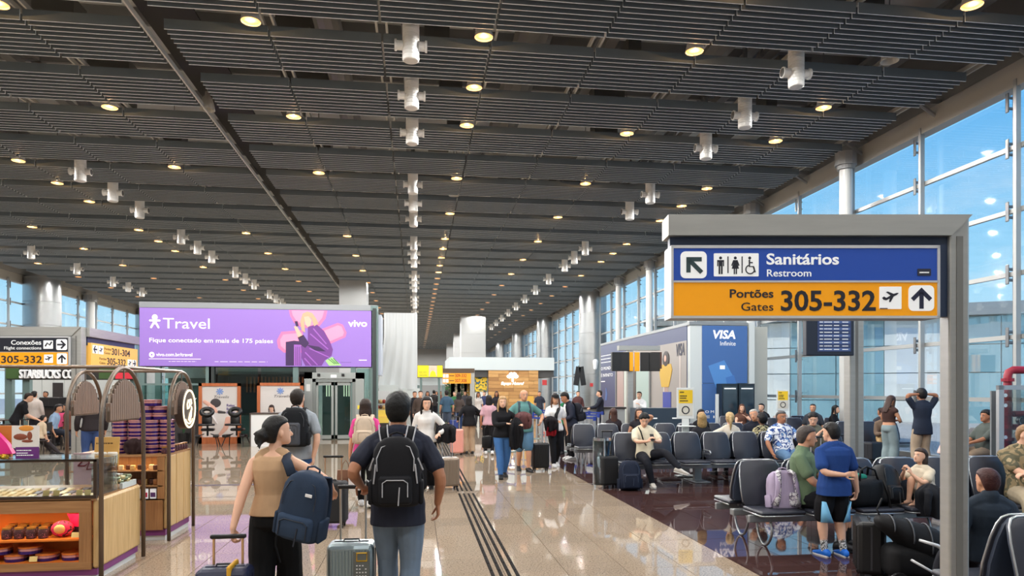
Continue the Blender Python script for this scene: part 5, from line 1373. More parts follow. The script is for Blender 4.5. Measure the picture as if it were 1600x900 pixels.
lz = lambda py: EYE + (609 - py) * S
q = MB(); q.bb(lx(1048), lx(1468), yF + .004, .07, lz(497), lz(384)); q.build('sign_box', m_alu, G)
q = MB()
for a, b_, c, d in ((1048, 1468, 497.5, 493.5), (1048, 1468, 388, 383.5), (1048, 1052, 497, 384), (1464, 1468, 497, 384), (1050, 1466, 441.5, 438.5)): q.bb(lx(a), lx(b_), yF - .008, yF + .006, lz(c), lz(d))
q.build('sign_frame', M('frame_white', rgb(206, 208, 210), .35, .4), G)
q = MB(); q.bb(lx(1051), lx(1465), yF, yF + .006, lz(439.5), lz(386)); q.build('blue_panel', m_sblue, G)
q = MB(); q.bb(lx(1051), lx(1465), yF, yF + .006, lz(495), lz(440.5)); q.build('yellow_panel', m_syel, G)
y = yF - .002
rplate('icon_plate', m_swht, G, lx(1063), lx(1104), lz(435), lz(393), y, .03); arrow('arrow', M('arrow_green', rgb(44, 66, 70), .5), G, lx(1084), lz(414), 34 * S, -pi / 4, y - .003)
rplate('icon_plate', m_swht, G, lx(1115), lx(1185), lz(432), lz(396), y, .005)
for cx, kd in ((1125.5, 'man'), (1148.5, 'woman'), (1171, 'wheel')): man_icon(G, lx(cx), lz(414.5), 28 * S, y - .003, kd)
q = MB()
for cx in (1137, 1159): q.bb(lx(cx) - .003, lx(cx) + .003, y - .006, y - .003, lz(427), lz(401))
q.build('icon_divider', m_ink, G)
text('Sanitários', 'lettering', m_swht, G, (lx(1197), y, lz(413)), 17.5 * S, bold=.028, width=113 * S)
text('Restroom', 'lettering', m_swht, G, (lx(1197), y, lz(432)), 11.5 * S, bold=.006, width=69 * S)
text('Portões', 'lettering', m_ink, G, (lx(1139), y, lz(465)), 13.5 * S, bold=.022, width=68 * S)
text('Gates', 'lettering', m_ink, G, (lx(1157), y, lz(485.5)), 13.5 * S, width=50 * S)
text('305-332', 'lettering', m_ink, G, (lx(1218), y, lz(485)), 32 * S, bold=.026, width=148 * S)
rplate('icon_plate', m_swht, G, lx(1373.5), lx(1408), lz(483), lz(448), y, .004); plane_icon(G, lx(1390), lz(464), 27 * S, y - .003)
q = MB(); q.bb(lx(1374), lx(1386), y - .005, y - .003, lz(483), lz(481.5)); q.build('runway_line', m_ink, G)
rplate('icon_plate', m_swht, G, lx(1419), lx(1459), lz(486), lz(446), y, .03); arrow('arrow', M('arrow_ink', rgb(30, 34, 60), .5), G, lx(1439), lz(466), 33 * S, 0, y - .003)
rplate('sticker', M('sticker_dark', rgb(40, 42, 60), .5), G, lx(1433), lx(1454), lz(431), lz(420), y, .004)
dashes('sticker_print', m_swht, G, lx(1436), lx(1451), y - .003, lz(427), .008, 3)
# second gantry with the flight screens
pg2 = pd(1334, 11.0)
G2 = gantry('steel gantry post carrying hanging flight information screen behind the large sign', pg2, -YAW, -2.6, (3.2, 3.38), .22, .2, False)
S2 = 10.7 / 1100
t = thing('flight_screen', 'dark flight information screen hanging below the large sign', 'screen', V(pg2) + V((-.52, -.16, 0)), -YAW + radians(2))
q = MB(); q.rbox((0, .02, 2.62), (.74, .14, .60), .012, 2); q.build('screen_case', M('screen_case', rgb(30, 38, 54), .4), t)
q = MB(); q.bb(-.20, .32, -.056, -.05, 2.38, 2.88); q.build('screen_panel', M('screen_glow', rgb(44, 54, 84), .25, emit=rgb(44, 54, 84), es=.5), t)
for i in range(9):
    q = MB(); z = 2.85 - i * .052; q.bb(-.18, .30, -.060, -.056, z - .038, z); q.build('screen_row', M('screen_row_%d' % (i % 2), rgb(*((58, 76, 118), (36, 48, 80))[i % 2]), .3, emit=rgb(*((58, 76, 118), (36, 48, 80))[i % 2]), es=.5), t)
    for a, b_ in ((-.17, -.12), (-.10, .02), (.05, .13), (.18, .27)): dashes('row_print', m_swht, t, a, b_, -.0615, z - .026, .012, 2, i)
for x in (-.25, .25): MB().cyl((x, .02, 2.91), .02, .33, 8).build('hanger', m_gst, t)
# left gantry: two arms at a right angle
pl = pd(123, 18.0)
GL = gantry('steel sign gantry at the left with black flight connections board', pl, -YAW, -3.2, (3.17, 3.40), .26, .22)
yF = -.22
SL = (18.0 + yF) / 1100
lx = lambda px: (px - 800) * SL - (123 - 800) * 18.0 / 1100
lz = lambda py: EYE + (609 - py) * SL
q = MB(); q.bb(lx(-40), lx(107), yF + .004, .12, lz(572), lz(525)); q.build('sign_box', m_alu, GL)
q = MB(); q.bb(lx(-40), lx(106), yF, yF + .006, lz(549.5), lz(528)); q.build('black_panel', m_sblk, GL)
q = MB(); q.bb(lx(-40), lx(106), yF, yF + .006, lz(571), lz(550.5)); q.build('yellow_panel', m_syel, GL)
q = MB(); q.bb(lx(-40), lx(109), yF - .01, yF + .01, lz(527.5), lz(526)); q.bb(lx(108), lx(110), yF - .01, yF + .01, lz(571), lz(526)); q.build('sign_frame', MATS['frame_white'], GL)
y = yF - .003
text('Conexões', 'lettering', m_swht, GL, (lx(17), y, lz(538.5)), 7.4 * SL, bold=.012, width=47 * SL)
text('Flight connections', 'lettering', m_swht, GL, (lx(6), y, lz(546)), 5 * SL, bold=.004, width=58 * SL)
rplate('icon_plate', m_swht, GL, lx(68), lx(83), lz(545), lz(532), y, .01); rplate('icon_plate', m_swht, GL, lx(88), lx(105), lz(547), lz(530), y, .04)
arrow('arrow', m_ink, GL, lx(96.5), lz(538.5), 14 * SL, pi / 2, y - .003)
q = MB().tube([(lx(71), y - .004, lz(541)), (lx(74), y - .004, lz(536)), (lx(78), y - .004, lz(539)), (lx(81), y - .004, lz(534))], .02, 4); q.build('transfer_icon', m_ink, GL)
text('305-332', 'lettering', m_ink, GL, (lx(1), y, lz(567)), 11.5 * SL, bold=.024, width=64 * SL)
rplate('icon_plate', m_swht, GL, lx(69), lx(83), lz(567), lz(554), y, .006); plane_icon(GL, lx(76), lz(560), 12 * SL, y - .003)
rplate('icon_plate', m_swht, GL, lx(89), lx(105), lz(569), lz(552), y, .03); arrow('arrow', m_ink, GL, lx(97), lz(560.5), 13 * SL, 0, y - .003)
# side arm along the hall, read from the concourse
yb = pl.y + .1
t = thing('gate_sign', 'yellow gates 301-304 and 305-332 board turned to the concourse beside the black board', 'sign', (pl.x + .1, yb, 0), pi / 2)
q = MB(); q.bb(0.0, 3.3, -.12, .16, 3.17, 3.40); q.build('beam', m_gst, t)
q = MB(); q.bb(.1, 3.2, -.02, .06, 2.95, 3.17); q.build('back_panel', m_gbk, t)
q = MB(); q.bb(.12, 3.2, -.10, .10, 2.44, 3.02); q.build('sign_box', M('sign_yellow_pale', rgb(232, 178, 84), .4, emit=rgb(232, 178, 84), es=.2), t)
y = -.102
for z, tx, ar in ((2.86, '301-304', -1), (2.58, '305-332', 1)):
    x0 = .2 if ar < 0 else 2.45
    rplate('icon_plate', m_swht, t, x0, x0 + .30, z - .11, z + .11, y, .01); rplate('icon_plate', m_swht, t, x0 + .34, x0 + .64, z - .11, z + .11, y, .01)
    arrow('arrow', m_ink, t, x0 + (.15 if ar < 0 else .49), z, .22, ar * pi / 2, y - .004); plane_icon(t, x0 + (.49 if ar < 0 else .15), z, .22, y - .004)
    xt = 1.35 if ar < 0 else 1.05
    text(tx, 'lettering', m_ink, t, (xt, y - .001, z - .09), .19, bold=.02, width=1.25)
    text('Portões', 'lettering', M('sign_brown', rgb(120, 90, 40), .5), t, (xt - .45, y - .001, z + .02), .07, width=.42); text('Gates', 'lettering', MATS['sign_brown'], t, (xt - .45, y - .001, z - .09), .07, width=.36)
# orange gate sign far in the hall
pf = pd(738, 31.5); SF = 31.5 / 1100
t = thing('gate_sign', 'small orange gates sign on steel gantry before the mural shop', 'sign', (pf.x, pf.y, 0), -YAW)
q = MB(); q.bb(-.1, .1, -.08, .08, 0, 2.75); q.build('post', m_gst, t)
q = MB(); q.bb(-46 * SF, .1, -.12, .12, 2.56, 2.75); q.build('beam', M('gantry_bronze', rgb(96, 80, 66), .4, .5), t)
q = MB(); q.bb(-46 * SF, -2 * SF, -.1, .06, 2.08, 2.54); q.build('sign_box', M('sign_orange', rgb(240, 150, 20), .4, emit=rgb(240, 150, 20), es=.3), t)
for z, tx in ((2.36, '309-332'), (2.14, '307,308')): text(tx, 'lettering', M('sign_red_ink', rgb(150, 50, 10), .5), t, (-27 * SF, -.104, z), .15, bold=.02, width=18 * SF)
for z in (2.36, 2.14):
    dashes('small_print', MATS['sign_brown'], t, -36 * SF, -28 * SF, -.104, z + .04, .05, 2, 5)
    for k in (0, 1): rplate('icon_plate', m_swht, t, (-45.5 + 4.6 * k) * SF, (-41.5 + 4.6 * k) * SF, z - .02, z + .14, -.103, .005)
# notice stands and cylindrical bin
def notice(label, px, d, z0, z1, w_):
    a = pd(px, d); t = thing('notice_stand', label, 'notice stand', (a.x, a.y, 0), -YAW)
    q = MB(); q.bb(-.07, .07, -.02, .02, 0, z0); q.build('post', M('stand_white', rgb(216, 222, 222), .4), t)
    q = MB(); q.rbox((0, 0, .012), (.4, .3, .024), .01, 2); q.build('foot_plate', m_beam, t)
    q = MB(); q.rbox((0, 0, (z0 + z1) / 2), (w_, .03, z1 - z0), .008, 2, axis='Y'); q.build('board', MATS['stand_white'], t)
    h = z1 - z0
    q = MB(); q.bb(-w_ * .40, w_ * .40, -.019, -.015, z0 + h * .50, z0 + h * .93); q.build('yellow_poster', M('poster_yellow', rgb(240, 200, 40), .5), t)
    q = MB(); q.bb(-w_ * .40, w_ * .40, -.019, -.015, z0 + h * .10, z0 + h * .49); q.build('grey_poster', M('poster_grey', rgb(214, 212, 200), .5), t)
    for k, (a_, b_) in enumerate(((.84, .35), (.72, .6), (.65, .55), (.56, .7))): dashes('notice_print', m_ink, t, -w_ * .33, w_ * (.66 * b_ - .33), -.0205, z0 + h * a_, h * .035, 3, k + 2)
    MB().tube([(.06 * cos(a_) * 1.2, -.021, z0 + h * .28 + .075 * sin(a_)) for a_ in [2 * pi * i / 14 for i in range(14)]], .012, 4, close=True, cap=False).build('hand_icon', m_ink, t)
    return t
n1 = notice('yellow and white notice on white stand before the service desk', 1071, 14.6, 1.20, 1.84, .36)
for z in (1.05, .86):
    q = MB(); q.rbox((0, -.10, z), (.34, .24, .02), .008, 2); q.build('shelf', MATS['stand_white'], n1)
notice('yellow notice on stand near the window wall by the blue-capped person', 1223, 20.3, 1.20, 1.80, .36)
a = pd(941, 13.05)
t = thing('litter_bin', 'tall clear cylindrical bin with steel rim at the edge of the red floor', 'bin', (a.x, a.y, 0))
MB().lathe([(.155, .04), (.16, .05), (.16, .90), (.155, .90)], n=24, hollow=True).build('clear_cylinder', glass('bin_glass2', (.80, .86, .88), 1.4, .08), t, smooth=True)
for z in (.0, .86): MB().lathe([(.14, z), (.168, z), (.168, z + .05), (.14, z + .05)], n=24, hollow=True).build('steel_ring', m_chrome, t, smooth=False)
for k in range(3):
    an = 2 * pi * k / 3 + .5; MB().cyl((.16 * cos(an), .16 * sin(an), .02), .02, .88, 8).build('steel_rod', m_chrome, t)
MB().lathe([(.0, .06), (.12, .06), (.13, .5), (.10, .55), (0, .56)], n=16).build('bin_liner', M('liner_grey', rgb(170, 176, 180), .5), t, smooth=True)
# ================================================================ chocolate kiosk on the left
m_oak = wood('pale_oak', rgb(196, 158, 104), rgb(218, 184, 130), 2.2, 'Z')
m_oakd = wood('brown_oak', rgb(138, 96, 58), rgb(168, 122, 78), 2.2, 'Z')
m_oakx = wood('brown_oak_x', rgb(142, 100, 62), rgb(172, 128, 84), 2.2, 'X')
m_purp = M('purple_base', rgb(126, 58, 120), .45)
m_orange = M('orange_back', rgb(226, 122, 34), .6)
m_cg = glass('case_glass', (.93, .96, .96), .9)
m_brz = M('bronze_tube', rgb(118, 104, 92), .36, .8)
XK, XB = -2.95, -4.35                      # concourse face and far face of the kiosk
K1a, K1b, K2a, K2b = 7.05, 8.08, 8.87, 9.80
def led(name, parent, loc, size, e, col=(1, .74, .42)):
    ld = bpy.data.lights.new(name, 'AREA'); ld.shape = 'RECTANGLE'; ld.size, ld.size_y = size; ld.energy = e; ld.color = col
    o = bpy.data.objects.new(name, ld); C.objects.link(o); o.parent = parent; o.location = loc; return o
k1 = thing('display_counter', 'front oak display counter with glass case and orange lit shelves of jars', 'counter', (XK, K1a, 0))
q = MB(); q.bb(-1.45, -.04, .06, 1.0, .0, .06); q.build('plinth', M('plinth_white', rgb(214, 216, 214), .5), k1)
q = MB(); q.bb(-1.42, -.02, .03, 1.01, .06, .12); q.build('purple_skirt', m_purp, k1)
q = MB(); q.rbox((-.03, .53, .45), (.06, 1.02, .655), .025, 3); q.build('side_panel', m_oak, k1)
q = MB(); q.bb(-1.42, -.06, .0, .03, .12, .19); q.build('front_rail', m_oakx, k1)
q = MB(); q.bb(-1.42, -.06, .0, .03, .655, .775); q.build('front_rail', m_oakx, k1)
q = MB(); q.bb(-.165, -.06, .0, .03, .19, .655); q.build('front_stile', m_oakd, k1)
q = MB(); q.bb(-1.42, -.06, .40, .42, .15, .70); q.build('shelf_back', m_orange, k1)
q = MB(); q.bb(-.165, -.15, .03, .40, .19, .70); q.build('shelf_side', m_orange, k1)
for z in (.185, .40): MB().bb(-1.42, -.06, .02, .41, z - .012, z + .006).build('shelf', m_orange, k1)
q = MB(); q.bb(-1.42, -.02, 0, 1.02, .765, .785); q.build('counter_top', m_oakx, k1)
led('case_lamp', k1, (-.65, .12, 1.12), (1.2, .04), 1.6, (1, .85, .65))
for z in (.64, .392): led('shelf_lamp', k1, (-.65, .10, z), (1.1, .05), 2.6)
# glass case
q = MB()
for x0, x1, y0, y1 in ((-1.42, -.02, .01, .022), (-1.42, -.02, .50, .512)): q.bb(x0, x1, y0, y1, .80, 1.14)
q.bb(-.032, -.02, .02, .50, .80, 1.14); q.bb(-1.42, -.02, .0, .52, 1.14, 1.155)
q.build('glass_case', m_cg, k1)
q = MB(); q.bb(-1.42, -.01, 0, .025, 1.128, 1.15); q.bb(-1.42, -.01, -.01, .03, .785, .812); q.bb(-.04, -.012, 0, .03, .79, 1.15)
q.build('case_frame', M('case_bronze', rgb(70, 56, 46), .4, .5), k1)
q = MB(); q.bb(-.06, -.03, .64, 1.0, .78, .84); q.build('case_back', M('frosted_white', rgb(206, 214, 212), .5), k1)
r = random.Random(11)
m_choc = [M('chocolate_%d' % i, rgb(*c), .4) for i, c in enumerate(((92, 52, 34), (150, 98, 54), (206, 170, 104), (224, 200, 150), (64, 36, 28)))]
def simple(name, label, cat, mb, mat, loc, group=None, rz=0.0, smooth=False):
    return tag(mb.build(name, mat, None, loc=loc, smooth=smooth, rot=(0, 0, rz)), label, cat, group)
tray_mb = MB(); tray_mb.rbox((0, 0, .012), (.062, .10, .024), .008, 2)
protos = {}
for i in range(16):
    for j in range(3):
        x = XK - .10 - .075 * i; y = K1a + .10 + .12 * j
        mt = m_choc[r.randrange(5)] if i < 8 else m_choc[2 + r.randrange(2)]
        n = 'chocolate_bar'
        if mt.name not in protos: protos[mt.name] = o = tray_mb.build(n, mt, None, loc=(x, y, .787 + .012 * j))
        else: o = dup(protos[mt.name], loc=(x, y, .787 + .012 * j))
        o.rotation_euler = (radians(8), 0, r.uniform(-.2, .2) if i > 8 else 0)
        tag(o, 'small wrapped chocolate among rows inside the front glass case', 'chocolate', 'chocolates in the glass case')
cd = None
for i, px in enumerate((72, 88, 124, 137)):
    x = xat(px, K1a + .05); q = MB(); q.rbox((0, 0, .03), (.055, .004, .06), .002, 1, m=Matrix.Rotation(radians(-18), 3, 'X')); o = simple('price_card', 'cream price card %s from the left inside the glass case' % ORD[i], 'price card', q, M('card_cream', rgb(232, 204, 132), .6), (x, K1a + .05, .80), 'price cards in the case')
# packets heaped at the concourse end of the case
m_foil = [M('foil_%d' % i, rgb(*c), .25, .5) for i, c in enumerate(((206, 190, 140), (190, 196, 190), (120, 132, 104), (92, 48, 40)))]
for i in range(18):
    q = MB(); q.rbox((0, 0, .02), (.09, .055, .035), .012, 2)
    simple('chocolate_packet', 'shiny wrapped packet in the heap at the open end of the front counter', 'packet', q, m_foil[i % 4], (XK - .08 - .10 * (i % 2), K1a + .56 + .045 * (i // 2), .835 + .02 * (i % 3)), 'packets heaped on the counter end', r.uniform(0, 3))
# jars on the upper shelf, tins on the lower
m_jar = floral('jar_fill', rgb(70, 34, 40), rgb(44, 24, 26), 40, rgb(140, 80, 90)); m_lid = M('jar_lid', rgb(196, 140, 66), .3, .7)
def jar(loc, label, s=1.0, grp='jars on the upper orange shelf'):
    t = thing('jar', label, 'jar', loc, 0, grp)
    MB().lathe([(.0, 0), (.038 * s, 0), (.042 * s, .01), (.042 * s, .075 * s), (.034 * s, .09 * s), (0, .09 * s)], n=14).build('jar_body', m_jar, t, smooth=True)
    MB().lathe([(0, .09 * s), (.037 * s, .09 * s), (.037 * s, .106 * s), (0, .107 * s)], n=14).build('lid', m_lid, t)
    return t
for i in range(4):
    for j in range(3):
        jar((XK - .52 - .105 * i - .03 * j, K1a + .10 + .11 * j, .407), 'dark jar with gold lid on upper orange shelf, %s from right in %s row' % (ORD[i], ('front', 'middle', 'back')[j]))
m_pb = M('tin_purple', rgb(66, 38, 116), .25, .6); m_pk = M('tin_pink', rgb(222, 160, 156), .22, .6); m_cop = M('tin_copper', rgb(226, 132, 60), .3, .6)
def tin(loc, label, rr, h, grp=None, bands=1, lid=None):
    t = thing('tin', label, 'tin', loc, 0, grp)
    MB().lathe([(0, 0), (rr, 0), (rr, h), (0, h)], n=24).build('tin_body', m_pb, t)
    for k in range(bands):
        z = h * (k + .55) / bands
        MB().lathe([(rr + .0006, z), (rr + .0015, z + .001), (rr + .0015, z + h * .36 / bands), (rr + .0006, z + h * .36 / bands + .001)], n=24).build('pink_band', m_pk, t)
    MB().lathe([(rr - .004, h), (rr + .003, h), (rr + .003, h + .012), (rr - .002, h + .017), (0, h + .018)], n=24).build('lid', lid or m_cop, t)
    return t
for i, (x, z, lb) in enumerate(((-.22, .192, 'flat tin at right end of lower orange shelf'), (-.45, .192, 'flat tin second from right on lower orange shelf'), (-.72, .192, 'flat tin under the right tilted pair on lower orange shelf'), (-.98, .192, 'flat tin at left of lower orange shelf'), (-.60, .262, 'flat tin stacked on two others, right stack of lower shelf'), (-.86, .262, 'flat tin stacked on two others, left stack of lower shelf'))):
    tin((XK + x - .06, K1a + .16, z), 'purple and copper ' + lb, .098, .052, 'flat tins on the lower orange shelf')
eg = thing('chocolate_egg', 'large egg in red patterned wrap on upper orange shelf', 'chocolate egg', (XK - .37, K1a + .14, .407))
MB().sph((0, 0, .075), (.10, .07, .078), 18, 12).build('egg', floral('egg_wrap', rgb(206, 34, 84), rgb(60, 24, 36), 12, rgb(226, 90, 120)), eg, smooth=True)
MB().sph((.0, -.05, .08), (.055, .03, .045), 14, 8).build('picture_label', M('label_gold', rgb(222, 170, 96), .4), eg, smooth=True)
q = MB().loft([[V((x, y, z)) for x, y in ((-.09, 0), (0, -.05), (.09, 0), (0, .05))] for z in (0, .09)]); q.build('dark_wrap', M('wrap_dark', rgb(40, 26, 40), .4), eg, loc=(.16, .04, 0))
q = MB().loft([[V((x * k, y, z)) for x, y in ((-.10, .0), (0, -.03), (.10, 0), (0, .03))] for z, k in ((.09, .9), (.14, .8), (.21, 1.1))]); q.build('red_wrap', M('wrap_red', rgb(214, 26, 80), .35), eg, loc=(.13, .04, 0))
for x, z, lb in ((-.215, .408, 'right end of the upper'), (-.92, .408, 'left part of the upper'), (-.58, .194, 'middle of the lower')):
    q = MB(); q.rbox((0, 0, .03), (.07, .004, .05), .002, 1, m=Matrix.Rotation(radians(-16), 3, 'X')); simple('price_card', 'cream price card at the %s orange shelf' % lb, 'price card', q, MATS['card_cream'], (XK + x, K1a + .045, z))
# picture sign and sweets on the case top
ps = thing('picture_sign', 'white picture sign of brown sweets above a purple panel on the glass case', 'sign', (xat(42, K1a + .05), K1a + .06, 1.157))
q = MB(); q.bb(-.135, .10, 0, .008, .10, .31); q.build('sign_board', M('sign_card_white', rgb(226, 222, 216), .5), ps)
q = MB(); q.bb(-.10, .10, -.006, .004, 0, .11); q.build('purple_panel', M('panel_purple', rgb(104, 44, 122), .5), ps)
for z, a in ((.075, .8), (.05, .6), (.03, .9)): dashes('sign_print', m_swht, ps, -.09, -.09 + .16 * a, -.008, z, .008, 3, 7)
for c, s_ in (((-.06, -.002, .205), (.06, .004, .030)), ((.02, -.002, .215), (.022, .004, .040)), ((.0, -.002, .165), (.05, .004, .014))): MB().sph(c, s_, 14, 6).build('sweet_picture', M('sweet_brown', rgb(136, 70, 48), .5), ps, smooth=True)
MB().sph((-.01, -.001, .285), (.065, .003, .028), 14, 6).build('orange_picture', M('sweet_orange', rgb(226, 150, 60), .5), ps, smooth=True)
jx = xat(4, K1a + .1)
q = MB(); q.loft([[V((x, y, z)) for x, y in ((-.16, -.03), (.10 * k, -.03), (.10 * k, .03), (-.16, .03))] for z, k in ((0, 1), (.10, .5), (.2, -.4))]); simple('gift_bag', 'bright pink gift bag at the left edge on the glass case', 'gift bag', q, M('pink_card', rgb(236, 40, 140), .4), (jx - .02, K1a + .14, 1.20), None)
for i in range(9):
    q = MB().sph((0, 0, .016), .018, 10, 7); simple('foil_sweet', 'gold foil sweet in the heap by the pink gift bag', 'sweet', q, M('gold_foil', rgb(214, 176, 60), .25, .8), (jx - .03 + .032 * (i % 3), K1a + .05 + .03 * (i // 3), 1.157 + .012 * (i % 2)), 'gold foil sweets', 0, True)
q = MB(); q.bb(-.15, .02, 0, .04, .0, .12); q.bb(-.2, .08, -.03, .06, .12, .14); q.bb(-.16, .05, .0, .05, .14, .30); simple('display_box', 'brown and orange display box at the left edge of the photo', 'display box', q, M('box_orange', rgb(196, 120, 50), .5), (jx - .03, K1a + .25, 1.157))
# second counter
k2 = thing('display_counter', 'rear oak counter with purple skirt carrying the stacked striped tins', 'counter', (XK, K2a, 0))
q = MB(); q.bb(-1.10, -.03, .05, .92, 0, .06); q.build('plinth', MATS['plinth_white'], k2)
q = MB(); q.bb(-1.08, -.02, .03, .92, .06, .13); q.build('purple_skirt', m_purp, k2)
for a, b_ in ((.02, .37), (.38, .64), (.65, .93)): MB().rbox((-.02, (a + b_) / 2, .575), (.04, b_ - a - .006, .88), .012 if a > .1 else .03, 3).build('side_plank', m_oak, k2)
q = MB(); q.bb(-1.08, -.04, .0, .03, .13, .50); q.build('front_panel', m_oakd, k2)
q = MB(); q.bb(-.10, -.02, .0, .03, .50, 1.0); q.build('front_stile', m_oakd, k2)
q = MB(); q.bb(-1.08, -.04, .28, .30, .13, 1.0); q.build('shelf_back', m_oakd, k2)
for z in (.50, .66, .84): MB().bb(-1.08, -.04, .0, .29, z - .012, z).build('shelf', m_oakx, k2)
q = MB(); q.bb(-1.10, -.0, 0, .93, 1.005, 1.03); q.build('counter_top', m_oakx, k2)
led('shelf_lamp', k2, (-.5, .10, .99), (.9, .05), 2.2)
for i in range(14):
    for lv, (z, h, gl) in enumerate(((.84, .06, 'top'), (.66, .07, 'middle'))):
        q = MB(); q.rbox((0, 0, h / 2), (.055, .045, h), .01, 2)
        simple('sweet_box', 'small brown sweet box on the %s shelf of the rear counter' % gl, 'sweet box', q, m_choc[(i * 3 + lv) % 5], (XK - .14 - .065 * i, K2a + .07 + .05 * (i % 2), z), 'sweet boxes on the %s shelf' % gl)
for i in range(3):
    q = MB(); q.rbox((0, 0, .06), (.07, .02, .12), .006, 2); t = thing('leaflet_box', 'white packet with %s label, low shelf of rear counter' % ('purple', 'red', 'blue')[i], 'packet', (XK - .16 - .09 * i, K2a + .04, .50)); q.build('packet_body', m_swht, t)
    MB().bb(-.028, .028, -.0115, -.0105, .02, .075).build('colour_label', M('lab_%d' % i, rgb(*((96, 60, 110), (190, 30, 70), (80, 90, 130))[i]), .5), t)
# stacks of striped tins
TG = 'striped tins stacked on the rear counter'
for ci, (px, yy) in enumerate(((188, 9.12), (213, 9.12), (237, 9.12), (261, 9.16))):
    x = xat(px, yy)
    for k in range(4): tin((x, yy, 1.031 + .1015 * k), 'striped purple tin, %s stack from left, %s from bottom' % (ORD[ci], ORD[k]), .086, .082, TG, 2, m_pk)
for ci, (px, yy) in enumerate(((199, 9.14), (226, 9.14), (251, 9.18))):
    for k in range(2): tin((xat(px, yy), yy, 1.031 + .406 + .083 * k), 'striped purple tin on top of the stacks, %s pile from left, %s' % (ORD[ci], ('lower', 'upper')[k]), .098, .064, TG, 1, m_pk)
tin((xat(239, 9.16), 9.16, 1.031 + .406 + .083 * 2), 'topmost striped purple tin over the middle of the stacks', .098, .060, TG, 1, m_pk)
coat_blob('sweet_basket', 'dark round bundle of sweets before the striped tins', 'sweets', (xat(209, 8.95), 8.97, 1.12), (.22, .12, .18), (50, 34, 34), 61, 10)
for i in range(9):
    jar((XK - .05, K2a + .09 + .095 * i, 1.031), 'small striped jar along the concourse edge of the rear counter, %s from the front' % ORD[i], .8, 'jars along the rear counter edge')
tb = thing('leaflet_stand', 'tan card stand with white packets on the front counter', 'stand', (xat(163, 7.75), 7.75, .79))
q = MB(); q.rbox((0, .06, .37), (.24, .02, .30), .006, 2, m=Matrix.Rotation(radians(-8), 3, 'X')); q.build('tan_board', M('tan_card', rgb(206, 160, 84), .5), tb)
q = MB(); q.bb(-.09, .09, -.08, .08, 0, .24); q.build('stand_box', m_cg, tb)
dashes('board_print', M('print_brown', rgb(110, 80, 40), .5), tb, -.08, .08, .005, .45, .015, 3, 4)
for i in range(5):
    q = MB().rbox((0, 0, .06), (.06, .03, .12), .012, 2); q.build('white_packet', M('packet_white', rgb(232, 226, 214), .5), tb, loc=(-.10 + .05 * i, -.02 + .01 * (i % 2), .25), rot=(radians(-10), 0, .3 * (i % 3 - 1)))
sq = thing('logo_panel', 'small pale panel with dark red zigzag emblem in the gap of the kiosk', 'sign', (xat(137, 8.3), 8.35, 0))
q = MB(); q.bb(-.17, .17, 0, .03, .0, 1.10); q.build('panel', M('panel_mauve', rgb(176, 150, 158), .5), sq)
MB().tube([(-.12, -.004, .96), (-.06, -.004, 1.03), (0, -.004, 1.0), (.12, -.004, 1.0), (.05, -.004, .93), (-.03, -.004, .92), (0, -.004, 1.0), (-.05, -.004, .96), (-.12, -.004, .96)], .008, 5).build('emblem', M('emblem_red', rgb(120, 40, 54), .5), sq)
# arches
def arch(label, x, y0, y1, z0, ztop, panel=True, logo=False):
    t = thing('kiosk_arch', label, 'arch', (x, (y0 + y1) / 2, 0)); hw = (y1 - y0) / 2; zs = ztop - hw * 1.15
    pts = [(0, -hw, z0), (0, -hw, zs)] + [(0, -hw * cos(a), zs + hw * 1.15 * sin(a)) for a in [pi * i / 20 for i in range(1, 20)]] + [(0, hw, zs), (0, hw, z0)]
    MB().tube(pts, .021, 10).build('hoop', m_brz, t, smooth=True)
    if panel:
        h2, zb, zt = hw * .72, ztop - .52, ztop - .12
        n = 16; first = None
        for i in range(n):
            yy = -h2 + (i + .5) * 2 * h2 / n; top = zb + (zt - zb) * sqrt(max(0, 1 - (yy / h2) ** 2)) ** .8
            q = MB(); q.rbox((0, yy, (zb + top) / 2), (.045, 2 * h2 / n - .006, top - zb), .006, 1); q.build('panel_slat', M('slat_brown', rgb(128, 104, 88), .5), t)
        q = MB(); pts = [(0, -h2 * cos(a), zb + (zt - zb) * abs(sin(a)) ** .8) for a in [pi * i / 20 for i in range(21)]]; q.tube(pts, .014, 6, close=True, cap=False); q.build('panel_rim', m_brz, t)
        MB().cyl((0, 0, zt - .01), .008, .13, 6).build('hanger_rod', m_brz, t)
    return t
arch('bronze arch with ribbed panel over the side of the front counter', XK + .03, K1a, K1b, 0.0, 2.02)
arC = arch('bronze arch with ribbed panel and round lit emblem at the rear counter', XK + .03, K2a, K2b, 0.0, 2.02)
arch('bronze arch with ribbed panel on the far side of the rear counter', XK - 1.10, K2a, K2b, 0.0, 2.02)
arch('bronze arch over the far side of the front counter, cut by the photo edge', XB - .02, K1a, K1b, 0.0, 2.02)
ym1, ym2 = (K1a + K1b) / 2, (K2a + K2b) / 2
for lb, a, b_ in (('over the concourse face of the kiosk between two arches', (XK + .03, ym1, 2.03), (XK + .03, ym2, 2.03)), ('across the front counter from arch to arch', (XB - .02, ym1, 2.03), (XK + .03, ym1, 2.03)), ('across the rear counter from arch to arch', (XK - 1.1, ym2, 2.03), (XK + .03, ym2, 2.03))):
    o = MB().tube([a, b_], .017, 8).build('tie_bar', m_brz, None); tag(o, 'thin bronze bar running ' + lb, 'bar')
lg = thing('round_sign', 'round dark sign with glowing cream ring and script letters facing the concourse', 'sign', (XK + .10, ym2 + .02, 1.56))
RY = Matrix.Rotation(pi / 2, 3, 'Y')
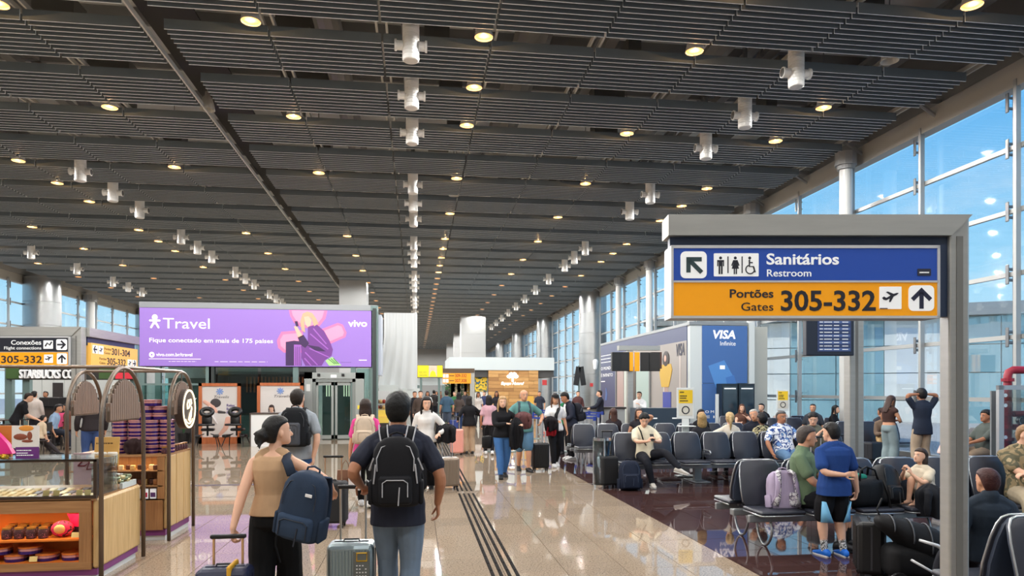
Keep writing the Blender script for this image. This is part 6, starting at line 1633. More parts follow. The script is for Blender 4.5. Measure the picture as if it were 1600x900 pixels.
MB().lathe([(0, -.09), (.24, -.09), (.25, -.08), (.25, .0), (.24, .01), (0, .01)], n=36, m=RY).build('sign_disc', M('sign_brown_dark', rgb(66, 54, 48), .4), lg)
m_ring = M('ring_glow', rgb(255, 236, 196), .4, emit=rgb(255, 232, 190), es=1.3)
MB().lathe([(.222, .012), (.243, .012), (.243, .022), (.222, .022)], n=36, m=RY, hollow=True).build('glow_ring', m_ring, lg)
MB().tube([(.014, y_, z_) for y_, z_ in ((.02, .09), (-.04, .11), (-.08, .06), (-.07, -.0), (-.01, .01), (.01, .06), (.0, .11), (.06, .12), (.09, .07), (.04, .04), (.09, .02), (.07, -.09), (.02, -.16), (-.03, -.14), (.02, -.07), (.10, .0))], .009, 6).build('script_letters', m_ring, lg)
for k in range(11):
    a = -pi / 2 + (k - 5) * .15; MB().box((.014, .185 * cos(a), .185 * sin(a)), (.004, .018, .022)).build('ring_letter', m_ring, lg)
# ================================================================ lift tower with the purple billboard
m_gpost = M('green_grey_post', rgb(112, 134, 132), .4, .3)
m_tglass = glass('tower_glass', (.62, .78, .76), 1.2)
YT = 26.0
xb0, xb1 = xat(218, YT), xat(580, YT)
zt_, zb_ = 4.66, 2.63
m_viv = M('billboard_purple', rgb(150, 116, 200), .35, emit=rgb(150, 116, 200), es=.16)
m_wv = M('billboard_white', rgb(244, 240, 248), .4, emit=rgb(244, 240, 248), es=.3)
bb = thing('billboard', 'long purple lit billboard with white words and a woman crouching on a suitcase', 'billboard', (xb0, YT, 0))
Wb = xb1 - xb0
q = MB(); q.bb(-.03, Wb + .03, .06, .75, zb_ - .02, zt_ + .02); q.build('light_box', M('box_dark', rgb(46, 44, 56), .5), bb)
q = MB(); q.bb(0, Wb, 0, .07, zb_, zt_); q.build('lit_panel', m_viv, bb)
kx = Wb / 362.0; Hb = zt_ - zb_
bx = lambda px: (px - 218) * kx
def bz(py, px=400): return zt_ - (py - 487.5) / 85.5 * Hb
yb = -.004
def flat(name, pts, mat, y=yb, t=.003):
    b = MB(); b.prism([(bx(a), bz(c)) for a, c in pts], y - t, y); o = b.build(name, mat, bb); return fixn(o)
def ell(name, cx, cy_, rx, ry, mat, y=yb, rot=0.0, n=20, t=.003):
    return flat(name, [(cx + rx * cos(a) * cos(rot) - ry * sin(a) * sin(rot), cy_ + rx * cos(a) * sin(rot) + ry * sin(a) * cos(rot)) for a in [2 * pi * i / n for i in range(n)]], mat, y, t)
text('Travel', 'lettering', m_wv, bb, (bx(253), yb, bz(517.5)), 17.5 * kx, bold=.002, width=bx(324) - bx(253))
text('Fique conectado em mais de 175 países', 'lettering', m_wv, bb, (bx(232), yb, bz(538)), 7.2 * kx, bold=.012, width=bx(422) - bx(232))
text('vivo.com.br/travel', 'lettering', m_wv, bb, (bx(243), yb, bz(558.5)), 5.6 * kx, bold=.02, width=bx(298) - bx(243))
ell('round_icon', 236.5, 556.5, 4.2, 4.2, m_wv); ell('icon_dot', 236.5, 556.5, 1.4, 1.4, m_viv, yb - .005)
flat('underline', [(232, 562.2), (311, 562.2), (311, 563), (232, 563)], m_wv)
dashes('small_print', m_wv, bb, bx(262), bx(304), yb, bz(566.5), .6 * kx, 6); dashes('small_print', m_wv, bb, bx(332), bx(414), yb, bz(566.5), .6 * kx, 8)
dashes('small_print', M('print_purple', rgb(104, 74, 150), .5), bb, bx(530), bx(548), yb, bz(566.5), .6 * kx, 9); dashes('small_print', m_wv, bb, bx(560), bx(573), yb, bz(563.5), 1.6 * kx, 9)
text('vivo', 'lettering', m_wv, bb, (bx(543), yb, bz(511.5)), 11.5 * kx, bold=.035, width=bx(574) - bx(543))
# white figure emblem
ell('emblem_head', 241, 501.5, 4.3, 4.3, m_wv)
q = MB()
for a, b_ in (((234, 506.5), (248, 506.5)), ((241, 507), (235.5, 516.5)), ((241, 507), (246.5, 516.5))): q.limb([V((bx(a[0]), yb - .004, bz(a[1]))), V((bx(b_[0]), yb - .004, bz(b_[1])))], [1.7 * kx, 1.7 * kx], 8)
q.sph((bx(241), yb - .004, bz(509)), (3 * kx, .01, 3.5 * kx)); q.build('emblem_body', m_wv, bb)
# pink rounded shapes and the crouching woman
m_pk1 = M('print_pink', rgb(244, 120, 168), .4, emit=rgb(244, 120, 168), es=.15); m_pk2 = M('print_pink_light', rgb(250, 150, 186), .4, emit=rgb(250, 150, 186), es=.15)
flat('pink_shape', [(448, 488), (509, 488), (506, 500), (497, 511), (484, 515), (468, 514), (456, 507), (450, 497)], m_pk1); flat('pink_shape_inner', [(452, 488.5), (504, 488.5), (501, 499), (493, 508), (482, 511), (470, 510), (459, 503), (454, 496)], m_pk2, yb - .004)
flat('pink_shape', [(436, 521), (470, 518), (470, 552), (440, 552), (431, 545), (429, 534)], m_pk1); flat('pink_shape_inner', [(439, 525), (468, 522), (468, 548), (442, 548), (435, 542), (434, 533)], m_pk2, yb - .004)
flat('pink_shape', [(498, 517), (526, 506.5), (534, 509), (540, 521), (538, 528), (512, 539)], m_pk1); flat('pink_shape_inner', [(503, 519), (526, 510), (532, 512), (536, 521), (534, 526), (512, 535)], m_pk2, yb - .004)
m_vs = M('print_violet', rgb(112, 58, 140), .5, emit=rgb(112, 58, 140), es=.15); m_vd = M('print_violet_dark', rgb(54, 30, 76), .5, emit=rgb(54, 30, 76), es=.3); m_vl = M('print_violet_light', rgb(160, 96, 190), .5, emit=rgb(160, 96, 190), es=.15)
m_sk = M('print_skin', rgb(232, 184, 160), .5, emit=rgb(232, 184, 160), es=.15); m_bl = M('print_blond', rgb(196, 168, 136), .5, emit=rgb(196, 168, 136), es=.15); m_gr = M('print_green', rgb(168, 220, 140), .5, emit=rgb(168, 220, 140), es=.15)
y2 = yb - .008; y3 = yb - .012; y4 = yb - .016
flat('printed_suitcase', [(443, 536), (456, 534), (466, 535), (468, 571.5), (443, 571.5)], m_vd, y2); flat('printed_suitcase_front', [(456, 540), (467, 540), (467, 571.5), (456, 571.5)], m_vl, y3)
for k in (458.5, 461.5, 464.5): flat('suitcase_rib', [(k, 543), (k + .8, 543), (k + .8, 571), (k, 571)], m_vd, y4)
flat('printed_body', [(478, 513), (492, 509), (504, 519), (513, 534), (518, 547), (516, 556), (505, 563), (500, 571.5), (474, 571.5), (468, 560), (467, 542), (478, 534)], m_vs, y2)
for a in (((486, 516), (508, 538)), ((481, 524), (511, 546)), ((480, 546), (512, 558)), ((473, 552), (494, 570)), ((472, 561), (484, 571))): flat('cloth_fold', [a[0], (a[0][0] + 1.4, a[0][1] - 1.2), a[1], (a[1][0] - 1, a[1][1] + 1.2)], m_vl, y3)
flat('cloth_fold', [(476, 540), (496, 543), (507, 550), (490, 549)], m_vd, y3)
flat('printed_hair', [(470, 493), (477, 490), (485, 492), (491, 500), (495, 508), (488, 512), (484, 500), (477, 497), (472, 506), (474, 522), (468, 518), (466, 505)], m_bl, y3)
flat('printed_face', [(472, 498), (479, 497), (484, 503), (482, 511), (478, 513.5), (474, 509)], m_sk, y4); flat('printed_arm', [(456, 513), (460, 511), (466, 521), (470, 528), (463, 530)], m_sk, y3); flat('printed_sleeve', [(462, 529), (471, 525), (480, 538), (474, 545), (466, 540)], m_vd, y3)
flat('printed_phone', [(457, 505), (461.5, 504.5), (463.5, 511.5), (459.5, 513)], m_vd, y4); flat('printed_shoe', [(506, 564), (517, 558), (532, 571), (512, 571.5)], m_gr, y3)
for k in range(3): flat('shoe_stripe', [(510 + k * 4, 561.5 - k * .6), (511.4 + k * 4, 561 - k * .6), (522 + k * 3, 568.5), (520.6 + k * 3, 569.2)], M('print_green_dark', rgb(90, 140, 80), .5), y4)
# tower frame, beam on top, lift
tw = struct('trim_10', (0, YT, 0))
q = MB(); q.bb(xb0 - .05, xb1 + .2, .1, .5, zt_, zt_ + .22); q.build('top_beam', m_beam, tw)
for px in (222, 247, 326, 331, 462, 552, 585):
    x = xat(px, YT + .1); q = MB(); wpx = .18 if px < 560 else .26; q.bb(x - wpx / 2, x + wpx / 2, .06, .26, 0, zb_ if px < 560 else zt_ + .2); q.build('steel_post', m_gpost if px != 331 else M('post_dark', rgb(46, 54, 54), .4), tw)
q = MB(); q.bb(xat(585, YT) - .06, xat(585, YT) + .06, -.02, .08, 0, zt_ + .1); q.build('edge_post', M('post_dark'), tw)
for a, b_ in ((253, 325), (336, 400), (405, 460), (556, 582)):
    q = MB(); q.bb(xat(a, YT), xat(b_, YT), .30, .32, .1, zb_ - .05); q.build('glass_panel', m_tglass, tw)
q = MB(); q.bb(xat(222, YT), xat(478, YT), 2.6, 2.75, 0, 4.6); q.build('rear_wall', M('rear_wall_grey', rgb(132, 136, 134), .6), tw)
q = MB(); q.bb(xat(304, YT), xat(478, YT), 2.4, 2.6, .9, 2.4); q.build('dark_opening', M('opening_dark', rgb(52, 46, 46), .6), tw)
q = MB(); q.bb(xat(222, YT), xat(300, YT), 2.3, 2.5, 2.25, 2.6); q.build('light_bulkhead', m_white, tw)
for i in range(16):
    x = xat(386 + 5.8 * i, YT + 2.3); q = MB(); q.bb(x - .03, x + .03, 2.28, 2.34, 1.7, 2.3); q.build('copper_rod', M('copper_rod', rgb(206, 120, 84), .35, .5), tw)
lift = thing('lift', 'steel lift portal with double glass doors under the purple billboard', 'lift', (xat(522, YT), YT - .02, 0))
lk = 25.3 / 1100
q = MB()
for a, b_, z0, z1 in ((-45, -33, 0, 2.42), (33, 46, 0, 2.42), (-45, 46, 2.20, 2.42)): q.bb(a * lk, b_ * lk, -.02, .3, z0, z1)
q.build('portal', M('lift_steel', rgb(166, 172, 170), .35, .6), lift)
q = MB()
for a, b_, z0, z1 in ((-33, -28, 0, 2.2), (28, 33, 0, 2.2), (-33, 33, 2.08, 2.2)): q.bb(a * lk, b_ * lk, .02, .3, z0, z1)
q.build('door_frame', M('lift_frame', rgb(142, 148, 146), .35, .6), lift)
for s in (-1, 1):
    x0, x1 = sorted((s * 1.2 * lk, s * 28 * lk)); q = MB(); q.bb(x0, x1, .12, .15, .03, 2.08); o = q.build('door_panel', m_tglass, lift)
    q = MB()
    for a, b_, c, d in ((x0, x0 + .08, .03, 2.08), (x1 - .08, x1, .03, 2.08), (x0, x1, .03, .16), (x0, x1, 1.96, 2.08)): q.bb(a, b_, .10, .17, c, d)
    q.build('door_rail', MATS['lift_steel'], lift)
q = MB(); q.bb(-30 * lk, 30 * lk, 2.2, 2.25, 0, 2.3); q.build('car_back', M('lift_inside', rgb(70, 92, 90), .4), lift)
for k, x in enumerate((-19, -15, -11, 9, 13, 17)): MB().bb(x * lk, (x + 1.4) * lk, 1.3, 1.34, 1.55, 2.02).build('light_tube', M('tube_light', rgb(240, 232, 200), .4, emit=rgb(240, 232, 200), es=1.2), lift)
for s in (-23, 14): MB().rbox((s * lk, -.04, 2.33), (.10, .06, .10), .01, 2).build('camera_box', m_black, lift)
rplate('lift_plate', m_swht, lift, -5 * lk, 4 * lk, 2.24, 2.34, -.022, .01)
rplate('pictogram_plate', M('plate_grey', rgb(206, 208, 206), .4), lift, -42 * lk, -36 * lk, 1.75, 2.0, -.022, .01); rplate('warning_plate', M('warning_yellow', rgb(232, 206, 60), .5), lift, 36 * lk, 42 * lk, 1.10, 1.24, -.022, .01)
# advert side boards
q = MB(); q.bb(xat(588, YT + .9), xat(597, YT + .9), .3, 1.6, zb_ - .3, zt_ - .1); q.build('side_screen', M('side_pale', rgb(196, 204, 220), .3), tw)
# massage area: posters, chairs, desk, attendant
m_frw = wood('poster_frame', rgb(166, 88, 48), rgb(190, 108, 62), 2, 'Z')
def poster(label, px0, px1, yy, z0, z1):
    x0, x1 = xat(px0, yy), xat(px1, yy); w_ = x1 - x0; t = thing('poster_board', label, 'poster board', (x0, yy, 0))
    q = MB()
    for a, b_, c, d in ((0, .10, z0, z1), (w_ - .10, w_, z0, z1), (0, w_, z1 - .10, z1), (0, w_, z0, z0 + .22)): q.bb(a, b_, -.05, .05, c, d)
    q.build('wood_frame', m_frw, t)
    q = MB(); q.bb(.08, w_ - .08, -.01, .02, z0 + .1, z1 - .08); q.build('poster', M('poster_cream', rgb(206, 200, 196), .5), t)
    q = MB()
    for k in range(8): a = k * pi / 4; q.limb([(w_ * .5, -.014, z1 - .28), (w_ * .5 + .10 * cos(a), -.014, z1 - .28 + .10 * sin(a))], [.014, .022], 6)
    q.build('blue_flower', M('flower_blue', rgb(120, 150, 206), .5), t)
    text('Travelis', 'lettering', M('print_dark', rgb(60, 54, 56), .5), t, (w_ * .34, -.013, z1 - .50), .09, shear=.3, width=w_ * .36)
    return t, w_, z1
t, w_, z1 = poster('wood framed poster of a massage with two massage chairs before it', 311, 376, 24.6, 0, 2.02)
for i, s_ in enumerate(('Relax', 'Before', 'Flight')): text(s_, 'lettering', M('print_violet_ink', rgb(70, 44, 120), .5), t, (w_ * .66, -.013, z1 - .78 - .12 * i), .085, bold=.03, width=w_ * .2)
m_ps = M('print_skin2', rgb(214, 166, 148), .5)
q = MB(); q.limb([(w_ * .14, -.014, z1 - .62), (w_ * .34, -.014, z1 - .80), (w_ * .42, -.014, z1 - .95)], [.06, .07, .05], 8, sx=.2); q.build('printed_arm', m_ps, t)
MB().sph((w_ * .40, -.014, z1 - .66), (.17, .01, .15), 14, 8).build('printed_hair', M('print_dark'), t, smooth=True)
MB().limb([(w_ * .28, -.014, z1 - .86), (w_ * .34, -.014, z1 - 1.1), (w_ * .42, -.014, z1 - 1.3)], [.12, .13, .06], 8, sx=.15).build('printed_shirt', M('print_white2', rgb(228, 224, 226), .5), t)
MB().limb([(w_ * .48, -.016, z1 - .96), (w_ * .62, -.016, z1 - .98)], [.05, .035], 8, sx=.3).build('printed_headrest', M('print_dark'), t)
MB().limb([(w_ * .50, -.014, z1 - 1.72), (w_ * .64, -.014, z1 - 1.5), (w_ * .70, -.014, z1 - 1.2)], [.05, .08, .09], 8, sx=.15).build('printed_foot', m_ps, t)
t, w_, z1 = poster('wood framed poster behind the white desk with the seated attendant', 402, 474, 24.9, 0, 2.04)
def massage_chair(label, px, yy, rz):
    t = thing('massage_chair', label, 'massage chair', (xat(px, yy), yy, 0), rz); m = M('black_leather', rgb(16, 16, 18), .3); mf = M('black_frame', rgb(20, 20, 22), .35, .4)
    for s in (-1, 1):
        MB().tube([(s * .34, -.34, 0), (s * .26, -.16, .34), (s * .10, 0, .40)], .016, 7).build('leg', mf, t); MB().tube([(s * .34, .34, 0), (s * .26, .16, .34), (s * .10, 0, .40)], .016, 7).build('leg', mf, t)
        MB().rbox((s * .27, -.1, .34), (.16, .36, .09), .03, 3).build('knee_pad', m, t, smooth=True)
    MB().limb([(0, .05, .36), (0, .05, .60), (0, -.08, .82), (0, -.10, 1.02)], [.03, .03, .025, .025], 8).build('column', mf, t)
    MB().rbox((0, .15, .53), (.40, .30, .09), .04, 3).build('seat', m, t, smooth=True)
    MB().rbox((0, -.08, .82), (.30, .10, .32), .04, 3, axis='Y').build('chest_pad', m, t, smooth=True)
    MB().rbox((0, -.26, .70), (.50, .16, .07), .03, 3).build('arm_rest', m, t, smooth=True)
    q = MB(); q.tube([(.16 * cos(a), -.10 + .05 * sin(a), 1.10 + .10 * sin(a)) for a in [2 * pi * i / 20 for i in range(20)]], .07, 8, close=True, cap=False); q.build('face_cradle', m, t, smooth=True)
    return t
massage_chair('black massage chair at the left before the wood framed poster', 324, 23.4, .15); massage_chair('black massage chair nearer the white desk, partly over the poster', 369, 23.4, -.1)
x0, x1 = xat(390, 23.2), xat(452, 23.2)
t = thing('reception_desk', 'white panelled reception desk with dark wood ends by the massage chairs', 'desk', (x0, 23.2, 0))
q = MB(); q.bb(0.02, x1 - x0, 0, .6, 0, 1.02); q.build('desk_body', m_white, t)
q = MB(); q.bb(0, x1 - x0 + .02, -.03, .62, 1.02, 1.06); q.bb(0, .04, -.02, .6, 0, 1.02); q.build('desk_edge', M('desk_edge', rgb(70, 60, 54), .5), t)
q = MB(); q.bb(.88, 1.02, -.03, .0, .40, .78); q.build('card_holder', M('card_wood', rgb(180, 120, 70), .5), t)
seated('attendant with long dark hair in white top seated behind the white desk', xat(425, 24.4), 24.4, 176, 1.6, -2, sex='f', skin='light', hair='long', hcol=(44, 28, 26), top=(232, 232, 234), sleeve=.5, bottom=(40, 40, 48), hpitch=24, LH=(-.1, .34, .9), RH=(.1, .34, .9))
# ================================================================ draped white cover over the boarded shaft
bx0, bx1 = xat(601, 30), xat(652, 30)
t = thing('draped_cover', 'tall white fabric cover with creases hanging over the boarded shaft', 'cover', ((bx0 + bx1) / 2, 30, 0)); hw = (bx1 - bx0) / 2
q = MB(); n = 26; vs = []; r = random.Random(2)
m_fab = M('white_fabric', rgb(206, 210, 210), .8)
for k in range(23):
    z = 4.98 - k * .142; sp_ = 1 + .0 * k; left = -hw - .26 * max(0, (k - 6) / 16) ** 1.4
    for i in range(n):
        f = i / (n - 1); x = left + (hw - left) * f
        vs.append(V((x, -.5 - .045 * sin(f * 31 + k * .11 * (1 - f) * 3) * (k / 22) - .02 * sin(f * 67 + 1), z - .06 * f * (k / 22))))
fs = [(k * n + i, k * n + i + 1, (k + 1) * n + i + 1, (k + 1) * n + i) for k in range(22) for i in range(n - 1)]
q.add(vs, fs); q.add([v + V((0, .04, 0)) for v in vs], [tuple(reversed(f)) for f in fs]); q.build('fabric_front', m_fab, t, smooth=True)
q = MB(); q.bb(-hw + .03, hw - .02, -.42, 1.2, 1.7, 4.93); q.build('fabric_side', m_fab, t)
b = MB(); b.bb(xat(592, 29.3), xat(622, 29.3), 29.3, 31.4, 0, 2.0); tag(b.build('wall_hoarding', M('hoarding_white', rgb(204, 210, 208), .6)), kind='structure')
b = MB(); b.bb(xat(622, 29.5), xat(652, 29.5) + .1, 29.5, 31.2, 0, 1.86); tag(b.build('wall_hoarding', MATS['hoarding_white']), kind='structure')
# bright stall left of the hoarding
t = thing('sweet_stall', 'low stall with yellow lit shelves below the white hoarding', 'stall', (xat(587, 28), 28, 0)); sw_ = xat(607, 28) - xat(587, 28)
q = MB(); q.bb(0, sw_, 0, .6, 0, .5); q.build('stall_base', M('stall_dark', rgb(60, 54, 54), .5), t)
q = MB(); q.bb(0, sw_, 0, .5, .5, .72); q.build('yellow_panel', M('stall_yellow', rgb(240, 206, 90), .4, emit=rgb(240, 206, 90), es=.15), t)
q = MB(); q.bb(0, sw_, .1, .5, .74, 1.0); q.build('yellow_panel', MATS['stall_yellow'], t)
q = MB(); q.bb(0, sw_ * 1.1, .3, .5, 1.0, 1.75); q.build('stall_back', m_white, t)
for i in range(8): MB().sph(((i % 4 + .5) * sw_ / 4, .26, 1.12 + .22 * (i // 4)), .08, 8, 6).build('package', M('pack_%d' % (i % 3), rgb(*((150, 50, 40), (80, 50, 40), (200, 170, 120))[i % 3]), .5), t)
# ================================================================ wooden shop, mural shop, screens
sx0, sx1 = xat(694, 41), xat(866, 41)
b = MB(); b.bb(sx0 + .3, sx1, 41, 47, 2.95, 3.70); tag(b.build('wall_shop_fascia', M('fascia_pale', rgb(196, 206, 208), .5)), kind='structure')
b = MB(); b.bb(sx0 + .4, sx1, 41.2, 47, 2.55, 2.95); tag(b.build('wall_shop_soffit', M('soffit_dark', rgb(70, 70, 70), .6)), kind='structure')
wx0, wx1 = xat(763, 41.1), xat(841, 41.1)
wd = struct('wall_wood', (wx0, 41.1, 0)); rr = random.Random(8)
q = MB(); q.bb(0, wx1 - wx0, .02, .2, 0, 2.95); q.build('wall_core', M('core_brown', rgb(96, 66, 36), .7), wd)
mw = [wood('strip_wood_%d' % i, rgb(*c), rgb(*[min(255, v + 26) for v in c]), 2, 'X', .6) for i, c in enumerate(((168, 122, 66), (186, 140, 80), (146, 102, 54)))]
pm = {}
for k in range(14):
    x = 0; z = .02 + .209 * k
    while x < wx1 - wx0 - .05:
        ln_ = min(rr.choice((.6, .9, 1.2)), wx1 - wx0 - x); key = (round(ln_, 2), rr.randrange(3))
        if key not in pm: q = MB(); q.bb(.006, ln_ - .006, -.02, .02, .006, .203); pm[key] = o = q.build('plank', mw[key[1]], wd)
        else: o = dup(pm[key])
        o.location = (x, -rr.choice((0, .015, .03)), z); x += ln_
es = thing('shop_sign', 'white lit tree emblem with script lettering on the wooden shop wall', 'sign', (xat(801, 41.0), 41.02, 0)); ek = 40.5 / 1100
m_lit = M('sign_lit_white', rgb(255, 255, 250), .4, emit=(1, 1, .97), es=1.4)
q = MB()
for dx, dz, rx in ((0, 2.62, .20), (-.20, 2.58, .15), (.20, 2.58, .15), (-.08, 2.72, .14), (.10, 2.72, .14)): q.sph((dx, -.02, dz), (rx, .03, rx * .75), 10, 6)
q.limb([(0, -.02, 2.50), (0, -.02, 2.32)], [.05, .07], 6); q.limb([(0, -.02, 2.48), (-.14, -.02, 2.56)], [.03, .03], 6); q.limb([(0, -.02, 2.48), (.14, -.02, 2.56)], [.03, .03], 6); q.build('tree_emblem', m_lit, es)
text('Espaço Natural', 'lettering', m_lit, es, (-.70, -.02, 2.10), .17, shear=.35, bold=.02, width=1.36, ext=.01)
b = MB(); b.bb(sx0 + .2, wx0, 46.5, 46.7, 0, 2.6); tag(b.build('wall_shop_back', M('shop_back', rgb(190, 186, 170), .6)), kind='structure')
t = thing('mural', 'yellow, green and blue leafy mural panel beside the wooden wall', 'mural', (xat(742, 41.4), 41.4, 0)); q = MB(); q.bb(0, xat(761, 41.4) - xat(742, 41.4), 0, .06, 1.7, 2.54); q.build('panel', floral('mural_leaf', rgb(226, 190, 60), rgb(60, 90, 70), 4, rgb(70, 100, 140)), t)
q = MB(); q.bb(.0, xat(761, 41.4) - xat(742, 41.4), -.3, .06, 0, 1.65); q.build('panel_base', M('shop_white', rgb(206, 210, 206), .5), t)
for i, (px, lb) in enumerate(((703, 'left'), (712, 'middle'), (722, 'middle right'), (733, 'right'))):
    x = xat(px, 45); q = MB(); q.bb(x - .3, x + .3, 45, 45.4, .2, 2.1); q.bb(x - .32, x + .32, 44.95, 45.45, 2.1, 2.2); simple('shop_shelf', 'tall goods shelf inside the mural shop, %s of four' % lb, 'shelf', q, floral('goods_%d' % i, rgb(*((70, 110, 70), (206, 196, 160), (60, 90, 60), (190, 150, 70))[i]), rgb(60, 60, 50), 5, rgb(220, 210, 190)), (0, 0, 0))
t = thing('advert_screen', 'bright yellow advert screens with a figure in the middle above the far gates', 'screen', (xat(652, 38), 38, 0)); w_ = xat(692, 38) - xat(652, 38)
m_y = M('advert_yellow', rgb(252, 232, 20), .4, emit=rgb(252, 232, 20), es=.3)
q = MB(); q.bb(0, w_, .03, .2, 2.45, 3.12); q.build('screen_case', m_black, t)
q = MB(); q.bb(.02, w_ * .44, 0, .03, 2.48, 3.1); q.build('yellow_screen', m_y, t); q = MB(); q.bb(w_ * .78, w_ - .02, 0, .03, 2.48, 3.1); q.build('yellow_screen', m_y, t)
q = MB(); q.bb(w_ * .45, w_ * .77, 0, .03, 2.48, 3.1); q.build('portrait_screen', M('portrait_bg', rgb(206, 190, 170), .4, emit=rgb(206, 190, 170), es=.15), t)
MB().sph((w_ * .6, -.005, 2.95), (.10, .01, .12), 10, 7).build('portrait_head', m_sk, t); q = MB(); q.prism([(w_ * .47, 2.49), (w_ * .75, 2.49), (w_ * .70, 2.74), (w_ * .6, 2.84), (w_ * .52, 2.74)], -.008, -.002); q.build('portrait_body', m_y, t)
for k in range(3): dashes('screen_print', m_ink, t, .1, w_ * .38, -.003, 2.56 + .08 * k, .03, 2, k)
for sx__ in (.2, w_ - .2): MB().cyl((sx__, .1, 0), .06, 2.46, 8).build('support_post', m_gpost, t)
t = thing('portal_gate', 'pale grey portal frame below the yellow advert screens', 'gate', (xat(673, 39), 39, 0)); q = MB(); q.bb(-.75, .75, -.2, .2, 2.05, 2.42); q.build('lintel_box', M('fascia_pale'), t)
for s in (-.7, .7): MB().bb(s - .08, s + .08, -.15, .15, 0, 2.05).build('side_post', m_gpost, t)
# queue barrier posts with blue belt heads
rr = random.Random(4); pos = []
for i in range(9):
    for j in range(4): pos.append((765 + 20.5 * i + 6 * j, 20.5 + 2.4 * j + .5 * (i % 2)))
first = None
for i, (px, d) in enumerate(pos):
    a = pd(px, d)
    if first is None:
        t = first = thing('barrier_post', 'x', 'barrier post', a)
        MB().cyl((0, 0, 0), .16, .02, 14).build('base', m_gpost, t); MB().cyl((0, 0, .02), .035, .93, 10).build('post', m_alu, t)
        MB().cyl((0, 0, .90), .05, .12, 10).build('belt_head', M('belt_blue', rgb(36, 62, 150), .5), t)
    else:
        t = copy_tree(first); t.location = a
    tag(t, 'silver queue barrier post with blue belt head before the wooden shop', 'barrier post', 'queue barrier posts')
for j in range(4):
    pts = [pd(*p) + V((0, 0, .97)) for k, p in enumerate(pos) if k % 4 == j]
    q = MB()
    for a, b_ in zip(pts[:-1], pts[1:]):
        q.loft([[a + V((0, -.004, -.025)), a + V((0, .004, -.025)), a + V((0, .004, .025)), a + V((0, -.004, .025))], [b_ + V((0, -.004, -.025)), b_ + V((0, .004, -.025)), b_ + V((0, .004, .025)), b_ + V((0, -.004, .025))]])
    tag(q.build('barrier_belt', MATS['belt_blue']), 'blue belt along the %s line of queue barrier posts' % ('nearest', 'second', 'third', 'farthest')[j], 'belt')
q = MB(); a = pd(930, 27.5); t = thing('service_counter', 'long dark topped counter before the clad column', 'counter', (a.x - 1.2, a.y, 0)); q.bb(0, 2.4, 0, .6, 0, 1.05); q.build('counter_body', M('counter_grey', rgb(150, 156, 160), .5), t); MB().bb(-.05, 2.45, -.05, .65, 1.05, 1.12).build('counter_top', M('counter_dark', rgb(40, 36, 36), .4), t)
a = pd(824, 33); t = thing('information_kiosk', 'orange and yellow standing panel by the queue barrier', 'panel', a); MB().bb(-.3, .3, 0, .1, 0, 1.5).build('panel', M('panel_orange', rgb(224, 176, 70), .5), t)
# wall screens and small signs at the columns
t = thing('wall_screen', 'pair of black screens hung in a V on the window mullion', 'screen', (xat(905, 40), 40, 0)); q = MB(); q.rbox((-.12, 0, 2.6), (.30, .10, 1.1), .02, 2, m=Matrix.Rotation(.15, 3, 'Y')); q.build('screen_panel', m_black, t); q = MB(); q.rbox((.18, 0, 2.6), (.30, .10, 1.1), .02, 2, m=Matrix.Rotation(-.15, 3, 'Y')); q.build('screen_panel', m_black, t); MB().cyl((0, .1, 0), .05, 3.2, 8).build('support_post', m_gpost, t)
for cx__, cy__, an, z, lb, k in ((12.75, 68, -2.0, 2.2, 'far clad column', 1.0), (12.75, 50, -1.9, 1.85, 'nearer clad column', .5)):
    for dz, da in ((0, 0),):
        o = simple('fire_sign', 'small red fire sign on the ' + lb, 'sign', MB().box((0, 0, 0), (.44 * k, .08, .5 * k)), M('sign_red', rgb(190, 40, 44), .5), (cx__ + 1.03 * cos(an), cy__ + 1.03 * sin(an), z + .3), None, an + pi / 2)
        simple('wall_light', 'white wing shaped wall light on the ' + lb, 'wall light', MB().limb([(0, 0, -.2), (.02, 0, .25)], [.14, .2], 8), M('light_white', rgb(240, 244, 246), .4), (cx__ + 1.05 * cos(an + .25), cy__ + 1.05 * sin(an + .25), z + 1.7))
# ================================================================ VISA booth
m_vb = M('booth_blue', rgb(56, 68, 108), .4); m_vbl = M('booth_front_blue', rgb(70, 108, 168), .35)
bX, bY0, bY1, bZ = 9.0, 22.3, 33.6, 4.05
bt = thing('lounge_booth', 'dark blue card lounge booth with pale door bays along the concourse', 'booth', (bX, bY0, 0))
fx1_ = xat(1167, bY0) - bX; q = MB(); q.bb(0, fx1_, .02, bY1 - bY0, 0, bZ - .08); q.build('booth_body', M('booth_pale', rgb(206, 214, 214), .5), bt)
q = MB(); q.bb(-.04, fx1_ + .02, -.02, bY1 - bY0 + .02, bZ - .10, bZ); q.build('booth_rim', m_beam, bt)
def sy(px): return P(px, 609, 10).y and (lambda u: bX * (CT - u * ST) / (u * CT + ST))((px - 800) / 1100.0) - bY0
q = MB(); q.bb(-.02, .0, .25, bY1 - bY0, 0, bZ - .1); q.build('blue_cladding', m_vb, bt)
y0p, y1p = sy(1074), sy(967)
q = MB(); q.bb(-.035, -.02, y0p, y1p, .9, 3.45); q.build('poster_panel', M('poster_beige', rgb(160, 154, 150), .5), bt)
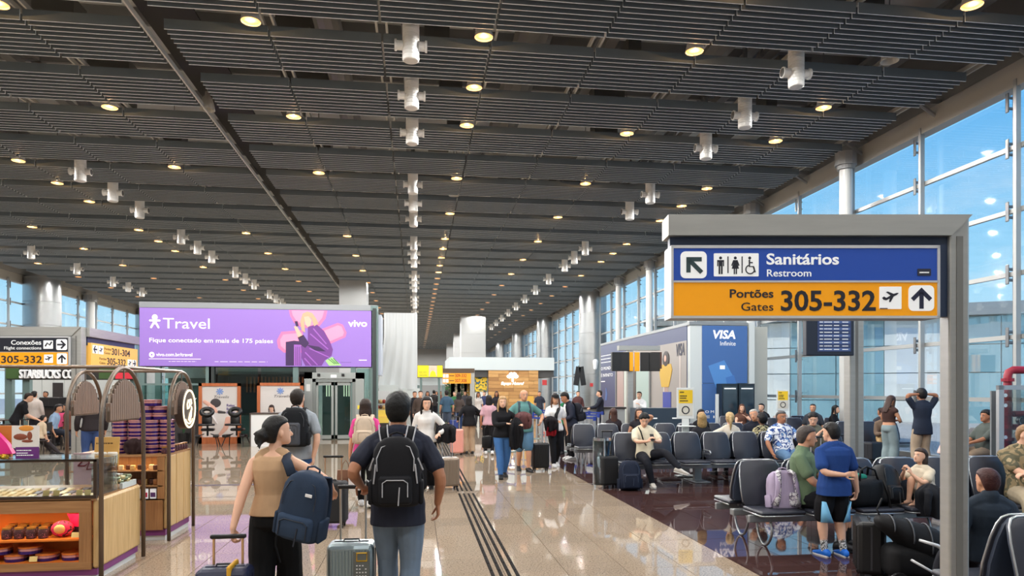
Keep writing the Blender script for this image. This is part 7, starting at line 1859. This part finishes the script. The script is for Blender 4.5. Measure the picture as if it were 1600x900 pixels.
# poster figure (local y runs away from the lens along the wall)
fy = sy(1043)
MB().sph((-.045, fy + .05, 2.90), (.01, .36, .30), 12, 8).build('printed_hair', M('print_hair', rgb(44, 30, 30), .5), bt, smooth=True); MB().sph((-.05, fy + .10, 2.93), (.01, .13, .13), 12, 8).build('printed_face', m_ps, bt, smooth=True)
q = MB(); q.loft([[V((-.05, fy + a, z)), V((-.05, fy + b_, z)), V((-.036, fy + b_, z)), V((-.036, fy + a, z))] for z, a, b_ in ((2.72, -.46, .52), (2.50, -.58, .72), (2.2, -.42, .64), (1.9, -.24, .50))]); fixn(q.build('printed_dress', M('print_yellow', rgb(206, 166, 50), .5), bt))
q = MB(); q.bb(-.05, -.036, fy - .46, fy + .36, 1.15, 1.72); q.build('printed_suitcase', M('print_blue', rgb(52, 66, 160), .5), bt)
for k in (-.1, .1): MB().bb(-.048, -.036, fy + k - .02, fy + k + .02, 1.72, 2.0).build('printed_handle', m_ps, bt)
for k in range(4): MB().bb(-.042, -.035, y0p + .5 + k * 1.6, y0p + .62 + k * 1.6, .9, 3.1).build('printed_pillar', M('poster_pale', rgb(200, 190, 184), .5), bt)
RW = (pi / 2, 0, -pi / 2)
text('VISA', 'lettering', M('print_navy', rgb(40, 44, 70), .5), bt, (-.046, sy(1058), 2.98), .42, rot=RW, bold=.03, shear=.15, width=abs(sy(1058) - sy(1071)))
# door bays and columns between
for a, b_, mt in ((966, 976, 'bay_pink'), (977, 986, 'bay_pale'), (990, 995, 'bay_dark'), (996, 1016, 'bay_glass')):
    y1, y0 = sy(a), sy(b_); c = {'bay_pink': (170, 150, 148), 'bay_pale': (196, 206, 200), 'bay_dark': (80, 74, 74), 'bay_glass': (168, 190, 186)}[mt]
    q = MB(); q.bb(-.06, -.035, y0, y1, 0, 2.75); q.build('door_bay', M(mt, rgb(*c), .35), bt)
for px in (965, 988, 1018): MB().bb(-.10, -.02, sy(px) - .05, sy(px) + .05, 0, 3.0).build('bay_post', m_beam, bt)
for k, (tx, z, h) in enumerate((('O MUNDO', 2.75, .16), ('É INFINITO', 2.42, .16))): text(tx, 'lettering', m_swht, bt, (-.03, sy(940), z), h, rot=RW, width=sy(940) - sy(958))
for k in range(3):
    q = MB(); q.bb(-.03, -.022, sy(960), sy(940), 3.1 + .16 * k, 3.13 + .16 * k); q.build('small_print', m_swht, bt)
q = MB(); q.bb(-.03, -.022, sy(946), sy(940), 2.18, 2.22); q.build('small_print', m_swht, bt)
q = MB(); q.loft([[V((-.03, sy(947) + a, z)), V((-.03, sy(947) + b_, z)), V((-.022, sy(947) + b_, z)), V((-.022, sy(947) + a, z))] for z, a, b_ in ((1.3, -.2, .1), (1.6, -.3, .0), (1.9, -.1, -.05))]); fixn(q.build('blue_card_print', m_vbl, bt))
# front face towards the lens
fx0, fx1 = xat(1097, bY0) - bX, xat(1167, bY0) - bX
q = MB(); q.bb(fx0, fx1, -.03, .02, 2.02, bZ - .12); q.build('front_panel', m_vbl, bt); q = MB(); q.bb(fx0, fx1, -.03, .02, 0, 2.005); q.build('front_panel', m_vbl, bt)
fk = 23.5 / 1100; fx = lambda px: xat(px, bY0) - bX; fz = lambda py: EYE + (609 - py) * fk
text('VISA', 'lettering', m_wv, bt, (fx(1112), -.034, fz(529)), 13 * fk, bold=.045, shear=.18, width=fx(1147) - fx(1112))
text('Infinite', 'lettering', m_swht, bt, (fx(1124), -.034, fz(540)), 7 * fk, width=fx(1148) - fx(1124))
q = MB(); q.prism([(fx(1106), fz(572)), (fx(1131), fz(563)), (fx(1146), fz(590)), (fx(1140), fz(606)), (fx(1118), fz(606))], -.036, -.032); fixn(q.build('card_print', M('card_blue', rgb(84, 140, 206), .4), bt))
rplate('card_chip', m_swht, bt, fx(1124), fx(1132), fz(577), fz(571), -.037, .01)
q = MB(); q.prism([(fx(1133), fz(590)), (fx(1146), fz(586)), (fx(1150), fz(600)), (fx(1136), fz(604))], -.040, -.037); fixn(q.build('card_print', M('card_blue2', rgb(70, 120, 190), .4), bt))
for k, s_ in enumerate(('O M', 'E I')): text(s_, 'lettering', m_swht, bt, (fx(1101), -.034, fz(645 + 8 * k)), 4 * fk, width=14 * fk)
lk_ = thing('locker', 'pair of dark glass doored cabinets before the blue booth front', 'cabinet', (bX + fx(1118), bY0 - .5, 0)); w_ = fx(1168) - fx(1118)
for s in (0, 1):
    q = MB(); q.bb(s * w_ * .52, s * w_ * .52 + w_ * .48, 0, .42, 0, 2.0); q.build('cabinet_body', M('cabinet_dark', rgb(34, 46, 56), .35), lk_)
    q = MB(); q.bb(s * w_ * .52 + .04, s * w_ * .52 + w_ * .48 - .04, -.012, .0, .1, 1.9); d_ = q.build('door', M('cabinet_glass', rgb(40, 58, 70), .1, spec=.9), lk_)
    MB().bb(s * w_ * .52 + .07, s * w_ * .52 + w_ * .48 - .07, -.02, -.012, 1.82, 1.86).build('light_strip', m_swht, d_)
for px in (1107,): MB().bb(0, .1, 0, .06, 0, 1.7)
tag(MB().bb(0, .09, 0, .06, 0, 1.66).build('white_post', MATS['stand_white'], None, loc=(bX + fx(1105), bY0 - .7, 0)), 'slim white pull-up post before the blue booth front', 'post')
b = MB(); b.bb(xat(1169.5, bY0), xat(1178, bY0), bY0 - .05, bY0 + 1, 0, bZ); tag(b.build('wall_booth_end', MATS['booth_pale']), kind='structure')
b = MB(); b.bb(xat(1178, bY0 + .4), xat(1199, bY0 + .4), bY0 + .4, bY0 + 1.2, 0, bZ - .1); tag(b.build('pillar', M('pier_cream', rgb(190, 190, 180), .6)), kind='structure')
# service desk and the screens above
dk = thing('service_desk', 'dark slate service desk with white line before the card lounge', 'desk', (xat(995, 21.4), 21.4, 0), 0); w_ = xat(1078, 21.4) - xat(995, 21.4)
q = MB(); q.bb(0, w_, 0, .7, .25, 1.22); q.build('desk_front', M('desk_slate', rgb(48, 62, 76), .4), dk); q = MB(); q.bb(0, w_, .05, .7, 0, .25); q.build('desk_plinth', MATS['booth_pale'], dk)
for a, b_ in ((.0, .38), (.64, .92)): MB().bb(w_ * a + .04, w_ * b_, -.012, .0, .88, .92).build('white_line', m_swht, dk)
og = thing('screen_gantry', 'overhead black screens with yellow panels on steel post before the card lounge', 'screen', (xat(984, 22.5), 22.5, 0))
MB().bb(-.09, .09, -.09, .09, 0, 3.25).build('post', m_gst, og)
for i, (a, b_, mt) in enumerate(((-.66, -.34, m_black), (-.36, -.05, m_black), (-.08, .08, m_syel), (.12, .30, m_syel), (.32, .62, m_black), (.62, 1.0, m_black))):
    q = MB(); q.rbox(((a + b_) / 2, -.10, 2.72), (b_ - a - .02, .16, .62), .01, 2, rz=-.06 * i); q.build('screen_panel' if mt is m_black else 'yellow_panel', mt, og)
q = MB(); q.bb(-.4, 1.0, -.12, .12, 3.1, 3.25); q.build('beam', m_gst, og)
q = MB(); q.bb(.75, 1.1, .0, .3, 2.5, 3.05); q.build('brown_box', M('box_brown', rgb(110, 74, 60), .5), og)
# ================================================================ fire hydrant cabinet at the right edge
hx, hy = pd(1560, 12.6).x, pd(1560, 12.6).y
hc = thing('pipe_cabinet', 'steel framed glass cabinet enclosing red fire pipes at the right edge', 'cabinet', (hx + .05, hy, 0), -.15)
m_red = M('pipe_red', rgb(150, 30, 52), .4)
MB().bb(-.06, .03, -.04, .04, 0, 1.88).build('frame_post', m_alu, hc); MB().bb(-.06, 1.3, -.04, .04, 1.80, 1.88).build('frame_rail', m_alu, hc); MB().bb(1.22, 1.3, -.04, .04, 0, 1.8).build('frame_post', m_alu, hc)
q = MB(); q.bb(.03, 1.22, -.008, .008, .05, 1.8); q.build('pane', glass('hydrant_glass', (.72, .78, .78), 1.2), hc)
q = MB(); q.bb(.03, .24, .3, .34, .05, 1.78); q.build('grey_back', M('hyd_grey', rgb(120, 126, 130), .5), hc)
for z in (1.70, 1.52, .95): MB().tube([(.07, -.02, z), (.07, .03, z)], .035, 10).build('glass_clamp', m_chrome, hc)
MB().tube([(.29, .25, 0), (.29, .25, 2.05), (.31, .25, 2.12), (.38, .25, 2.16), (1.1, .25, 2.16)], .07, 12).build('red_pipe', m_red, hc, smooth=True)
MB().tube([(.75, .25, 0), (.75, .25, 2.16)], .07, 12).build('red_pipe', m_red, hc, smooth=True)
for z in (1.36, 1.12): MB().tube([(.29, .25, z), (1.2, .25, z)], .055, 10).build('red_branch', m_red, hc, smooth=True)
for x, z in ((.29, 1.98), (.29, 1.36), (.29, 1.12), (.29, .9), (.75, 1.36), (.75, 1.12)): MB().cyl((x, .25, z - .03), .105, .06, 12).build('pipe_flange', m_red, hc)
for x, z in ((.50, 1.24), (.56, .72)):
    MB().tube([(x, .16, z), (x, .25, z)], .07, 12).build('valve', M('valve_black', rgb(40, 44, 48), .4, .4), hc)
    MB().tube([(x + .08 * cos(a), .14, z + .08 * sin(a)) for a in [2 * pi * i / 14 for i in range(14)]], .012, 6, close=True, cap=False).build('valve_wheel', m_chrome, hc)
# ================================================================ coffee shop at the left
YC = 27.5
cf = thing('cafe_sign', 'large white raised letters of the coffee shop on a dark and green fascia', 'sign', (xat(0, YC), YC, 0)); ck = dep(xat(60, YC), YC) / 1100; cx_ = lambda px: xat(px, YC) - xat(0, YC)
text('STARBUCKS CO', 'raised_letters', M('letters_white', rgb(240, 240, 240), .4, emit=(1, 1, 1), es=.12), cf, (cx_(33), -.10, EYE + (609 - 591) * ck), 14 * ck, bold=.012, ext=.06, width=cx_(117) - cx_(33))
q = MB(); q.bb(cx_(10), cx_(205), 0, .2, 2.16, 2.64); q.build('fascia', M('fascia_black', rgb(40, 38, 36), .5), cf)
q = MB(); q.bb(cx_(10), cx_(30), -.03, .0, 2.2, 2.6); q.build('green_panel', M('fascia_green', rgb(62, 92, 44), .5), cf); q = MB(); q.bb(cx_(155), cx_(180), -.03, .0, 2.2, 2.6); q.build('green_panel', MATS['fascia_green'], cf)
q = MB(); q.bb(cx_(181), cx_(208), -.05, .0, 2.2, 2.62); q.build('red_panel', M('fascia_red', rgb(206, 44, 60), .5, emit=rgb(206, 44, 60), es=.3), cf)
for px in (8, 36, 205): MB().bb(cx_(px) - .12, cx_(px) + .12, .2, .4, 0, 2.64).build('support_post', m_gpost, cf)
b = MB(); b.bb(xat(-60, YC + 6), xat(-2, YC + 6), YC + 5.8, YC + 6, 0, 4.2); tag(b.build('wall_cafe_left', M('cafe_wall', rgb(206, 210, 208), .6)), kind='structure')
cw = struct('wall_cafe', (xat(48, YC + 5), YC + 5, 0)); wv = xat(205, YC + 5) - xat(48, YC + 5)
q = MB(); q.bb(0, wv, .02, .3, 0, 3.0); q.build('wall_core', MATS['cafe_wall'], cw)
for k in range(9):
    for j in range(4):
        if k * j == 12: continue
        q = MB() if (k, j) == (0, 0) else None
        if q: q.bb(.01, wv / 9 - .01, -.01, .02, .01, .74); wp = q.build('wall_panel', M('cafe_tile', rgb(216, 220, 218), .4), cw, loc=(0, 0, 0))
        else: dup(wp, loc=(k * wv / 9, 0, j * .75))
q = MB(); q.bb(wv * .22, wv * .32, -.05, 0, .9, 2.1); q.build('dark_doorway', MATS['opening_dark'], cw)
ct = thing('coffee_bar', 'dark coffee bar counter behind the cafe tables', 'counter', (xat(44, YC + 2.4), YC + 2.4, 0)); wv = xat(150, YC + 2.4) - xat(44, YC + 2.4)
q = MB(); q.bb(0, wv, 0, .7, 0, 1.05); q.build('counter_body', M('bar_brown', rgb(54, 42, 38), .5), ct); q = MB(); q.bb(-.05, wv + .05, -.05, .75, 1.05, 1.1); q.build('counter_top', m_black, ct)
for i in range(7): q = MB(); q.rbox((0, 0, .2), (.4, .4, .4), .04, 2); simple('coffee_machine', 'dark machine on the coffee bar, %s from the left' % ORD[i], 'machine', q, M('machine_dark', rgb(52, 50, 52), .35, .4), (xat(44, YC + 2.4) + .5 + i * wv / 7, YC + 2.75, 1.1))
def cafe_set(label, px, yy, nch, seed):
    x = px; t = thing('cafe_table', 'round dark cafe table ' + label, 'table', (x, yy, 0), 0, 'cafe tables')
    MB().cyl((0, 0, .72), .36, .03, 20).build('table_top', M('table_brown', rgb(70, 48, 38), .4), t); MB().cyl((0, 0, .02), .035, .7, 8).build('pedestal', m_black, t); MB().cyl((0, 0, 0), .22, .02, 16).build('foot_plate', m_black, t)
    r = random.Random(seed)
    for k in range(nch):
        a = r.uniform(0, 1) + 2 * pi * k / nch; c = thing('cafe_chair', 'dark wooden cafe chair %s of table %s' % (ORD[k], label), 'chair', (x + .74 * cos(a), yy + .74 * sin(a), 0), a + pi / 2, 'cafe chairs'); mc = M('chair_dark', rgb(40, 32, 30), .5)
        MB().rbox((0, 0, .45), (.42, .42, .04), .02, 2).build('seat', mc, c); MB().rbox((0, -.20, .72), (.40, .03, .26), .02, 2).build('backrest', mc, c)
        for sx__ in (-1, 1):
            for sy_ in (-1, 1): MB().tube([(sx__ * .19, sy_ * .19, 0), (sx__ * .18, sy_ * .18, .45 if sy_ > 0 else .82)], .016, 6).build('leg', mc, c)
for i, (x_, y_, n) in enumerate(((-13.6, 24.6, 3), (-11.6, 22.2, 3), (-11.3, 25.2, 3), (-14.4, 27.0, 2), (-12.2, 27.2, 2), (-13.9, 22.3, 2), (-9.0, 24.8, 3))): cafe_set(('left of centre', 'nearest the aisle', 'in the second row', 'by the pale window', 'beside the sign post', 'nearest the kiosk', 'right of the arches')[i], x_, y_, n, i)
a = (xat(24, 21.0), 21.0); person('man in black T-shirt bending over a suitcase handle before the cafe', a, -60, 1.76, 'm', 'light', 'short', (40, 30, 26), (26, 26, 30), .36, -.1, (24, 24, 28), lean=22, hpitch=16, LH=(-.1, .50, .98), RH=(.12, .48, .98))
suitcase('suitcase with bright twin handle tubes before the cafe', (xat(35, 20.6), 20.6, 0), 0, .38, .56, .25, (40, 36, 40), 0, .42, (236, 224, 200))
person('man in pale shirt standing with his back turned at the cafe', (xat(53, 25.2), 25.2), 5, 1.74, 'm', 'light', 'short', (20, 18, 18), (196, 184, 176), .9, -.15, (40, 40, 46))
person('barista with dark cap behind the coffee bar', (xat(72, 30.9), 30.9), 170, 1.72, 'm', 'tan', 'short', (18, 16, 16), (36, 40, 40), .4, -.1, (30, 30, 34))
def chair_at(px, yy, lb, **k):
    c = thing('cafe_chair', 'dark chair under the ' + lb, 'chair', (xat(px, yy), yy, 0), k.pop('crz', 0)); mc = M('chair_dark'); MB().rbox((0, 0, .44), (.42, .42, .04), .02, 2).build('seat', mc, c)
    for sx__ in (-1, 1):
        for sy_ in (-1, 1): MB().tube([(sx__ * .19, sy_ * .19, 0), (sx__ * .18, sy_ * .18, .44)], .016, 6).build('leg', mc, c)
    return seated(lb, xat(px, yy), yy, **k)
chair_at(80, 22.8, 'man in pale blue shirt seated at a cafe table', face=-80, h=1.72, lean=14, sex='m', skin='mid', hair='short', hcol=(22, 20, 20), top=(150, 176, 206), sleeve=.4, bottom=(40, 44, 56))
chair_at(96, 25.0, 'woman in pink top seated in the cafe', face=60, h=1.62, lean=4, sex='f', skin='light', hair='long', hcol=(40, 26, 24), top=(214, 80, 120), sleeve=.4, bottom=(40, 44, 56))
chair_at(110, 24.4, 'person in brown top seated in the cafe by the post', face=90, h=1.68, lean=8, sex='m', skin='mid', hair='short', hcol=(22, 20, 20), top=(110, 70, 56), sleeve=.9, bottom=(40, 36, 40))
chair_at(62, 20.4, 'child in cream top seated before the cafe tables', face=-30, h=1.25, lean=10, sex='f', skin='light', hair='short', hcol=(22, 20, 20), top=(196, 176, 150), sleeve=.6, bottom=(60, 56, 60))
person('person in dark top and blue jeans standing behind the ribbed arch panel', (xat(143, 16.5), 16.5), 30, 1.78, 'm', 'mid', 'short', (30, 24, 22), (40, 34, 36), .9, -.1, (52, 72, 116), shoe=(220, 220, 216))
# glass front with small lettering behind the round sign
t = thing('storefront', 'grey glass shop front with small white letters behind the round sign', 'shop front', (xat(222, 25.4), 25.4, 0)); w_ = xat(310, 25.4) - xat(222, 25.4)
q = MB(); q.bb(0, w_, 0, .05, 0, 1.05); q.build('lower_panel', M('front_dark', rgb(66, 62, 62), .4), t); q = MB(); q.bb(0, w_, .0, .03, 1.05, 1.95); q.build('pane', m_tglass, t); q = MB(); q.bb(0, w_, -.02, .06, 1.95, 2.02); q.build('head_rail', m_gpost, t)
text('EASY', 'lettering', m_swht, t, (w_ * .70, -.008, 1.33), .20, width=w_ * .26)
for k in range(14):
    a = random.Random(k); q = MB().limb([(0, 0, 0), (a.uniform(-.12, .12), a.uniform(-.1, .1), .35), (a.uniform(-.3, .3), a.uniform(-.2, .2), .62 + a.random() * .3)], [.03, .06, .02], 5, sx=.2)
    if k == 0: pt = thing('potted_plant', 'leafy green plant before the glass shop front by the round sign', 'plant', (xat(287, 24.9), 24.9, 0)); MB().lathe([(0, 0), (.16, 0), (.2, .35), (.17, .35), (0, .32)], n=14).build('pot', m_black, pt)
    q.build('leaf', M('leaf_green', rgb(52, 84, 56), .5), pt, loc=(0, 0, .32), smooth=True)
finish_remesh()
finish_text()
